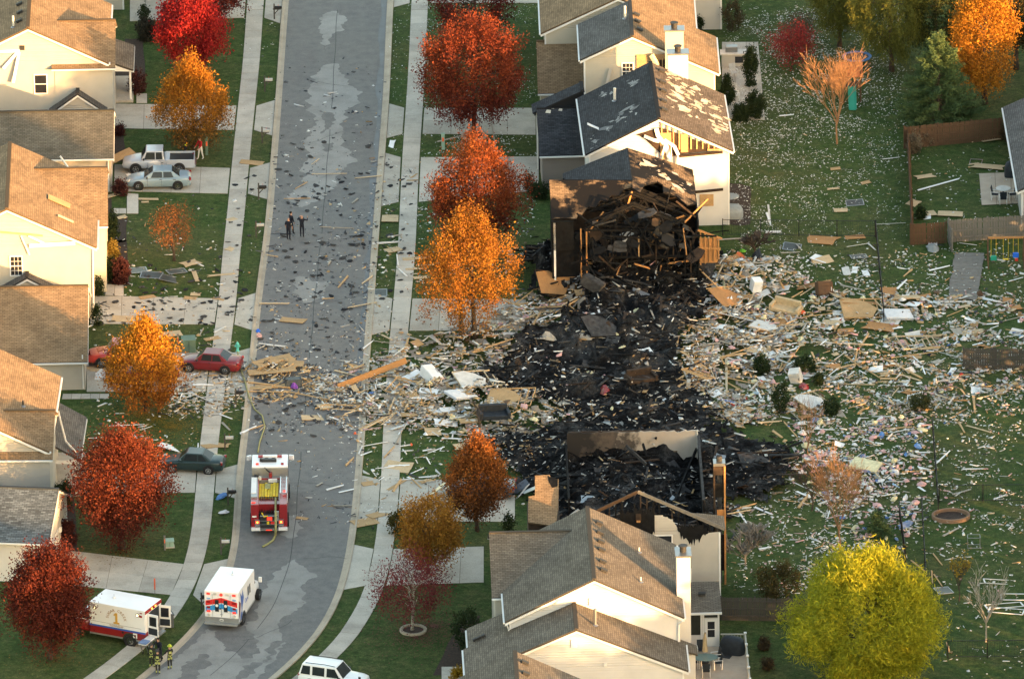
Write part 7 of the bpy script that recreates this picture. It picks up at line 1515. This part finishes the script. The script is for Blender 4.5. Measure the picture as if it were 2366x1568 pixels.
# scattered extras by zone
def scatter(n,poly,fn):
    us=[p[0] for p in poly]; vs_=[p[1] for p in poly]; c=0; t=0
    while c<n and t<n*40:
        t+=1; u=RD.uniform(min(us),max(us)); v=RD.uniform(min(vs_),max(vs_))
        if bool(in_poly(np.array([u]),np.array([v]),poly)[0]): fn(u,v); c+=1
R_RUB=[(1650,600),(1760,600),(1850,660),(2000,690),(2366,680),(2366,900),(2150,950),(1900,960),(1700,1000),(1640,950),(1590,850),(1640,760)]; R_LOW=[(1850,960),(2140,960),(2130,1150),(2090,1260),(1960,1230),(1850,1150)]; ROADZ=[(640,330),(870,330),(830,1000),(590,1000)]
def rnd_board(u,v): a=RD.uniform(0,math.pi); L=RD.uniform(.7,2.6); g=G(u,v); s=SCL(v); board(u-math.cos(a)*L/2*s,v-math.sin(a)*L/2*s*.37,u+math.cos(a)*L/2*s,v+math.sin(a)*L/2*s*.37,RD.choice((.06,.09,.14)),.045,RD.choice(('lumber','lumber_pale','lumber','lumber_grey')))
def rnd_white(u,v): a=RD.uniform(0,math.pi); L=RD.uniform(.5,1.8); s=SCL(v); board(u-math.cos(a)*L/2*s,v-math.sin(a)*L/2*s*.37,u+math.cos(a)*L/2*s,v+math.sin(a)*L/2*s*.37,RD.choice((.08,.12,.2)),.025,RD.choice(('white_vinyl','plaster','white_vinyl')),'trim_board','pale trim board','trim board')
def rnd_sheet(u,v): piece('sheet','plywood_sheet',u,v,RD.uniform(.4,1.3),RD.uniform(.35,1.0),1.2,RD.uniform(0,180),RD.choice(('osb','osb_pale','osb_orange','osb')),'torn plywood sheet '+place_phrase(u,v),'plywood','plywood sheets '+place_phrase(u,v),tilt=.15)
def rnd_mat(u,v): piece('mat','shingle_scrap',u,v,RD.uniform(.3,.8),RD.uniform(.2,.6),.6,RD.uniform(0,180),RD.choice(('roof_charcoal','char_grey','roof_grey')),'dark grey roofing scrap '+place_phrase(u,v),'shingle','roofing scraps '+place_phrase(u,v),tilt=.1)
def rnd_wad(mats,lab,nm,cat):
    return lambda u,v: piece('wad',nm,u,v,RD.uniform(.25,.8),RD.uniform(.2,.7),RD.uniform(.2,.5),RD.uniform(0,180),RD.choice(mats),lab+' '+place_phrase(u,v),cat,cat+' '+place_phrase(u,v),tilt=.2)
scatter(44,DUST,rnd_board); scatter(46,R_RUB,rnd_board); scatter(12,R_LOW,rnd_board); scatter(16,ROADZ,rnd_board)
for n_,pl_ in ((22,[(1170,690),(1330,690),(1330,755),(1150,765)]),(24,[(1565,815),(1655,815),(1655,900),(1575,900)]),(16,[(900,880),(1010,880),(1010,960),(890,960)]),(14,[(1650,640),(1760,640),(1760,720),(1660,720)])): scatter(n_,pl_,rnd_board)
scatter(45,DUST,rnd_white); scatter(60,R_RUB,rnd_white); scatter(30,R_LOW,rnd_white); scatter(25,[(940,1000),(1130,1000),(1100,1110),(850,1110)],rnd_white)
scatter(40,DUST,rnd_sheet); scatter(50,R_RUB,rnd_sheet)
def rnd_panel(u,v): piece('sheet','wall_panel',u,v,RD.uniform(.5,1.5),RD.uniform(.4,1.1),1.4,RD.uniform(0,180),RD.choice(('plaster','white_vinyl','plaster','lumber_grey')),'broken white wall panel '+place_phrase(u,v),'panel','wall panels '+place_phrase(u,v),tilt=.2)
scatter(36,DUST,rnd_panel); scatter(40,R_RUB,rnd_panel)
scatter(70,[(640,330),(870,330),(838,800),(600,800)],rnd_mat); scatter(40,[(590,800),(838,800),(820,1010),(575,1010)],rnd_mat); scatter(46,[(220,690),(590,690),(590,750),(220,750)],rnd_mat); scatter(16,[(500,380),(600,380),(580,700),(500,700)],rnd_mat); scatter(24,[(870,370),(960,370),(940,700),(850,700)],rnd_mat); scatter(14,[(280,600),(510,600),(510,690),(280,690)],rnd_mat)
scatter(40,R_RUB,rnd_mat)
scatter(60,R_LOW,rnd_wad(('insul_pink','insul_yellow','cloth_white','insul_pink'),'pink-cream insulation wad','insulation_wad','insulation')); scatter(30,R_RUB,rnd_wad(('insul_pink','insul_yellow','cloth_white'),'pink-cream insulation wad','insulation_wad','insulation')); scatter(34,DUST,rnd_wad(('insul_pink','cloth_white','insul_yellow'),'pink-cream insulation wad','insulation_wad','insulation'))
scatter(16,R_LOW,rnd_wad(('cloth_blue','canvas_blue','cloth_white'),'crumpled cloth','crumpled_cloth','cloth'))
def char_beam(u,v):
    a=RD.uniform(0,math.pi); L=RD.uniform(.9,3.0); s=SCL(v); g=G(u,v); z=float(mound(g.x,g.y)); board(u-math.cos(a)*L/2*s,v-math.sin(a)*L/2*s*.37,u+math.cos(a)*L/2*s,v+math.sin(a)*L/2*s*.37,RD.choice((.09,.14,.2)),.08,RD.choice(('char','char','char_grey','char_brown')),'charred_beam','charred black beam','charred beam',z0=z+RD.uniform(.05,.5),z1=z+RD.uniform(.05,1.3)*RD.random())
scatter(215,CHAR_POLY,char_beam); scatter(85,[(1230,600),(1640,590),(1640,720),(1260,720)],char_beam)
def char_sheet(u,v): piece('sheet','charred_sheet',u,v,RD.uniform(.5,1.6),RD.uniform(.4,1.2),1.2,RD.uniform(0,180),RD.choice(('char','char_grey','char_brown','metal_grey')),'charred sheet '+place_phrase(u,v),'charred sheet','charred sheets '+place_phrase(u,v),tilt=.35)
scatter(110,CHAR_POLY,char_sheet)
scatter(60,CHAR_POLY,rnd_wad(('char','char','char_grey','char_brown'),'charred lump','charred_lump','charred lump'))
for lb,nm,u,v,sx,sy,sz,mt in (('purple plastic toy on the road beside the tipped bin','toy',680,897,.7,.5,.7,'plastic_purple'),('blue ball on the road at the left kerb','ball',596,768,.35,.35,.45,'plastic_blue'),('pink bag next to the blue ball at the left kerb','bag',598,778,.5,.4,.5,'insul_pink'),('lime plastic tub in the rubble behind the burnt house','tub',1716,585,.5,.4,.4,'plastic_lime'),('black refuse sack in the rubble behind the burnt house','refuse_sack',1752,610,.9,.8,1.5,'cover_navy'),('rust-red cabinet in the rubble behind the burnt house','cabinet',1708,613,.9,.7,.9,'canvas_orange'),
   ('red cushion in the rubble right of the burnt house','cushion',1737,722,.5,.4,.4,'paint_maroon'),('orange-red ball and white sheet in the rubble','ball',1855,727,.45,.4,.4,'marker_orange'),('maroon cushion by the pruned arborvitae','cushion',1856,896,.9,.7,.6,'paint_maroon'),('orange ball on the kerb right of the fire engine','ball',950,1029,.2,.2,.25,'marker_orange'),('blue tarpaulin heap by the wire fence','tarpaulin',2092,1215,.7,1.6,.5,'cloth_blue'),('grey tarpaulin heap left of the wooden panel','tarpaulin',2155,577,1.4,.9,.7,'cover_grey'),('blue bag heap on the left verge beside the fire engine','bag_heap',512,1150,1.1,.6,.5,'canvas_blue'),('pale bag heap on the left verge below the blue bags','bag_heap',518,1185,.9,.5,.35,'cloth_white'),
   ('brown barrel in the litter by the wooden panel','barrel',2264,682,.6,.5,.7,'wood_brown'),('orange pumpkin on the lawn by the orange-tipped tree','pumpkin',820,1003,.22,.22,.3,'marker_orange'),('rusty water heater in the ash','water_heater',1198,862,.7,.6,1.1,'char_brown'),('pale scorched box in the ash before the burnt house','scorched_box',1383,712,1.0,.9,1.3,'lumber_grey'),('round scorched table in the ash','scorched_table',1345,610,1.3,1.2,.9,'lumber_grey'),('crumpled buff duct in the middle ash','duct',1265,810,1.3,.9,.9,'lumber_grey'),('crumpled buff duct in the middle ash, right one','duct',1350,812,1.8,.9,.8,'lumber_grey'),('dark red cabinet in the ash','cabinet',1398,922,.9,.7,1.0,'paint_maroon'),('white porch column cap on the drive by the red cars','column',232,868,1.6,.8,.7,'white_vinyl'),('yellow insulation ball in the burnt house front','insulation_ball',1640,605,.6,.6,.7,'insul_yellow'),('tan mattress in the burnt house front','mattress',1545,590,.9,.8,.9,'umbrella_tan'),('white crumpled cloth in the burnt house front','crumpled_cloth',1490,600,.9,.7,.8,'cloth_white')):
    piece('wad',nm,u,v,sx,sy,sz,RD.uniform(0,180),mt,lb,nm.replace('_',' '),None,tilt=.1)
# broken wall frames, truss ends and household things thrown about
def wall_frame(u,v,L,H_,rz,tx,ty,lab,mt='lumber',sheath=None,lift=.25):
    g=G(u,v); r=empty('wall_frame',(g.x,g.y,float(mound(g.x,g.y))+lift),0,lab+' '+place_phrase(u,v),'wall frame'); r.rotation_euler=(tx,ty,math.radians(rz))
    for y in (-H_/2,H_/2): MB().bb(-L/2,L/2,y-.02,y+.02,-.045,.045).obj('plate',mt,r)
    k=int(L/.42)
    for i in range(k+1):
        x=-L/2+L*i/k
        if RD.random()<.85: MB().bb(x-.02,x+.02,-H_/2,H_/2*RD.choice((1,1,.4)),-.045,.045).obj('stud',mt,r)
    if sheath: MB().prism([(-L/2,-H_/2),(L*.1,-H_/2),(L*.25,-.1),(L*.05,H_*.3),(-L*.2,H_/2),(-L/2,H_*.4)],.046,.058).obj('sheathing',sheath,r)
for q in ((1100,905,2.8,2.2,20,.15,.1,'pale broken stud wall frame','lumber_pale','plaster'),(1180,940,3.2,2.2,-12,.2,-.1,'tan broken stud wall frame with plywood','lumber','osb'),(1690,700,3.0,2.2,35,.3,.15,'orange-tan broken stud wall frame','lumber','osb_orange'),(1780,770,2.6,2.2,-20,-.15,.1,'grey broken stud wall frame','lumber_grey','plaster'),(2000,725,3.4,2.2,8,.25,.05,'large stud wall frame with plywood','lumber','osb'),(1620,880,2.6,2.0,65,.2,.3,'steep leaning stud wall frame','lumber',None),(2120,800,2.6,2.0,15,.1,.1,'small broken stud wall frame','lumber_pale',None),(940,915,2.4,2.0,-25,.15,.1,'short broken stud wall frame near the kerb','lumber',None),(1290,690,3.0,2.4,15,.4,.2,'scorched stud wall frame','char_brown','osb_orange'),(1560,700,3.2,2.4,-15,.5,.2,'burnt stud wall frame','char',None),(1400,800,3.2,2.4,25,.35,.15,'flat burnt stud wall frame','char','char_grey'),(1330,1110,2.8,2.2,-30,.4,.3,'burnt stud wall frame behind the wall','char',None),(1760,1085,3.0,2.2,12,.2,.1,'half-burnt stud wall frame','char_brown','char_grey'),(1880,930,2.4,2.0,40,.15,.05,'pale stud wall frame by the arborvitae','lumber_pale','plaster')): wall_frame(*q[:7],q[7],q[8],q[9])
def appliance(name,lab,u,v,sx,sy,sz,rz,mt,tx=0.,ty=0.,door='metal_grey'):
    g=G(u,v); r=empty(name,(g.x,g.y,float(mound(g.x,g.y))+.05),0,lab,name.replace('_',' ')); r.rotation_euler=(tx,ty,math.radians(rz)); MB().bb(-sx/2,sx/2,-sy/2,sy/2,0,sz).obj('body',mt,r,bevel=.03); MB().bb(-sx*.46,sx*.46,-sy/2-.03,-sy/2,sz*.05,sz*.62).obj('door',mt,r,bevel=.01); MB().bb(-sx*.46,sx*.46,-sy/2-.03,-sy/2,sz*.66,sz*.96).obj('upper_door',mt,r,bevel=.01); MB().bb(sx*.34,sx*.38,-sy/2-.06,-sy/2-.03,sz*.3,sz*.58).obj('handle',door,r)
appliance('refrigerator','white refrigerator lying in the rubble left of the ash',1010,905,.85,.75,1.7,30,'white_vinyl',-1.35,.1); appliance('washing_machine','white washing machine in the rubble right of the burnt house',1745,690,.7,.7,.9,20,'white_vinyl',.2,.1); appliance('stove','dented white stove in the rubble by the arborvitae',1842,882,.8,.7,.95,-15,'plaster',.3,-.2,'char'); appliance('refrigerator','scorched grey refrigerator lying in the black ash',1392,735,.85,.75,1.6,65,'char_grey',-1.2,.1); appliance('cupboard','brown wooden cupboard tipped over in the right rubble',1905,690,1.2,.5,1.0,25,'wood_brown',-.5,.2)
def sofa(lab,u,v,rz,mt):
    g=G(u,v); r=empty('sofa',(g.x,g.y,float(mound(g.x,g.y))+.05),math.radians(rz),lab,'sofa'); r.rotation_euler=(.12,.08,math.radians(rz)); MB().bb(-1,1,-.45,.45,.1,.42).obj('seat',mt,r,bevel=.06); MB().bb(-1,1,.3,.55,.3,.9).obj('backrest',mt,r,bevel=.06)
    for s in (-1,1): MB().bb(s*1-.12,s*1+.12,-.45,.5,.1,.62).obj('armrest',mt,r,bevel=.05)
sofa('tan upholstered sofa thrown into the right rubble',1815,725,-25,'umbrella_tan'); sofa('navy sofa half buried left of the ash',1140,985,15,'cover_navy'); sofa('scorched sofa in the black ash of the middle plot',1480,905,30,'char_brown')
def mattress(lab,u,v,rz,mt,ty):
    g=G(u,v); r=empty('mattress',(g.x,g.y,float(mound(g.x,g.y))+.25),0,lab,'mattress'); r.rotation_euler=(.1,ty,math.radians(rz)); MB().bb(-1,1,-.7,.7,-.11,.11).obj('padding',mt,r,bevel=.05,smooth=True); MB().bb(-1.01,1.01,-.71,.71,-.015,.015).obj('piping','cloth_blue',r)
mattress('pale mattress lying on the rubble near the large stud frame',2075,735,12,'cloth_white',.12); mattress('cream mattress on the pink litter above the willow',2000,1085,-20,'insul_yellow',.1); mattress('stained mattress in the rubble left of the ash',1065,940,40,'cloth_white',.2)
# wreckage on roofs: sheathing hole on the cream house, plank on the silver pickup
for (h_,u,v,zf,L,W_,rz,mt,lb) in ((L2,410*.334,1400*.334,L2.zm,1.7,.9,-30,'osb','plywood sheet lying on the cream house roof'),(L2,455*.334,1520*.334,L2.zm,1.2,.35,-40,'lumber_pale','small board lying on the cream house roof'),(H5,862.6+1420*.3646,820*.3646,zf5,1.6,.4,40,'white_vinyl','pale strip lying on the stripped dark roof')):
    p_=h_.on(u,v,zf); w_=h_.root.matrix_basis @ p_; o=MB().box((0,0,0),(L,W_,.03)).obj('roof_plank',mt); o.location=w_+Vector((0,0,.09)); o.rotation_euler=(0,math.atan(.49),0); tag(o,lb,'board')
p_=G(286,388); o=MB().box((0,0,0),(2.0,1.0,.02)).obj('plywood_sheet','osb'); o.location=(p_.x-.2,p_.y+.2,.88); o.rotation_euler=(.1,-.25,.5); tag(o,'plywood sheet leaning on the hood of the silver pickup','plywood')
# ---------------------------------------------------------------- litter nobody could count
COLS=dict(white=[(.62,.62,.58),(.50,.49,.45),(.70,.70,.68)],tan=[(.44,.29,.14),(.52,.38,.22),(.36,.22,.10)],grey=[(.035,.038,.045),(.06,.062,.07),(.10,.10,.10)],pink=[(.55,.36,.34),(.50,.30,.30)],yellow=[(.58,.52,.30)],blue=[(.10,.18,.40),(.30,.42,.55)],black=[(.005,.005,.0055),(.010,.010,.011),(.022,.022,.023)],brown=[(.12,.08,.05),(.20,.15,.10)],red=[(.40,.04,.03)],dust=[(.36,.33,.28),(.46,.43,.38),(.52,.47,.42)])
class Litter:
    def __init__(s): s.V=[];s.F=[];s.C=[];s.n=0
    def add(s,rng,poly,n,mixw,smin,smax,stick=.2,wf=None,lift=.02,tall=.15,jit=12):
        us=np.array([p[0] for p in poly]); vs_=np.array([p[1] for p in poly]); u=rng.uniform(us.min(),us.max(),n*4); v=rng.uniform(vs_.min(),vs_.max(),n*4)
        k=in_poly(u,v,poly)
        if wf is not None: k&=rng.uniform(0,1,len(u))<wf(u,v)
        u=u[k][:n]; v=v[k][:n]; u=u+rng.normal(0,jit,len(u)); v=v+rng.normal(0,jit*.6,len(v)); x,y=GN(u,v)
        clump=np.clip(.62+1.5*nz(x,y,.42,3.0)+.5*nz(x,y,1.3,8.0),0.04,1.6); k=rng.uniform(0,1.1,len(x))<clump; x,y=x[k],y[k]
        z=mound(x,y)+lift+rng.uniform(0,1,len(x))**3*tall
        keys=list(mixw); wts=np.array([mixw[q] for q in keys],float); wts/=wts.sum(); ci=rng.choice(len(keys),len(x),p=wts)
        col=np.array([COLS[keys[c]][rng.integers(len(COLS[keys[c]]))] for c in ci])*rng.uniform(.75,1.2,(len(x),1))
        sz=smin*(smax/smin)**rng.uniform(0,1,len(x))**1.6
        st=rng.uniform(0,1,len(x))<stick; ang=rng.uniform(0,math.pi,len(x)); L=np.where(st,sz*3.2,sz); W_=np.where(st,sz*.35,sz*rng.uniform(.45,1,len(x)))
        ax=np.c_[np.cos(ang),np.sin(ang),rng.normal(0,.18,len(x))]; ay=np.c_[-np.sin(ang),np.cos(ang),rng.normal(0,.25,len(x))]; c=np.c_[x,y,z]
        kink=rng.normal(0,.22,len(x))*sz
        j=rng.uniform(.6,1.0,(len(x),4))
        q=np.stack([c-ax*(L*j[:,0])[:,None]/2-ay*(W_*j[:,1])[:,None]/2, c+ax*(L*j[:,2])[:,None]/2-ay*(W_*j[:,0])[:,None]/2+np.c_[0*kink,0*kink,kink], c+ax*(L*j[:,1])[:,None]/2+ay*(W_*j[:,3])[:,None]/2, c-ax*(L*j[:,3])[:,None]/2+ay*(W_*j[:,2])[:,None]/2+np.c_[0*kink,0*kink,kink*.5]],1)
        q[:,:,2]=np.maximum(q[:,:,2],z[:,None]-.01)
        m_=len(x); base=s.n; tv=np.concatenate([q,q-np.array([0,0,1])[None,None]*np.minimum(sz*.25,.05)[:,None,None]],1).reshape(-1,3)
        ids=base+8*np.arange(m_)[:,None]; fs=np.concatenate([ids+np.array([[0,1,2,3]]),ids+np.array([[0,4,5,1]]),ids+np.array([[1,5,6,2]]),ids+np.array([[2,6,7,3]]),ids+np.array([[3,7,4,0]])],0)
        s.V.append(tv); s.F.append(fs); s.C.append(np.tile(col,(5,1))); s.n+=8*m_
    def obj(s,name,label,cat,mat='litter'): o=np_mesh(name,np.vstack(s.V),np.vstack(s.F),mat,None,colors=np.vstack(s.C)); tag(o,label,cat,kind='stuff'); return o
rng=np.random.default_rng(5)
YARD=[(1690,20),(2085,20),(2090,560),(1700,600)]
A_=Litter(); A_.add(rng,YARD,20000,dict(white=9,dust=1,grey=.5,tan=.2),.035,.13,.08,lambda u,v:np.clip(1.15-(v-60)/620-(u-1750)/900,.1,1)); A_.add(rng,[(2095,340),(2366,320),(2366,560),(2100,560)],420,dict(white=5,tan=1,grey=1),.06,.2,.15); A_.add(rng,[(2150,960),(2366,900),(2366,1568),(2190,1568)],1300,dict(white=6,tan=.8,pink=.5,grey=.5),.06,.25,.3,lambda u,v:np.clip(1.2-(v-950)/600,.15,1)); A_.add(rng,[(1700,600),(2366,560),(2366,700),(1850,660)],1700,dict(white=6,tan=2,grey=1.5,dust=1),.06,.25,.2)
A_.add(rng,[(975,10),(1232,10),(1235,250),(975,250)],4000,dict(white=1),.035,.10,.05,lambda u,v:np.clip(1-(u-975)/420,.3,1)); A_.add(rng,[(975,305),(1235,305),(1235,360),(970,360)],650,dict(white=1),.05,.14,.05); A_.add(rng,[(960,470),(1240,440),(1260,640),(960,690)],900,dict(white=4,tan=1,grey=1),.06,.22,.2); A_.add(rng,[(905,0),(950,0),(930,350),(890,350)],260,dict(white=1),.05,.1,.05)
A_.obj('insulation_flakes','fine white insulation flakes strewn over the lawns','insulation')
B_=Litter(); MIX=dict(white=4.2,tan=4.2,dust=4.0,grey=.9,pink=.8,brown=1.3,blue=.10,yellow=.25,red=.04)
nochar=lambda u,v:np.where(in_poly(u,v,CHAR_POLY),.10,1.0)
B_.add(rng,DUST,13000,MIX,.05,.50,.24,nochar,tall=.35,jit=20); B_.add(rng,R_RUB,14500,MIX,.05,.50,.2,nochar,tall=.3,jit=26); B_.add(rng,[(1650,560),(2366,600),(2366,960),(1660,1010)],2600,MIX,.05,.3,.25,nochar,tall=.1,jit=30); B_.add(rng,[(580,840),(720,830),(740,900),(600,930)],900,dict(tan=5,white=1,grey=1),.08,.4,.5); B_.add(rng,[(740,860),(1000,850),(1000,990),(760,990)],2600,MIX,.06,.34,.38); B_.add(rng,[(380,830),(600,850),(590,960),(380,960)],1600,dict(white=3,tan=3,grey=2,dust=2),.07,.36,.4); B_.add(rng,[(1160,1000),(1300,1000),(1250,1100),(1120,1090)],1500,dict(black=3,white=1.5,tan=2,brown=2,dust=1),.07,.36,.4); B_.add(rng,[(1960,900),(2366,880),(2366,960),(2000,1000)],1600,MIX,.06,.3,.25)
B_.obj('splinter_litter','dense litter of splinters, plaster and scraps across the plots','debris')
C_=Litter(); C_.add(rng,R_LOW,5600,dict(white=5,pink=2.6,yellow=1,tan=1,blue=.6,grey=.6,dust=1.2),.06,.36,.2,tall=.15,jit=22); C_.add(rng,[(1690,1150),(1870,1150),(1960,1230),(2080,1260),(2060,1330),(1700,1400)],2300,dict(white=5,pink=1,tan=1,dust=1),.06,.26,.3,lambda u,v:np.clip((u-1640)/300,.3,1)); C_.add(rng,[(2090,960),(2366,940),(2366,1250),(2130,1300)],900,dict(white=5,dust=2,pink=1,tan=1),.05,.24,.25,tall=.05,jit=40); C_.obj('pink_litter','pink, cream and white insulation litter above the willow','insulation')
D_=Litter(); D_.add(rng,CHAR_POLY,17000,dict(black=9,grey=2.2,white=.7,dust=1.1,brown=1.2,tan=.35),.05,.40,.5,tall=.6,jit=20); D_.add(rng,CHAR_POLY,5000,dict(black=5,grey=3,dust=2,brown=2,white=1),.05,.34,.4,tall=.2,jit=48); D_.add(rng,[(1090,870),(1300,800),(1560,880),(1640,960),(1300,990),(1100,905)],2600,dict(dust=3,white=1.5,grey=3,brown=1,black=3),.04,.2,.25,tall=.2); D_.obj('char_litter','charred scraps and ash flakes covering the burnt plots','charred debris','charlitter')
E_=Litter(); E_.add(rng,[(640,150),(880,150),(830,1000),(590,1000)],3300,dict(grey=6,white=1.4,tan=1,dust=1),.06,.36,.12,lambda u,v:np.clip((v-100)/700,.06,1),tall=.03); E_.add(rng,[(580,1000),(830,1000),(806,1210),(570,1210)],420,dict(white=2,grey=2,tan=1.5),.05,.26,.3,tall=.03); E_.add(rng,[(215,685),(590,685),(590,752),(215,752)],520,dict(grey=4,white=2,tan=1),.07,.3,.15,tall=.03); E_.add(rng,[(260,440),(600,440),(580,690),(250,690)],500,dict(white=3,grey=3,tan=1),.06,.3,.2,lambda u,v:np.clip((v-420)/200,.1,1)); E_.add(rng,[(150,920),(500,920),(470,1060),(190,1060)],360,dict(white=3,tan=2,grey=1),.06,.3,.4); E_.add(rng,[(860,350),(965,350),(930,820),(840,820)],900,dict(grey=3,white=2,tan=1.5,dust=1),.06,.3,.2); E_.add(rng,[(820,1000),(1110,1000),(1130,1200),(810,1210)],700,dict(white=3,tan=2,grey=1.5),.06,.3,.4); E_.add(rng,[(220,755),(540,755),(540,850),(220,820)],420,dict(white=3,tan=2,grey=2),.06,.3,.3); E_.add(rng,[(540,0),(660,0),(600,500),(530,500)],160,dict(white=2,grey=2),.05,.15,.1)
E_.obj('street_litter','dark roofing flecks and scraps strewn over road and drives','debris')
def leaf_litter(name,label,spots,cols,n):
    V_=[];F_=[];K=[];c0=0
    for (u,v,r) in spots:
        g=G(u,v); a=rng.uniform(0,2*math.pi,n); d=np.abs(rng.normal(0,.55,n))*r; p=np.c_[g.x+np.cos(a)*d,g.y+np.sin(a)*d,np.full(n,.03)]; vv,ff=leaf_quads(p,.10,rng,0,None,1.3); vv[:,2]=.025+np.abs(vv[:,2]-.03)*.25; V_.append(vv);F_.append(ff+c0);c0+=len(vv);K.append(palette(cols,rng.uniform(0,1,n)))
    tag(np_mesh(name,np.vstack(V_),np.vstack(F_),'leaves',None,colors=np.vstack(K)),label,'leaves',kind='stuff')
leaf_litter('fallen_leaves','fallen yellow leaves on the grass under the yellow-orange tree',[(360,965,5.0),(400,985,4.0),(330,950,2.5)],[(.16,.11,.015),(.26,.17,.02),(.12,.08,.015)],1500)
leaf_litter('fallen_leaves','fallen red-brown leaves on the grass under the thin red tree',[(960,1470,4.5),(1000,1445,4.0)],[(.10,.03,.02),(.18,.09,.06),(.14,.04,.03)],1300)
leaf_litter('fallen_leaves','fallen brown leaves on the grass around the golden tree',[(1080,790,4.0),(1040,800,3.0),(445,340,2.2),(130,1520,3.0),(285,1270,3.0)],[(.12,.07,.015),(.20,.12,.02)],500)
# torn patches on the stripped white house roof
def roof_flakes(h_,zf,spots,n,cols,name='stripped_patches'):
    V_=[];F_=[];K=[];c=0
    for (u,v,ru,rv) in spots:
        for _ in range(n):
            p=h_.on(u+RD.gauss(0,ru),v+RD.gauss(0,rv),zf)
            if not(-5.3<p.x<5.3 and -.2<p.y<11.2): continue
            s=.05+.34*RD.random()**2.2; a=RD.uniform(0,6.28); e=RD.uniform(.8,1.8); pts=[]
            for k in range(4):
                b=a+k*math.pi/2; dx=math.cos(b)*s*(e if k%2==0 else .8); dy=math.sin(b)*s*(e if k%2==0 else .8); pts.append((p.x+dx,p.y+dy,zf(p.x+dx,p.y+dy)+.025))
            V_+=pts; F_.append((c,c+1,c+2,c+3)); c+=4; K.append(RD.choice(cols))
    o=np_mesh(name,np.array(V_)+np.random.default_rng(3).normal(0,.03,(len(V_),3))*np.array([1,1,0]),np.array(F_),'litter',h_.root,colors=np.array(K)); tag(o,kind='stuff')
pale=[(.42,.36,.28),(.50,.46,.38),(.36,.30,.22),(.46,.42,.36)]
roof_flakes(H5,zf5,[(862.6+u*.3646,v*.3646,ru,rv) for u,v,ru,rv in ((1900,480,14,8),(2000,560,20,10),(2080,650,20,12),(2150,720,16,12),(2000,700,18,8),(2180,800,10,10),(1930,600,14,8))],26,pale)
roof_flakes(H5,zf5,[(862.6+u*.3646,v*.3646,ru,rv) for u,v,ru,rv in ((1450,600,12,5),(1620,700,12,7),(1560,760,9,6),(1480,820,8,6),(1650,520,6,6),(1400,900,6,6))],12,[(.14,.14,.145),(.22,.22,.22),(.34,.33,.32)],'stripped_patches')
roof_flakes(H4,zr4,[(862.6+u*.3646,v*.3646,ru,rv) for u,v,ru,rv in ((1850,1100,16,10),(1950,1180,12,8),(1750,1050,12,8))],12,pale)
zgf=zg5
def wing_flakes():
    V_=[];F_=[];K=[];c=0
    for (u,v,ru,rv) in ((1120,850,14,8),(1190,910,16,10),(1270,880,14,8),(1150,930,16,8),(1300,830,8,8)):
        for _ in range(16):
            p=H5.on(862.6+u*.3646+RD.gauss(0,ru),v*.3646+RD.gauss(0,rv),zgf); s=RD.uniform(.06,.2); pts=[(p.x+dx*s,p.y+dy*s,zgf(p.x+dx*s,p.y+dy*s)+.025) for dx,dy in ((-1.3,-.6),(.9,-1),(1.2,.7),(-.6,1))]; V_+=pts; F_.append((c,c+1,c+2,c+3)); c+=4; K.append(RD.choice(pale))
    tag(np_mesh('stripped_patches',np.array(V_),np.array(F_),'litter',H5.root,colors=np.array(K)),kind='stuff')
wing_flakes()

# ---------------------------------------------------------------- tell look-alike pieces apart by size, then by order from the left
def single_out():
    W=['second','third','fourth','fifth','sixth','seventh','eighth','ninth','tenth','eleventh','twelfth','thirteenth','fourteenth','fifteenth','sixteenth','seventeenth','eighteenth','nineteenth','twentieth']
    ORD=['leftmost']+[q+' from left' for q in W]; HUE={'lumber':'tan','lumber_pale':'pale','lumber_grey':'grey','osb':'tan','osb_pale':'pale','osb_orange':'orange-brown','char':'black','char_grey':'ash-grey','char_brown':'brown-black','white_vinyl':'white','plaster':'off-white','insul_pink':'pink','insul_yellow':'cream','cloth_white':'white','roof_charcoal':'charcoal','roof_grey':'brown-grey','metal_grey':'metal-grey'}
    def by_label():
        d={}
        for o in COL.objects:
            if o.parent is None and o.get('label') and o.get('kind') is None: d.setdefault(o['label'],[]).append(o)
        return {k:q for k,q in d.items() if len(q)>1}
    for lab,obs in by_label().items():
        for o in obs:
            hue=HUE.get(o.data.materials[0].name.split('.')[0]) if o.data and o.data.materials else None
            if hue:
                q=lab
                for w_ in ('splintered tan ','dark grey ','charred black ','broken white ','pale trim','pink-cream '):
                    if w_ in q: q=q.replace(w_,{'splintered tan ':'splintered %s ','dark grey ':'%s ','charred black ':'charred %s ','broken white ':'broken %s ','pale trim':'%s trim','pink-cream ':'%s '}[w_]%hue); break
                else: q=hue+' '+q
                o['label']=q
    for lab,obs in by_label().items():
        if len(obs)>5:
            big=sorted(obs,key=lambda o:-max(o.dimensions)); n=len(big)
            for i,o in enumerate(big): o['label']=(('long ','medium ','short ') if ('board' in lab or 'beam' in lab) else ('large ','medium ','small '))[min(2,i*3//n)]+lab
    for lab,obs in by_label().items():
        if len(obs)<=20 and len(lab.split())<=13:
            for i,o in enumerate(sorted(obs,key=lambda o:o.location.x)): o['label']=lab+', '+ORD[i]
bpy.context.view_layer.update(); single_out()
